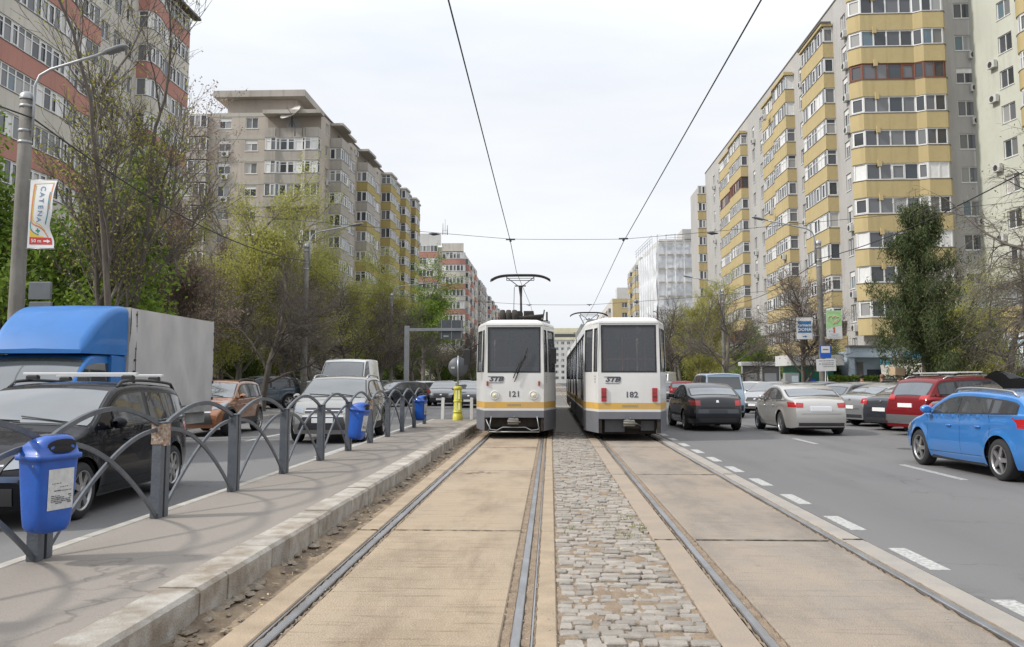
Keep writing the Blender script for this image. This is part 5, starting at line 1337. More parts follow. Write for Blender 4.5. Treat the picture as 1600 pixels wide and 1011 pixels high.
def wheel_meshes(R_, style):
    k = (R_, style)
    if k in WH: return WH[k]
    w = .105; rr_ = R_ * .70; M = RY(90)
    t = MB(); t.lathe([(rr_, -w), (R_ * .9, -w - .005), (R_ * .98, -w + .02), (R_, -w + .045), (R_, w - .045), (R_ * .98, w - .02), (R_ * .9, w + .005), (rr_, w)], 32, M)
    r = MB(); r.lathe([(rr_ + .002, w + .002), (rr_ * .95, w + .004), (rr_ * .91, w - .03), (rr_ * .9, 0)], 32, M)
    n = {'alloy5': 5, 'cap': 7, 'alloy10': 10}[style]
    for i in range(n):
        a = 2 * PI * i / n; ca, sa = math.cos(a), math.sin(a)
        wi, wo = {'alloy5': (.036, .026), 'cap': (.035, .042), 'alloy10': (.016, .014)}[style]
        P = []
        for rad, ww in ((.04, wi), (rr_ * .55, wi * .9), (rr_ * .93, wo)):
            for sg in (-1, 1): P.append((w + .0 - .012 + (.012 if rad < .1 else 0), rad * ca - sg * ww * sa, rad * sa + sg * ww * ca))
        P += [(p[0] - .03, p[1], p[2]) for p in P]
        r.add(P, [(0, 2, 3, 1), (2, 4, 5, 3), (0, 6, 8, 2), (2, 8, 10, 4), (1, 3, 9, 7), (3, 5, 11, 9)])
    r.lathe([(0, w + .008), (.03, w + .006), (.055, w - .004), (.058, w - .03)], 16, M)
    b = MB(); b.lathe([(rr_ * .9, w - .06), (0, w - .06)], 24, M); b.lathe([(rr_ * .9, -w + .02), (0, -w + .02)], 24, M)
    WH[k] = (t.mesh('wheel', M_tyre), r.mesh('rim', M_alloy), b.mesh('brake_disc', M_plastic)); return WH[k]
def car(label, cat, S, pm, loc, rz, group=None, style='alloy5', side_win=None, ws=None, rw=None, rear=None, front=None, rails=None, cross=False, clad=False, seams=(), handles=(), mirror=True, plate=(True, True), name='parked_car', grille=None, trim=None, wiper=True, lowdark=True, ywfr=.11, darkpillar=True, ws_mat=None):
    """local +Y is the front of the car"""
    c = thing(name, label, cat, loc, rz, group); h = S.L / 2
    S.body('body', pm, c)
    g = MB(); g.box(-S.W / 2 + .22, S.W / 2 - .22, -h + .25, h - .25, S.sill - .03, .62); g.box(-S.W / 2 + .06, S.W / 2 - .06, S.wy[0] + S.R + .1, S.wy[1] - S.R - .1, S.sill - .02, .5)
    for yw in S.wy:      # wheel housings
        rows = [[(sx * (S.W / 2 - .035 - xo), yw + (S.R + .05) * math.cos(PI * k / 10), S.R + (S.R + .05) * math.sin(PI * k / 10)) for k in range(11)] for sx, xo in ((1, 0), (1, .3))]; g.grid(rows)
        rows = [[(-p[0], p[1], p[2]) for p in r] for r in rows]; g.grid(rows)
    g.build('underbody', M_seam, c)
    wm, rm, bm_ = wheel_meshes(S.R, style)
    for yw in S.wy:
        for sx in (1, -1):
            M = T((sx * (S.W / 2 - ywfr - .02), yw, S.R)) @ (Matrix() if sx > 0 else RZ(180)); w_ = link('wheel', wm, c, M); link('rim', rm, w_); link('brake_disc', bm_, w_)
    zroof = lambda y: max(S.zb(y) + .035, S.edge(y) - S.rc - .025)
    if side_win:
        a0, a1 = side_win[0][0], side_win[-1][-1]
        for sx in (1, -1):
            g = MB(); nn = 30
            low = [(a0 + (a1 - a0) * i / nn, S.zb(a0 + (a1 - a0) * i / nn) + .012) for i in range(nn + 1)]; up = [(y, max(z + .008, zroof(y) + .012)) for y, z in low]
            S.side(g, low, up, .006, sx, 6, nn); sh = g.build('window_surround', M_plastic, c)
            for (y0, y1) in side_win:
                g = MB(); nn = 12; low = [(y0 + .02 + (y1 - y0 - .04) * i / nn, 0) for i in range(nn + 1)]; low = [(y, S.zb(y) + .03) for y, _ in low]; up = [(y, max(z + .003, zroof(y) - .012)) for y, z in low]
                S.side(g, low, up, .0105, sx, 6, nn); g.build('side_window', M_glass, sh)
            if trim:
                g = MB(); low = [(a0 + (a1 - a0) * i / 20, S.zb(a0 + (a1 - a0) * i / 20) - .0) for i in range(21)]; up = [(y, z + .014) for y, z in low]; S.side(g, low, up, .007, sx, 1, 20); g.build('window_trim', M_chrome if trim == 'chrome' else M_plastic, sh)
    if ws: g = MB(); S.topp(g, ws[0], ws[1], .97, .94, .004); sh = g.build('windscreen_surround', M_plastic, c); g = MB(); S.topp(g, ws[0] - .035, ws[1] + .03, .93, .90, .008); g.build('windscreen', ws_mat or M_wsglass, sh)
    if ws and wiper:
        g = MB()
        for x0, x1 in ((-.55, .05), (.02, .62)):
            y0 = ws[0] - .05; y1 = ws[0] - .14; g.tube([S.deform((x0, y0, S.tz(x0, y0) + .02)), S.deform((x1, y1, S.tz(x1, y1) + .025))], .008, 5)
        g.build('wiper', M_plastic, c)
    if rw: g = MB(); S.topp(g, rw[0], rw[1], .88, .90, .004); sh = g.build('rear_window_surround', M_plastic, c); g = MB(); S.topp(g, rw[0] + .02, rw[1] - .03, .84, .85, .008); g.build('rear_window', M_rglass, sh)
    def ends(items, sg):
        for it in items:
            nm, m, qd = it[:3]; mir = len(it) > 3 and it[3]
            for s_ in ((1, -1) if mir else (1,)):
                q = qd if s_ > 0 else [(-qd[1][0], qd[1][1]), (-qd[0][0], qd[0][1]), (-qd[3][0], qd[3][1]), (-qd[2][0], qd[2][1])]
                g = MB(); S.end_(g, q, sg, it[4] if len(it) > 4 else .012); g.build(nm, m, c)
    if rear: ends(rear, -1)
    if front: ends(front, 1)
    for i, sg in enumerate((-1, 1)):
        if plate[i]:
            z = plate[i] if plate[i] is not True else (.62, .38)[i]; y = S.yend(0, z, sg); p = S.deform((0, y, z)); g = MB(); g.box(-.26, .26, -.012, .012, -.055, .055, ch=.004); g.build('number_plate', M_plate, c, T((0, p[1] + sg * .022, z)) @ RX(0))
    if seams:
        for sx in (1, -1):
            g = MB()
            for (P) in seams:
                for (ya, za), (yb, zb_) in zip(P[:-1], P[1:]):
                    if abs(yb - ya) > abs(zb_ - za): S.side(g, [(ya, za), (yb, zb_)], [(ya, za + .006), (yb, zb_ + .006)], .002, sx, 1, 6)
                    else: S.side(g, [(ya, za), (ya + .006, za)], [(yb, zb_), (yb + .006, zb_)], .002, sx, 6, 1)
            g.build('door_seam', M_seam, c)
    for (y, z) in handles:
        for sx in (1, -1):
            x = S.w(y, z); g = MB(); g.tube([(x - .01, y - .09, z), (x + .028, y - .07, z), (x + .03, y + .06, z), (x - .01, y + .085, z)], .013, 6); 
            if sx < 0: g.v = [(-p[0], p[1], p[2]) for p in g.v]; g.f = [f[::-1] for f in g.f]
            g.build('door_handle', pm, c)
    if clad:
        for sx in (1, -1):
            g = MB(); yy0, yy1 = S.wy[0] + S.R + .07, S.wy[1] - S.R - .07; S.side(g, [(yy0, S.sill + .01), (yy1, S.sill + .01)], [(yy0, S.sill + .17), (yy1, S.sill + .17)], .014, sx, 2, 10)
            for yw in S.wy:
                A = [yw - (S.R + .058) * math.cos(PI * k / 16) for k in range(17)]; lowp = [(y, S.lo(y) + .001) for y in A]; upp = [(yw - (S.R + .13) * math.cos(PI * k / 16), max(S.sill, S.R + (S.R + .13) * math.sin(PI * k / 16))) for k in range(17)]
                lowp[0] = (A[0], S.R); lowp[-1] = (A[-1], S.R); S.side(g, lowp, upp, .012, sx, 2, 16)
            g.build('side_cladding', M_plastic, c)
    if mirror:
        ym = mirror if mirror is not True else ws[1] - .12 if ws[1] < ws[0] else ws[0] - .25
        for sx in (1, -1):
            z = S.zb(ym) + .07; x = S.w(ym, z); g = MB(); rows = []
            for t, sc_ in ((-.06, .6), (-.04, .9), (0, 1), (.05, .85), (.09, .3)):
                rows.append([(sx * (x + .13 + .10 * sc_ * math.cos(a)), ym + t, z + .02 + .075 * sc_ * math.sin(a)) for a in [2 * PI * k / 10 * sx for k in range(10)]])
            g.grid(rows, close=True); g.poly(rows[0][::-1]); g.tube([(sx * (x - .02), ym, z - .04), (sx * (x + .06), ym, z - .03)], .03, 6); g.build('mirror', pm if mirror is True or mirror else pm, c)
    if rails:
        for sx in (1, -1):
            P = []
            for i in range(15):
                y = rails[0] + (rails[1] - rails[0]) * i / 14; z = S.edge(y); x = S.w(y, z - S.rc) - .05; P.append((sx * x, y, S.tz(x, y) + (.05 if 0 < i < 14 else -.01)))
            g = MB(); g.tube(P, .02, 6); g.build('roof_rail', rails[2], c)
    if cross:
        for y in cross:
            w_ = S.w(y, S.edge(y) - S.rc); z = S.top(y) + .085; g = MB(); g.box(-w_ - .02, w_ + .02, y - .035, y + .035, z, z + .03, ch=.008); cb = g.build('cross_bar', mat('bar_silver', (.58, .58, .58), .35, .5), c)
            g = MB(); [g.box(sx * (w_ - .1) - .07, sx * (w_ - .1) + .07, y - .045, y + .045, z - .06, z - .002, ch=.015) for sx in (1, -1)]; g.build('bar_foot', M_plastic, cb)
    return c
h_ = lambda a, b, c_, d: [(a, c_), (b, c_), (b, d), (a, d)]
P_sedan = lambda L, H, dk=1.0: [(-L / 2, .72), (-L / 2 + .02, dk - .08), (-L / 2 + .12, dk), (-L / 2 + .55, dk + .04), (-L / 2 + 1.15, H - .13), (-L / 2 + 1.6, H - .02), (-.15, H), (.35, H - .05), (1.22, dk - .02), (1.6, dk - .10), (L / 2 - .25, dk - .24), (L / 2 - .03, dk - .38), (L / 2, .5)]
P_hatch = lambda L, H, b=.98, rake=.34: [(-L / 2, .72), (-L / 2 + .02, b - .04), (-L / 2 + .06, b + .02), (-L / 2 + rake, H - .13), (-L / 2 + rake + .22, H - .05), (-.5, H), (.1, H - .01), (.45, H - .07), (1.22, b - .0), (1.6, b - .07), (L / 2 - .25, b - .20), (L / 2 - .03, b - .36), (L / 2, .52)]
seam4 = lambda S, y0, y1, y2: ([(y0, .34), (y0, S.zb(y0))], [(y1, .3), (y1, S.zb(y1))], [(y2, .30), (y2, S.zb(y2))], [(y2, .30), (y0, .34)])

# near black estate on the left, coming towards the camera
p_blk = mat('paint_black_blue', (.005, .006, .009), .25, 0, coat=.28, spec=.1)
S1 = Shape(4.49, 1.74, P_hatch(4.49, 1.53, 1.0, .42), (1.0, .93), (-1.28, 1.36), .315, .22, tumble=.30)
car('black estate car with silver roof bars stopped beside the fence behind the nearest bin', 'car', S1, p_blk, (-6.12, 11.3, 0), R(182.0), None, 'cap', [(-1.95, -1.35), (-1.3, -.42), (-.34, .62)], (1.2, .42), (-2.2, -1.85),
    rear=[('tail_light', M_red, [(.62, .75), (.80, .75), (.76, 1.08), (.66, 1.08)], True)],
    front=[('headlight', M_head, [(.42, .62), (.80, .66), (.78, .84), (.48, .78)], True), ('grille', M_plastic, [(-.40, .58), (.40, .58), (.44, .76), (-.44, .76)]), ('lower_grille', M_plastic, h_(-.55, .55, .26, .44)), ('bonnet_badge', M_chrome, h_(-.10, .10, .65, .70), False, .016), ('grille_bar', M_chrome, h_(-.4, .4, .655, .672), False, .012), ('bumper_trim', mat('paint_dark_blue', (.015, .04, .10), .3, coat=1), [(-.80, .5), (.80, .5), (.78, .56), (-.78, .56)])],
    rails=(-1.7, .25, M_plastic), cross=(-1.05, -.2), seams=seam4(S1, -1.0, -.38, .95), handles=((-.72, .84), (.28, .82)), plate=(True, .36), name='estate_car', mirror=.78)
# blue estate on the right
p_blue = paint('paint_sky_blue', (.035, .19, .52), .25, .3)
S2 = Shape(4.54, 1.82, P_hatch(4.54, 1.405, .97, .50), (1.03, .90), (-1.25, 1.38), .32, .20, tumble=.38, crown=.04)
car('bright blue estate car with five spoke alloy wheels at the right edge', 'car', S2, p_blue, (7.70, 15.58, 0), R(3.2), None, 'alloy5', [(-1.72, -1.08), (-1.04, -.18), (-.10, .78)], (1.2, .42), (-2.22, -1.78),
    rear=[('tail_light', M_red, [(.45, .80), (.84, .82), (.84, .98), (.50, .95)], True), ('lower_valance', M_plastic, h_(-.6, .6, .26, .36)), ('reflector', M_red, h_(.6, .8, .4, .43), True)],
    front=[('headlight', M_head, [(.5, .6), (.84, .62), (.82, .76), (.52, .70)], True), ('grille', M_plastic, h_(-.45, .45, .5, .7))],
    rails=(-1.6, .3, M_alloy), seams=seam4(S2, -1.04, -.14, 1.0), handles=((-.70, .80), (.22, .78)), name='estate_car', mirror=.82)
tl = None
# dark saloon ahead
p_dg = mat('paint_dark_grey', (.016, .017, .02), .3, .2, coat=.6, spec=.3)
S3 = Shape(4.50, 1.77, P_sedan(4.5, 1.46, 1.04), (1.0, .90), (-1.25, 1.38), .31, .22, tumble=.42)
rear_s = lambda pl: [('tail_light', M_red, [(.52, .76), (.78, .78), (.80, .93), (.52, .92)], True), ('bumper_lower', M_plastic, h_(-.72, .72, .27, .40)), ('bumper_strip', mat('bumper_grey', (.10, .10, .105), .35), h_(-.80, .80, .54, .66)), ('plate_recess', M_plastic, h_(-.28, .28, .53, .65), False, .012), ('badge', M_chrome, [(-.045, .86), (.045, .86), (.03, .93), (-.03, .93)], False, .014), ('boot_line', M_seam, h_(-.5, .5, .705, .715))]
car('dark grey saloon with red tail lights driving away right behind the tram lane', 'car', S3, p_dg, (4.95, 29.6, 0), R(2), None, 'cap', [(-1.35, -.95), (-.9, -.1), (-.02, .8)], (1.2, .4), (-1.72, -1.15), rear=rear_s(1), seams=seam4(S3, -1.0, -.06, .95), handles=((-.62, .8), (.3, .78)), plate=(False, True), name='saloon_car', wiper=False)
# silver saloon
p_sil = paint('paint_silver', (.42, .41, .39), .5, .33)
S4 = Shape(4.58, 1.78, P_sedan(4.58, 1.43, 1.02), (1.0, .88), (-1.27, 1.37), .32, .20, tumble=.42)
rear_a = [('tail_light', M_red, [(.48, .78), (.80, .78), (.80, .92), (.46, .90)], True), ('plate_recess', M_chrome, h_(-.3, .3, .67, .82), False, .004), ('boot_line', M_seam, h_(-.55, .55, .60, .608)), ('bumper_lower', M_plastic, h_(-.62, .62, .27, .36)), ('lamp_chrome', M_chrome, h_(-.02, .02, .90, .91))]
car('silver beige saloon with dusty bumper crossing the lane line right of the dark saloon', 'car', S4, p_sil, (7.42, 27.55, 0), R(1), None, 'alloy10', [(-1.4, -.98), (-.93, -.1), (-.02, .82)], (1.22, .4), (-1.72, -1.15), rear=rear_a, seams=seam4(S4, -1.0, -.06, .95), handles=((-.62, .8), (.3, .78)), plate=(.745, True), name='saloon_car', wiper=False)
# blue grey van-like car
p_lb = paint('paint_light_blue', (.22, .29, .37), .35, .35)
P_kang = [(-2.1, .8), (-2.09, 1.05), (-2.06, 1.2), (-1.97, 1.70), (-1.85, 1.79), (-1.2, 1.83), (.2, 1.82), (.55, 1.74), (1.25, 1.14), (1.6, 1.04), (1.95, .86), (2.08, .66), (2.1, .5)]
S5 = Shape(4.2, 1.78, P_kang, (1.08, 1.0), (-1.25, 1.4), .31, .24, tumble=.17, end=.12)
car('light blue high roofed van car with dark rear window between the two saloons', 'car', S5, p_lb, (7.0, 38.6, 0), R(1), None, 'cap', [(-1.8, -1.1), (-1.03, -.05), (.02, .9)], (1.25, .5), None,
    rear=[('rear_window', M_glass, [(-.68, 1.16), (.68, 1.16), (.63, 1.66), (-.63, 1.66)], False, .01), ('tail_light', M_red, [(.755, .82), (.84, .82), (.80, 1.45), (.735, 1.45)], True), ('bumper', M_plastic, h_(-.8, .8, .30, .52)), ('plate_recess', M_plate, h_(-.2, .2, .80, .9))], seams=seam4(S5, -1.05, 0, .95), plate=(False, True), name='van_car', wiper=False)
# grey suv on the left
p_sg = paint('paint_warm_grey', (.235, .23, .21), .5, .33)
S6 = Shape(4.52, 1.85, P_hatch(4.52, 1.66, 1.08, .42), (1.10, 1.0), (-1.25, 1.42), .35, .28, tumble=.34)
suvf = lambda: [('headlight', M_head, [(.48, .72), (.86, .80), (.82, .94), (.52, .86)], True), ('grille', M_plastic, h_(-.46, .46, .74, .86)), ('grille_bar', M_chrome, h_(-.46, .46, .79, .81), False, .014), ('lower_grille', M_plastic, [(-.6, .34), (.6, .34), (.5, .64), (-.5, .64)]), ('bumper_trim', M_chrome, h_(-.5, .5, .655, .68), False, .01)]
car('warm grey crossover car facing the camera beside the middle bin', 'car', S6, p_sg, (-5.55, 23.9, 0), R(181), None, 'alloy5', [(-1.85, -1.3), (-1.25, -.35), (-.28, .68)], (1.22, .42), (-2.2, -1.85), front=suvf(), rails=(-1.5, .3, M_alloy), seams=seam4(S6, -1.0, -.32, .98), handles=((-.7, .9), (.3, .88)), plate=(True, .56), clad=True, name='crossover_car', mirror=.82)
# brown crossover in the far lane
p_br = paint('paint_copper', (.26, .105, .045), .4, .35)
S7 = Shape(4.1, 1.80, P_hatch(4.1, 1.55, 1.02, .42), (1.06, .96), (-1.18, 1.36), .34, .30, tumble=.34)
p7 = car('copper orange crossover with black wheel arches behind the truck', 'car', S7, p_br, (-9.75, 26.1, 0), R(181), None, 'alloy10', [(-1.6, -1.15), (-1.1, -.3), (-.24, .66)], (1.2, .42), (-2.0, -1.65), front=suvf(), rails=(-1.3, .3, M_plastic), seams=seam4(S7, -1.0, -.28, .95), handles=((-.62, .86), (.3, .84)), clad=True, name='crossover_car', plate=(True, .6), mirror=.80)

# generic parked cars
def generic(kind, pmt, label, loc, rz, group, style='cap', name=None, mirror=.8, rd=None):
    if kind == 'sedan': S = Shape(4.5, 1.78, P_sedan(4.5, 1.46, 1.03), (1.0, .9), (-1.25, 1.38), .315, .22, tumble=.42); sw = [(-1.38, -.95), (-.9, -.1), (-.02, .8)]; rw = (-1.72, -1.15)
    elif kind == 'hatch': S = Shape(4.2, 1.76, P_hatch(4.2, 1.48, .98, .42), (1.0, .92), (-1.2, 1.36), .315, .22, tumble=.36); sw = [(-1.6, -1.1), (-1.05, -.2), (-.12, .76)]; rw = (-2.03, -1.72)
    elif kind == 'suv': S = Shape(4.6, 1.86, P_hatch(4.6, 1.68, 1.1, .42), (1.12, 1.02), (-1.27, 1.42), .36, .30, tumble=.32); sw = [(-1.9, -1.3), (-1.25, -.3), (-.22, .7)]; rw = (-2.24, -1.9)
    rear = rd or [('tail_light', M_red, [(.55, .78), (.80, .78), (.80, .95), (.56, .93)], True), ('bumper_lower', M_plastic, h_(-.7, .7, .29, .40)), ('boot_line', M_seam, h_(-.5, .5, .58, .59)), ('badge', M_chrome, [(-.04, .86), (.04, .86), (.03, .92), (-.03, .92)], False, .014)]
    return car(label, 'car', S, pmt, loc, rz, group, style, sw, (1.22, .42), rw, rear=rear, front=[('headlight', M_head, [(.48, .62), (.82, .66), (.80, .80), (.50, .74)], True), ('grille', M_plastic, h_(-.42, .42, .54, .74)), ('lower_grille', M_plastic, h_(-.55, .55, .28, .42)), ('badge', M_chrome, h_(-.05, .05, .64, .70), False, .016)], seams=seam4(S, -1.0, -.12, .95), handles=((-.65, .83), (.28, .81)), name=name or {'sedan': 'saloon_car', 'hatch': 'hatchback_car', 'suv': 'crossover_car'}[kind], mirror=mirror, wiper=False, clad=(kind == 'suv'), plate=(.64 if kind != 'suv' else .8, .4))
p_red = mat('paint_red', (.14, .004, .007), .35, .1, coat=.4, spec=.25); p_grey = paint('paint_mid_grey', (.17, .17, .175), .5, .33); p_anth = paint('paint_anthracite', (.04, .045, .055), .4, .3)
p_wht = paint('paint_white', (.6, .6, .59), 0, .35); p_black = paint('paint_black', (.012, .012, .014), .2, .25); p_slv2 = paint('paint_cool_silver', (.33, .34, .35), .6, .3); p_sb = paint('paint_steel_blue', (.09, .12, .15), .5, .3)
GR = 'cars parked at an angle on the right'; ANG = R(-38)
rdx = [('tail_light', M_red, [(.44, .98), (.88, 1.0), (.86, 1.14), (.46, 1.12)], True), ('bumper_lower', mat('bumper_grey', (.10, .10, .105), .35), h_(-.8, .8, .40, .58)), ('skid', M_alloy, h_(-.7, .7, .33, .40))]
S8 = Shape(4.68, 1.84, P_hatch(4.68, 1.66, 1.10, .45), (1.14, 1.02), (-1.27, 1.40), .36, .30, tumble=.32)
car('red crossover with roof bars, white plate and silver bumper strip in the right parking row', 'car', S8, p_red, (11.95, 26.35, 0), R(-68), GR, 'alloy10', [(-1.9, -1.3), (-1.25, -.3), (-.22, .7)], (1.22, .42), (-2.29, -1.92), rear=rdx, rails=(-1.6, .3, M_alloy), cross=(-1.2, -.3), seams=seam4(S8, -1.0, -.26, .98), handles=((-.7, .95), (.3, .9)), plate=(.84, True), name='crossover_car', wiper=False, mirror=.8)
generic('sedan', p_anth, 'charcoal saloon with white plate between the red crossover and the blue estate', (11.8, 23.4, 0), R(-68), GR, 'alloy10')
generic('sedan', p_anth, 'dark blue grey saloon with black boot lip left of the red crossover', (12.1, 28.95, 0), R(-67), GR)
generic('sedan', p_slv2, 'silver grey saloon with white plate parked right of the silver beige saloon', (12.0, 31.6, 0), R(-66), GR)
generic('hatch', p_grey, 'grey hatchback with dark glass behind the roof of the silver beige saloon', (12.0, 34.2, 0), R(-66), GR)
generic('hatch', p_slv2, 'light grey hatchback roof showing behind the silver saloons', (12.0, 39.6, 0), R(-66), GR)
generic('hatch', p_slv2, 'silver grey hatchback facing the road right of the blue van car', (10.6, 43.2, 0), R(140), GR)
generic('hatch', p_wht, 'white hatchback nose peeping out beside the blue van car', (10.4, 47.0, 0), R(140), GR)
generic('sedan', p_black, 'black saloon deep in the right parking row near the bus stop pole', (12.1, 36.9, 0), R(-66), GR)
generic('hatch', p_red, 'small red hatchback far up the road beside the right tram', (9.2, 63, 0), R(-12), None)
generic('hatch', p_grey, 'grey hatchback parked just left of the far red hatchback', (8.4, 66, 0), R(-8), None)
generic('hatch', p_wht, 'pale hatchback just right of the far red hatchback', (10.6, 63.5, 0), R(-12), None)
# left side: queue and parked row
generic('sedan', p_black, 'dark saloon facing the camera just left of the yellow bollard', (-6.45, 55, 0), R(180), 'cars waiting beyond the platform')
generic('sedan', p_anth, 'dark saloon facing the camera between the yellow bollard and the left tram', (-4.5, 51.5, 0), R(180), 'cars waiting beyond the platform')
generic('hatch', p_anth, 'dark hatchback turned sideways behind the last fence arches', (-8.9, 52, 0), R(140), 'cars waiting beyond the platform')
generic('hatch', p_wht, 'white rounded car behind the dark hatchback beyond the fence', (-8.8, 60, 0), R(140), 'cars waiting beyond the platform')
rq = random.Random(6)
cols = [p_grey, p_black, p_wht, p_anth, p_slv2, p_sb, p_black, p_grey]
first = generic('hatch', p_grey, 'small dark car far back in the left lanes beyond the gantry post', (-8.5, 70, 0), R(180), 'distant cars in the left lanes')
for i, (x, y) in enumerate(((-5.2, 66), (-5.0, 76), (-9.4, 80), (-6.0, 86), (-9.0, 95))):
    generic(('hatch', 'sedan')[i % 2], cols[i], ('distant black car seen over the roofs of the two waiting saloons', 'distant black saloon farther behind the waiting saloons', 'distant white hatchback in the left lanes behind the sign post', 'tiny anthracite saloon in the left lanes near the tram', 'tiny silver hatchback farthest back in the left lanes')[i], (x, y, 0), R(180), 'distant cars in the left lanes')
GL = 'cars parked beyond the left kerb'
for k_, pm_, lb, loc, rz in (
    ('suv', p_sb, 'dark grey crossover parked behind the nearest dark trunk on the left', (-14.6, 44.5, .06), 132),
    ('hatch', p_sb, 'blue grey hatchback half hidden behind the copper crossover', (-15.0, 38.8, .06), 132),
    ('sedan', p_slv2, 'silver saloon parked behind the second left lamp pole', (-14.4, 51, .06), 132),
    ('hatch', p_grey, 'grey hatchback parked right of the silver saloon on the left', (-14.2, 57.0, .06), 132),
    ('sedan', p_black, 'black saloon deep behind the left parking row near the grass', (-18.5, 50, .1), 120),
    ('hatch', p_anth, 'anthracite hatchback behind the left lamp pole by the hedge', (-18, 61, .1), 120)):
    generic(k_, pm_, lb, loc, R(rz), GL)
for i in range(5):
    generic(('hatch', 'sedan')[i % 2], cols[(i * 3 + 2) % 8], ('white', 'silver', 'dark', 'grey', 'black')[i] and ('parked hatchback under the dark trees directly left of the third lamp pole', 'parked saloon under the dark trees behind the third lamp pole', 'parked hatchback under the dark trees by the gantry post', 'parked saloon under the dark trees right of the gantry post', 'last parked hatchback under the dark trees far left')[i], (-14.6, 67 + i * 7.5, .06), R(132), GL)
# vans
def van(label, loc, rz, L=5.4, H=2.45, W_=2.0):
    P = [(-L / 2, .8), (-L / 2 + .02, 1.2), (-L / 2 + .06, H - .25), (-L / 2 + .16, H - .05), (-L / 2 + .6, H), (L / 2 - 2.1, H), (L / 2 - 1.75, H - .12), (L / 2 - .95, 1.32), (L / 2 - .6, 1.18), (L / 2 - .12, .98), (L / 2 - .02, .75), (L / 2, .5)]
    S = Shape(L, W_, P, (1.22, 1.12), (-L / 2 + 1.1, L / 2 - .9), .34, .3, tumble=.10, end=.10)
    return car(label, 'van', S, p_wht, loc, rz, None, 'cap', [(L / 2 - 2.35, L / 2 - 1.35)], (L / 2 - .98, L / 2 - 1.78), None, rear=[('rear_window', M_glass, [(-.75, 1.35), (-.05, 1.35), (-.05, 1.95), (-.72, 1.95)], True), ('tail_light', M_red, h_(.85, .93, .8, 1.3), True)], front=[('headlight', M_head, [(.55, .68), (.9, .75), (.88, .98), (.62, .88)], True), ('grille', M_plastic, h_(-.5, .5, .55, .8)), ('bumper', M_plastic, h_(-.9, .9, .32, .5))], name='van', mirror=L / 2 - 1.45, wiper=False)
van('white high roofed van following the grey crossover on the left', (-8.65, 38.5, 0), R(180))
van('long white van parked far up the right side beyond the dark saloon', (9.2, 73.5, 0), R(-20), 5.4, 2.2)
# car with raised bonnet and windscreen at the right edge
S9 = Shape(5.0, 1.9, [(-2.5, .8), (-2.48, 1.3), (-2.4, 2.05), (-2.2, 2.2), (.3, 2.2), (.6, 2.1), (1.55, 1.30), (1.75, 1.14), (2.2, .98), (2.42, .75), (2.5, .5)], (1.15, 1.08), (-1.5, 1.6), .33, .26, tumble=.13, end=.1)
oc = car('light grey van with its black bonnet raised behind the blue estate at the right edge', 'van', S9, p_slv2, (12.05, 20.1, 0), R(90), None, 'cap', [(-.3, .75)], (1.48, .66), None, name='open_bonnet_van', wiper=True, mirror=1.1)
g = MB(); rows = []
for i in range(9):
    t = i / 8; row = []
    for j in range(9):
        u = -1 + j / 4; w_ = .72 * (1 - .22 * t ** 3); row.append((u * w_, 1.66 + .62 * t, 1.22 + .62 * t ** .7 - .10 * t ** 4 - .10 * t * t * abs(u) ** 2 - .06 * abs(u) ** 3))
    rows.append(row)
g.grid(rows); g.grid([[(x, y + .04, z - .015) for x, y, z in r] for r in rows]); g.build('raised_bonnet', M_black, oc)

# ------------------------------------------------------------------ truck
p_tb = mat('paint_truck_blue', (.022, .14, .40), .5, 0, coat=.25, spec=.3, var=.12, vscale=1.5)
M_tarp = mat('tarpaulin', (.45, .435, .42), .75, col2=(.36, .35, .34), vscale=2.0, bump=.4, bscale=5, stretch=(1, .6, .35))
tk = thing('truck', 'blue light truck with grey tarpaulin box and blue wind deflector at the left', 'truck', (-9.45, 16.7, 0), R(180))
# local: +Y front; box from y=-4.6 to 0, cab 0.1..2.2, deflector above the cab; side seen from the street is local -X... world +X
TS = Shape(4.4, 2.0, [(-2.2, 1.9), (-2.19, 2.02), (-1.9, 2.07), (-.2, 2.07), (.15, 1.98), (1.02, 1.14), (1.5, 1.02), (1.95, .9), (2.17, .7), (2.2, .5)], (1.12, 1.04), (-9, 1.35), .33, .34, tumble=.07, end=.08)
hold = D.objects.new('x', None)
def shiftbuild(g, name, m, par): return g.build(name, m, par, T((0, .35, 0)))
TS.wy = (1.35,)
cabm = TS.body('cab', p_tb, tk); cabm.matrix_local = T((0, .35, 0))
for sx in (1, -1):
    g = MB(); low = [(y, TS.zb(y) + .04) for y in (-.95, -.6, -.2, .2, .5, .72)]; up = [(y, z) for (y, _), z in zip(low, (1.84, 1.86, 1.86, 1.80, 1.52, 1.27))]
    TS.side(g, low, up, .005, sx, 5, 12); sh = g.build('door_window', M_glass, tk, T((0, .35, 0)))
    g = MB(); TS.side(g, [(-1.1, .5), (-1.09, .5)], [(-1.1, 1.9), (-1.09, 1.9)], .004, sx, 6, 1); TS.side(g, [(.9, .7), (.91, .7)], [(.78, 1.2), (.79, 1.2)], .004, sx, 6, 1); g.build('door_seam', M_seam, tk, T((0, .35, 0)))
g = MB(); TS.topp(g, 1.0, .12, .95, .93, .006); g.build('windscreen', M_wsglass, tk, T((0, .35, 0)))
g = MB(); TS.topp(g, 1.1, 1.0, .95, .95, .006); g.build('cowl', M_plastic, tk, T((0, .35, 0)))
g = MB(); [g.tube([TS.deform((a, 1.02, TS.tz(a, 1.02) + .03)), TS.deform((b, .85, TS.tz(b, .85) + .03))], .012, 5) for a, b in ((-.7, -.05), (0, .65))]; g.build('wiper', M_plastic, tk, T((0, .35, 0)))
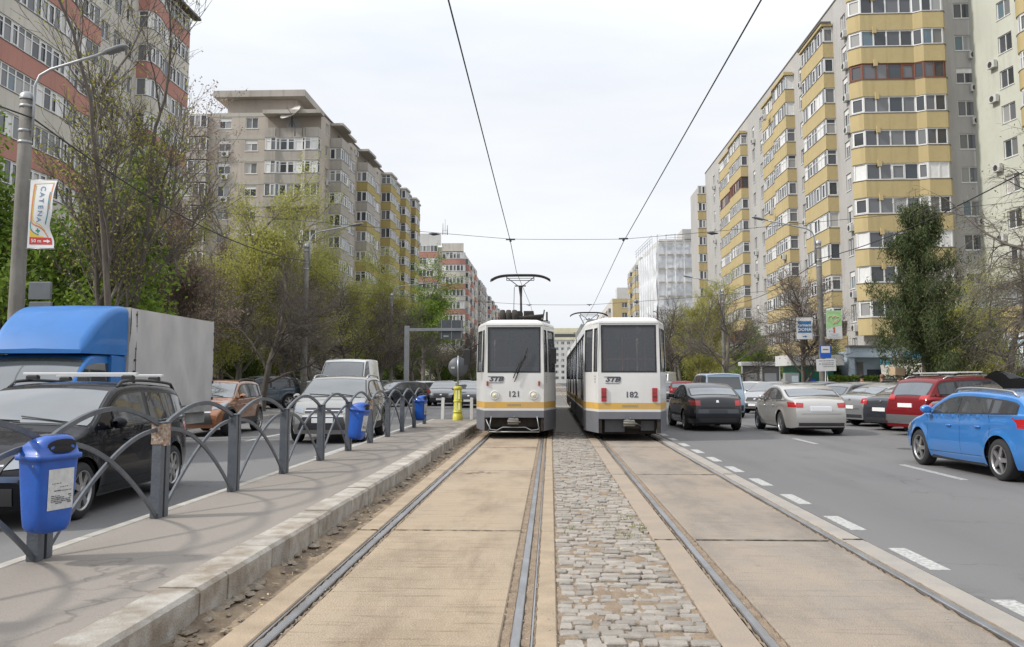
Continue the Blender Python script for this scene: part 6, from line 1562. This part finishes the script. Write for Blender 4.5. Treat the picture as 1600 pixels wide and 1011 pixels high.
# deflector: wedge rising from the windscreen header to the box top, rounded
rows = []
for i in range(13):
    t = i / 12; y = .62 - .25 * t - 1.0 * t * (1 - 0) * .5 - .55 * t; y = .62 + (-1.45 - .0) * t; zt = 2.10 + .90 * math.sin(min(1, t * 1.05) * PI / 2) ** .8; w_ = .86 + .17 * t ** .6; row = []
    zlow = 2.03
    rcn = min(.15, (zt - zlow) * .6)
    row.append((w_, y, zlow))
    for k in range(7): a = PI / 2 * k / 6; row.append((w_ - rcn * (1 - math.cos(a)), y, zt - rcn + rcn * math.sin(a)))
    row.append((w_ * .4, y, zt + .01)); row.append((0, y, zt + .02))
    rows.append(row + [(-x, yy, z) for x, yy, z in row[-2::-1]])
g = MB(); g.grid(rows); g.poly(rows[-1][::-1]); g.poly(rows[0]); g.build('wind_deflector', p_tb, tk)
g = MB()
for sx in (1, -1): g.box(min(sx * .86, sx * 1.0), max(sx * .86, sx * 1.0), -.85, -.28, .7, 2.035, ch=.04)
g.build('side_fairing', p_tb, tk)
# tarpaulin box with sagging folds
def tarp_side(sx):
    g = MB(); rows = []
    for i in range(61):
        y = -.9 - 4.45 * i / 60; row = []
        for j in range(25):
            z = .95 + 2.03 * j / 24; f = math.sin(j / 24 * PI) ** .6
            k = .04 * f * math.sin((y * 1.15 + (3 - z) * .55) * 5.2) * (.5 + noise.noise(Vector((y * .7, z * .5, 1)))) + .05 * f * noise.noise(Vector((y * 1.2 - z * .8, z * .5, 3)))
            row.append((sx * (1.045 + k), y, z))
        rows.append(row)
    g.grid(rows); return g
for sx in (1, -1): tarp_side(sx).build('tarpaulin_side', M_tarp, tk)
g = MB(); rows = [[(x * 1.045, -.9 - 4.45 * i / 20, 2.98 + .05 * (1 - x * x) - .015 * abs(math.sin(i * PI / 5))) for x in [-1 + k / 6 for k in range(13)]] for i in range(21)]; g.grid(rows); g.box(-1.04, 1.04, -.92, -.9, .95, 2.99); g.box(-1.04, 1.04, -5.37, -5.35, .95, 2.99); g.build('tarpaulin_top', M_tarp, tk)
g = MB(); g.box(-1.05, 1.05, -5.38, -.88, .78, .93); g.box(-.9, .9, -5.3, 1.2, .5, .76); g.build('load_bed', mat('bed_grey', (.30, .30, .29), .6, var=.3), tk)
for sx in (1, -1):
    g = MB()
    g.tube([(sx * 1.075, -1.12, .95), (sx * 1.075, -1.12, 2.93)], .008, 5)
    for k in range(9): g.box(sx * 1.06 - .02, sx * 1.06 + .02, -1.14, -1.10, 1.0 + .23 * k, 1.04 + .23 * k)
    for k in range(5): g.box(sx * 1.06 - .015, sx * 1.06 + .015, -5.37, -5.33, 1.05 + .4 * k, 1.12 + .4 * k)
    g.build('lashing', M_plastic, tk)
wm, rm, bm_ = wheel_meshes(.33, 'cap')
for yw in (1.7, -3.6):
    for sx in (1, -1): w_ = link('wheel', wm, tk, T((sx * .88, yw, .33)) @ (Matrix() if sx > 0 else RZ(180))); link('rim', rm, w_); link('brake_disc', bm_, w_)
g = MB(); [TS.end_(g, q, 1, .01) for q in (h_(-.6, .6, .55, .78),)]; g.build('grille', M_plastic, tk, T((0, .35, 0)))
for sx in (1, -1):
    g = MB(); TS.end_(g, [(.6, .62), (.88, .66), (.88, .86), (.62, .8)] if sx > 0 else [(-.88, .66), (-.6, .62), (-.62, .8), (-.88, .86)], 1, .012); g.build('headlight', M_head, tk, T((0, .35, 0)))
    g = MB(); g.box(sx * 1.15 - .09, sx * 1.15 + .09, .98, 1.06, 1.2, 1.62, ch=.03); g.tube([(sx * .98, .95, 1.3), (sx * 1.1, 1.0, 1.35)], .02, 6); g.build('mirror', M_plastic, tk)
D.objects.remove(hold)

# ------------------------------------------------------------------ people by the shops (head and shoulders show above the cars)
def person(label, loc, rz, top_, trous, hair, box_=None, arms='down', skin_c=(.36, .21, .15)):
    p = thing('person', label, 'person', loc, rz)
    V = [(0, 0, .95), (0, 0, 1.15), (0, 0, 1.38), (0, 0, 1.48), (0, .01, 1.56), (0, .015, 1.66), (0, .01, 1.72)]
    E_ = [(0, 1), (1, 2), (2, 3), (3, 4), (4, 5), (5, 6)]; Rr = [.15, .14, .16, .06, .07, .095, .07]
    def ch(parent, pts):
        k = parent
        for x, y, z, r in pts: V.append((x, y, z)); Rr.append(r); E_.append((k, len(V) - 1)); k = len(V) - 1
    for s in (-1, 1):
        if arms == 'down': ch(2, [(s * .18, 0, 1.40, .06), (s * .23, .02, 1.12, .045), (s * .21, .1, .90, .033), (s * .21, .14, .82, .03)])
        else: ch(2, [(s * .18, 0, 1.40, .06), (s * .22, .12, 1.22, .045), (s * .13, .32, 1.30, .033), (s * .10, .38, 1.32, .03)])
        ch(0, [(s * .10, 0, .88, .10), (s * .11, .02, .48, .065), (s * .12, -.01, .09, .04), (s * .12, .13, .03, .035)])
    me = D.meshes.new('body'); me.from_pydata(V, E_, []); o = D.objects.new('body', me); C.objects.link(o); o.parent = p
    md = o.modifiers.new('Skin', 'SKIN')
    for i, v in enumerate(me.skin_vertices[0].data if me.skin_vertices else []): v.radius = (Rr[i] * (1.25 if i in (1, 2) else 1), Rr[i] * (.75 if i in (0, 1, 2) else 1)); v.use_root = (i == 0)
    md2 = o.modifiers.new('Subsurf', 'SUBSURF'); md2.levels = 2; md2.render_levels = 2
    mt = mat('clothes_' + label[:12].replace(' ', '_'), top_, .85); n, l, pp = nodes(mt)
    g_ = n.new('ShaderNodeTexCoord'); sxz = n.new('ShaderNodeSeparateXYZ'); l.new(g_.outputs['Object'], sxz.inputs[0])
    def step(z, a, b):
        m_ = n.new('ShaderNodeMath'); m_.operation = 'GREATER_THAN'; m_.inputs[1].default_value = z; l.new(sxz.outputs['Z'], m_.inputs[0]); x = n.new('ShaderNodeMixRGB'); l.new(m_.outputs[0], x.inputs[0])
        for i, q in ((1, a), (2, b)):
            if isinstance(q, tuple): x.inputs[i].default_value = (*q, 1)
            else: l.new(q, x.inputs[i])
        return x.outputs[0]
    l.new(step(1.47, step(.98, step(.07, (.02, .02, .02), trous), top_), skin_c), pp.inputs['Base Color']); me.materials.append(mt)
    bpy.context.view_layer.update()
    g = MB(); g.lathe([(.095, -.02), (.112, .03), (.105, .08), (.07, .12), (0, .135)], 14, T((0, -.012, 1.66)) @ RX(12)); g.build('hair', mat('hair_' + label[:8].replace(' ', '_'), hair, .8), p)
    return p
person('person in a pale brown coat seen from behind near the shop awning', (14.7, 40.6, .0), R(10), (.34, .29, .24), (.05, .05, .06), (.16, .10, .06))
person('person in a black jacket carrying a cardboard box on the shoulder beside the awning', (15.2, 40.0, .0), R(20), (.02, .02, .022), (.04, .04, .05), (.03, .02, .02), arms='up')
g = MB(); g.box(-.26, .26, -.2, .2, -.17, .17, ch=.01); tag(g.build('cardboard_box', mat('cardboard', (.42, .31, .2), .8, var=.15), None, T((15.15, 40.05, 1.90)) @ RZ(20) @ RY(4)), 'brown cardboard box held high by the person in the black jacket', 'box')
person('person with dark hair and blue grey jacket near the shop, nearest the red crossover roof', (15.8, 40.8, .0), R(0), (.10, .13, .17), (.03, .03, .04), (.015, .012, .012))
person('person with black hair whose head shows by the hedge under the bus stop plates', (14.5, 42.6, .0), R(-30), (.04, .04, .05), (.03, .03, .04), (.01, .01, .01))
# ------------------------------------------------------------------ trees and plants
M_bark = mat('bark_dark', (.088, .075, .063), .95, col2=(.14, .12, .10), vscale=7, bump=1, bscale=22, stretch=(1, 1, .3))
M_barkg = mat('bark_grey', (.20, .18, .15), .95, col2=(.12, .105, .09), vscale=5, bump=1, bscale=20, stretch=(1, 1, .3))
L_bud = leafmat('leaf_bud', (.24, .26, .05), (.36, .33, .10), .45); L_yel = leafmat('leaf_yellow_green', (.30, .31, .075), (.46, .45, .14), .5); L_grn = leafmat('leaf_fresh_green', (.11, .18, .022), (.20, .29, .045))
L_mau = leafmat('catkin_mauve', (.22, .16, .125), (.34, .26, .21), .3); L_con = leafmat('needle_green', (.028, .048, .018), (.10, .12, .042), .2); L_will = leafmat('leaf_willow', (.15, .17, .05), (.26, .24, .10)); L_dk = leafmat('leaf_dark', (.06, .10, .018), (.15, .20, .04))
def leaf(g, p, s, rr_):
    a = Vector((rr_.gauss(0, 1), rr_.gauss(0, 1), rr_.gauss(0, 1))).normalized(); b = a.cross(Vector((rr_.gauss(0, 1), rr_.gauss(0, 1), rr_.gauss(0, 1)))).normalized()
    a *= s; b *= s * .55; k = len(g.v); g.v += [tuple(p - a), tuple(p + b * .9 - a * .1), tuple(p + a), tuple(p - b * .9 + a * .2)]; g.f.append((k, k + 1, k + 2, k + 3)); g.mi.append(0); g.sm.append(False)
def tree_mesh(seed, H, r0, stems=1, spread=.5, levels=4, kids=(6, 6, 5, 4), leaves=6, lsize=.09, up=.35, twig=.006, fork=.25, c0=None, droop=0, crook=.18, lenf=.62, lscat=.15, minl=2, wide=1.0, lean=0):
    rr_ = random.Random(seed); t = MB(); lf = MB()
    def grow(p, d, ln, r, lv):
        n = 5 if lv < 2 else 4 if lv == 2 else 3; P = [p.copy()]; q = p.copy(); dd = d.copy(); Dd = [d.copy()]
        ck = (c0 if c0 is not None and lv == 0 else crook)
        for i in range(n):
            dd = (dd + Vector((rr_.gauss(0, ck), rr_.gauss(0, ck), rr_.gauss(0, crook * .6) + up * (.12 if lv else .05) - droop * (lv >= 2) * .35))).normalized()
            q = q + dd * ln / n; P.append(q.copy()); Dd.append(dd.copy())
        tipr = max(twig * .6, r * (.5 if lv < 2 else .3)); rs = [r + (tipr - r) * i / n for i in range(n + 1)]
        sides = 10 if lv == 0 else 6 if lv == 1 else 4 if lv == 2 else 3
        t.tube(P, rs, sides, cap=False)
        if lv >= minl and leaves:
            for k in range(leaves if lv >= levels - 1 else leaves // 2):
                i = rr_.randrange(1, n + 1); leaf(lf, P[i] + Vector((rr_.gauss(0, lscat), rr_.gauss(0, lscat), rr_.gauss(0, lscat))), lsize * rr_.uniform(.6, 1.3), rr_)
        if lv >= levels - 1: return
        nk = kids[lv]
        for k in range(nk):
            f = (fork if lv == 0 else .2) + (1 - (fork if lv == 0 else .2)) * (k + rr_.random()) / nk
            i = min(n - 1, int(f * n)); u = f * n - i; pos = P[i].lerp(P[i + 1], u); base = Dd[min(n, i + 1)]
            az = rr_.uniform(0, 2 * PI); ax = base.cross(Vector((math.cos(az), math.sin(az), .1)));
            if ax.length < .01: continue
            an = R(rr_.uniform(28, 62) * wide); nd = base.copy(); nd.rotate(Matrix.Rotation(an, 3, ax.normalized()))
            rad = (rs[i] + (rs[i + 1] - rs[i]) * u) * rr_.uniform(.45, .7); l2 = ln * lenf * (1.15 - .5 * f if lv == 0 else 1) * rr_.uniform(.7, 1.15) * (spread * 1.6 if lv == 0 else 1)
            grow(pos, nd, l2, max(rad, twig), lv + 1)
        # leader
        grow(P[-1], Dd[-1], ln * .55, tipr, lv + 1)
    for s in range(stems):
        a = 2 * PI * s / stems + seed; tilt = (.16 if stems > 1 else .03)
        grow(Vector((.12 * math.cos(a) * (stems > 1), .12 * math.sin(a) * (stems > 1), -.05)), Vector((math.cos(a) * tilt + lean, math.sin(a) * tilt, 1)).normalized(), H * .62, r0 * (1 if stems == 1 else .75), 0)
    return t, lf
TM = {}
def tree(kind, label, x, y, rz=0, sc_=1.0, z=0, name='tree', group=None, zs=1.0):
    t_, l_, bm_, lm_ = TM[kind]; o = thing(name, label, 'tree', (x, y, z), R(rz), group); o.scale = (sc_, sc_, sc_ * zs)
    link('trunk', t_, o)
    if l_: link('crown', l_, o)
    return o
def deft(kind, bark, lm, **kw):
    t, l = tree_mesh(**kw); TM[kind] = (t.mesh('trunk', bark), l.mesh('crown', lm) if l.f else None, bark, lm)
deft('budding', M_bark, L_bud, seed=5, H=14.5, r0=.17, stems=3, spread=.40, levels=5, kids=(8, 6, 5, 4), leaves=1, lsize=.058, twig=.009, lenf=.52, lscat=.06, minl=4, fork=.28, up=.55, crook=.13, c0=.045, wide=.75)
deft('green', M_bark, L_grn, seed=8, H=7.6, r0=.16, spread=.62, levels=4, kids=(10, 8, 7), leaves=26, lsize=.085, twig=.01, lenf=.55, lscat=.24, fork=.25, up=.2, c0=.08)
deft('mauve', M_barkg, L_mau, seed=15, H=12, r0=.19, spread=.46, levels=5, kids=(10, 7, 6, 4), leaves=7, lsize=.055, twig=.008, lenf=.52, lscat=.12, minl=3, fork=.15, up=.35, crook=.15, c0=.06, wide=.85)
deft('yellow', M_barkg, L_yel, seed=23, H=12.6, r0=.19, spread=.60, levels=5, kids=(13, 8, 6, 4), leaves=12, lsize=.064, twig=.008, lenf=.50, lscat=.20, minl=3, fork=.13, up=.5, crook=.15, c0=.06, wide=.9)
deft('yellow2', M_barkg, L_yel, seed=41, H=12.6, r0=.19, spread=.62, levels=5, kids=(13, 8, 6, 4), leaves=12, lsize=.065, twig=.008, lenf=.50, lscat=.22, minl=3, fork=.12, up=.4, crook=.16, c0=.06, wide=.95)
deft('bare', M_bark, L_mau, seed=31, H=6.3, r0=.17, spread=.85, levels=5, kids=(8, 8, 7, 5), leaves=0, twig=.007, lenf=.58, fork=.35, up=.4, crook=.22, c0=.08, wide=1.0)
deft('bare2', M_bark, L_mau, seed=58, H=6.6, r0=.16, spread=.85, levels=5, kids=(7, 8, 7, 5), leaves=1, lsize=.04, twig=.007, lenf=.58, fork=.3, up=.4, crook=.22, c0=.09, wide=1.0, minl=4)
deft('full', M_barkg, L_grn, seed=71, H=14, r0=.24, spread=.52, levels=5, kids=(11, 8, 5, 3), leaves=12, lsize=.10, twig=.011, lenf=.52, lscat=.3, minl=3, fork=.2, up=.35, c0=.06, wide=.85)
deft('will', M_bark, L_will, seed=77, H=8.8, r0=.21, spread=.95, levels=5, kids=(8, 8, 8, 5), leaves=1, lsize=.04, twig=.006, lenf=.58, fork=.35, up=.15, droop=.65, crook=.22, c0=.1, wide=1.2, minl=4)
deft('under', M_bark, L_dk, seed=91, H=5.5, r0=.1, stems=3, spread=.6, levels=4, kids=(8, 7, 6), leaves=16, lsize=.10, twig=.008, lenf=.55, lscat=.28, fork=.08, up=.15)
def needle(g, p, s, rr_):
    a = Vector((rr_.gauss(0, .8), rr_.gauss(0, .8), 1)).normalized(); b = a.cross(Vector((rr_.gauss(0, 1), rr_.gauss(0, 1), .1))).normalized()
    a *= s; b *= s * .22; k = len(g.v); g.v += [tuple(p - a), tuple(p + b), tuple(p + a), tuple(p - b)]; g.f.append((k, k + 1, k + 2, k + 3)); g.mi.append(0); g.sm.append(False)
def conifer():
    rr_ = random.Random(13); t = MB(); lf = MB(); H = 9.3
    t.tube([(.02 * math.sin(z) + (.12 if z > 5 else 0), .03 * math.cos(z), z) for z in (0, 1, 2, 3.5, 5, 6.5, 8, 9.0)], [.17, .155, .14, .12, .09, .06, .03, .01], 9)
    for i in range(150):
        f = rr_.random(); z0 = 1.3 + 7.6 * f; a = rr_.uniform(0, 2 * PI); ln = (2.5 * (1 - f) ** .8 + .45) * rr_.uniform(.35, 1.15); rise = rr_.uniform(.12, .6)
        if rr_.random() < .12 or math.sin(a * 3 + z0 * 2.1) > .55: continue
        P = [Vector((0, 0, z0))]
        for k in range(1, 6): tt = k / 5; P.append(Vector((math.cos(a) * ln * tt, math.sin(a) * ln * tt, z0 + ln * rise * tt ** 1.6 - .1 * tt)))
        t.tube(P, [.035, .03, .024, .018, .012, .006], 4, cap=False)
        for k in range(1, 6):
            for s in range(3):
                c = P[k] + Vector((rr_.gauss(0, .13), rr_.gauss(0, .13), rr_.gauss(0, .12) + .05)); sz = rr_.uniform(.14, .30)
                for m_ in range(40): needle(lf, c + Vector((rr_.gauss(0, sz * .5), rr_.gauss(0, sz * .5), rr_.gauss(0, sz * .95))), rr_.uniform(.05, .11), rr_)
    return t, lf
t, l = conifer(); TM['conifer'] = (t.mesh('trunk', M_bark), l.mesh('crown', L_con), M_bark, L_con)
def P2(px, Y): return (px - 860) / 1400 * Y
GT = 'trees along the left side of the avenue'
tree('budding', 'tall many stemmed tree with opening buds in front of the pink banded block', P2(172, 31), 31, 20, 1.12, group=GT)
tree('green', 'low tree in fresh green leaf right behind the pharmacy banner', P2(105, 34), 34, 0, 1.32, group=GT)
tree('green', 'low green leafed tree cut by the left edge of the picture', P2(-15, 34), 34, 140, 1.5, group=GT)
tree('mauve', 'leafless tree with brownish mauve catkins right of the tall budding tree', P2(275, 38), 38, 0, 1.0, group=GT)
tree('mauve', 'second mauve twigged tree, in front of the left part of the beige block', P2(330, 52), 52, 200, 1.06, group=GT)
tree('yellow', 'yellow green tree in front of the left half of the beige block', P2(365, 46), 46, 0, .90, group=GT)
tree('yellow2', 'yellow green tree just left of the second left lamp pole', P2(440, 56), 56, 70, .98, group=GT)
tree('yellow', 'yellow green tree just right of the second left lamp pole', P2(515, 66), 66, 200, 1.0, group=GT)
tree('yellow2', 'yellow green tree in front of the olive balconies', P2(575, 80), 80, 120, 1.0, group=GT)
tree('yellow2', 'dull yellow green tree behind the copper crossover', P2(300, 60), 60, 310, .95, group=GT)
tree('full', 'large bright green tree between the olive balconies and the tram', P2(662, 92), 92, 0, .95, group=GT)
tree('full', 'green treetop just left of the gantry post', P2(625, 112), 112, 90, .9, group=GT)
GB_ = 'dark leafless street trees on the left'
tree('bare', 'dark leafless tree with thick trunk right of the copper crossover', P2(407, 41), 41, 0, 1.05, group=GB_)
tree('bare2', 'dark leafless tree leaning over the parked saloons behind the second left lamp pole', P2(490, 53), 53, 60, 1.1, group=GB_)
tree('bare', 'dark leafless tree above the white van', P2(548, 61), 61, 190, 1.15, group=GB_)
tree('bare2', 'dark leafless tree left of the third left lamp pole', P2(590, 70), 70, 250, 1.15, group=GB_)
tree('bare', 'dark leafless tree behind the gantry post', P2(645, 84), 84, 120, 1.2, group=GB_)
tree('bare2', 'dark leafless tree under the gantry sign panel', P2(690, 100), 100, 10, 1.15, group=GB_)
tree('bare', 'dark leafless tree just left of the left tram mirror', P2(722, 118), 118, 300, 1.2, group=GB_)
tree('bare2', 'last dark leafless tree beyond the left tram', P2(738, 140), 140, 40, 1.25, group=GB_)
tree('bare', 'dark leafless tree behind the grey truck box', P2(345, 47), 47, 220, 1.1, group=GB_)
tree('bare', 'dark leafless tree behind the truck cab roof', P2(215, 40), 40, 80, 1.15, group=GB_)
GU = 'bushy undergrowth behind the left parked cars'
for i, (px, Y, a, k, lb) in enumerate(((330, 62, 0, .95, 'dark green bush behind the back edge of the truck box'), (385, 60, 60, .8, 'dark green bush left of the thick dark trunk'), (440, 66, 130, .9, 'dark green bush left of the second left lamp pole'),
    (525, 84, 200, .9, 'dark green bush behind the white van roof'), (590, 95, 20, 1.0, 'dark green bush left of the gantry post'), (640, 112, 80, 1.1, 'dark green bush right of the gantry post'), (690, 128, 160, 1.2, 'dark green bush beneath the gantry sign'), (728, 150, 10, 1.2, 'dark green bush farthest along beside the left tram'),
    (120, 50, 40, 1.2, 'dark green bush behind the truck cab'), (230, 52, 240, 1.15, 'dark green bush behind the middle of the truck box'))):
    tree('under', lb, P2(px, Y), Y, a, k * .85, name='bush', group=GU)
for o in list(D.objects):
    if o.name.startswith('bush') and not o.parent: o['category'] = 'bush'
# right side
tree('conifer', 'tall ragged dark green conifer behind the red crossover on the right', P2(1432, 40), 40, 0, 1.0)
tree('will', 'gnarled leafless tree with drooping twigs reaching in from the right edge', P2(1668, 26.5), 26.5, 130, 1.0, zs=.95)
tree('will', 'drooping leafless tree between the conifer and the white shop sign', P2(1555, 40), 40, 20, .85)
tree('yellow2', 'narrow yellow green tree right of the conifer trunk', P2(1500, 46), 46, 30, .52)
tree('bare2', 'dark leafless forked tree left of the bus stop pole', P2(1248, 48.6), 48.6, 100, 1.05)
tree('bare', 'dark leafless tree in front of the yellow block behind the right lamp pole', P2(1128, 60), 60, 30, 1.05)
tree('yellow', 'rounded yellow green tree right of the netted building', P2(1082, 84), 84, 30, .84)
tree('yellow2', 'yellow green tree behind the thin right lamp pole', P2(1098, 100), 100, 100, .80)
tree('bare', 'dark twiggy tree just right of the right tram', P2(1050, 78), 78, 210, 1.15)
tree('bare2', 'dark twiggy tree under the netted building', P2(1062, 96), 96, 320, 1.35)
tree('yellow', 'small yellowish tree far away above the right tram roof', P2(985, 190), 190, 0, .9)
tree('under', 'dark bush at the foot of the netted building right of the tram', P2(1062, 110), 110, 10, 1.4, name='bush')['category'] = 'bush'
tree('under', 'leafy green bush behind the bus stop pole', P2(1300, 53), 53, 70, .6, name='bush')['category'] = 'bush'
tree('green', 'green shrub tree right of the conifer beside the shop sign', P2(1545, 47), 47, 70, .62)
tree('green', 'green shrub tree half behind the drooping tree at the conifer', P2(1478, 48), 48, 170, .62)
tree('green', 'thin green bush above the white shelters', P2(1195, 69), 69, 120, .7)
tree('green', 'thin green bush between the shelters and the dark bare tree', P2(1160, 70), 70, 20, .6)
# hedges
def hedge(label, x0, x1, y0, y1, h, n, m):
    g = MB(); rr_ = random.Random(int(x0 * 10)); c = MB(); c.box(x0 + .15, x1 - .15, y0 + .15, y1 - .15, .05, h - .15)
    o = thing('hedge', label, 'hedge', (0, 0, 0)); c.build('stems', M_bark, o)
    for i in range(n):
        p = Vector((rr_.uniform(x0, x1), rr_.uniform(y0, y1), rr_.uniform(.05, h))); f = rr_.randrange(3)
        if f == 0: p.z = h + rr_.gauss(0, .05)
        elif f == 1: p.y = y0 + rr_.gauss(0, .06)
        else: p.x = rr_.choice((x0, x1)) + rr_.gauss(0, .06)
        leaf(g, p, rr_.uniform(.04, .09), rr_)
    g.build('foliage', m, o); return o
hedge('clipped bright green hedge behind the parked cars near the bus stop', 14.7, 17.0, 47.5, 48.6, 1.65, 5000, leafmat('hedge_green', (.07, .12, .01), (.15, .20, .03)))
hedge('long low hedge behind the left parking row', -19.6, -18.8, 40, 90, 1.3, 16000, MATS['hedge_green'])
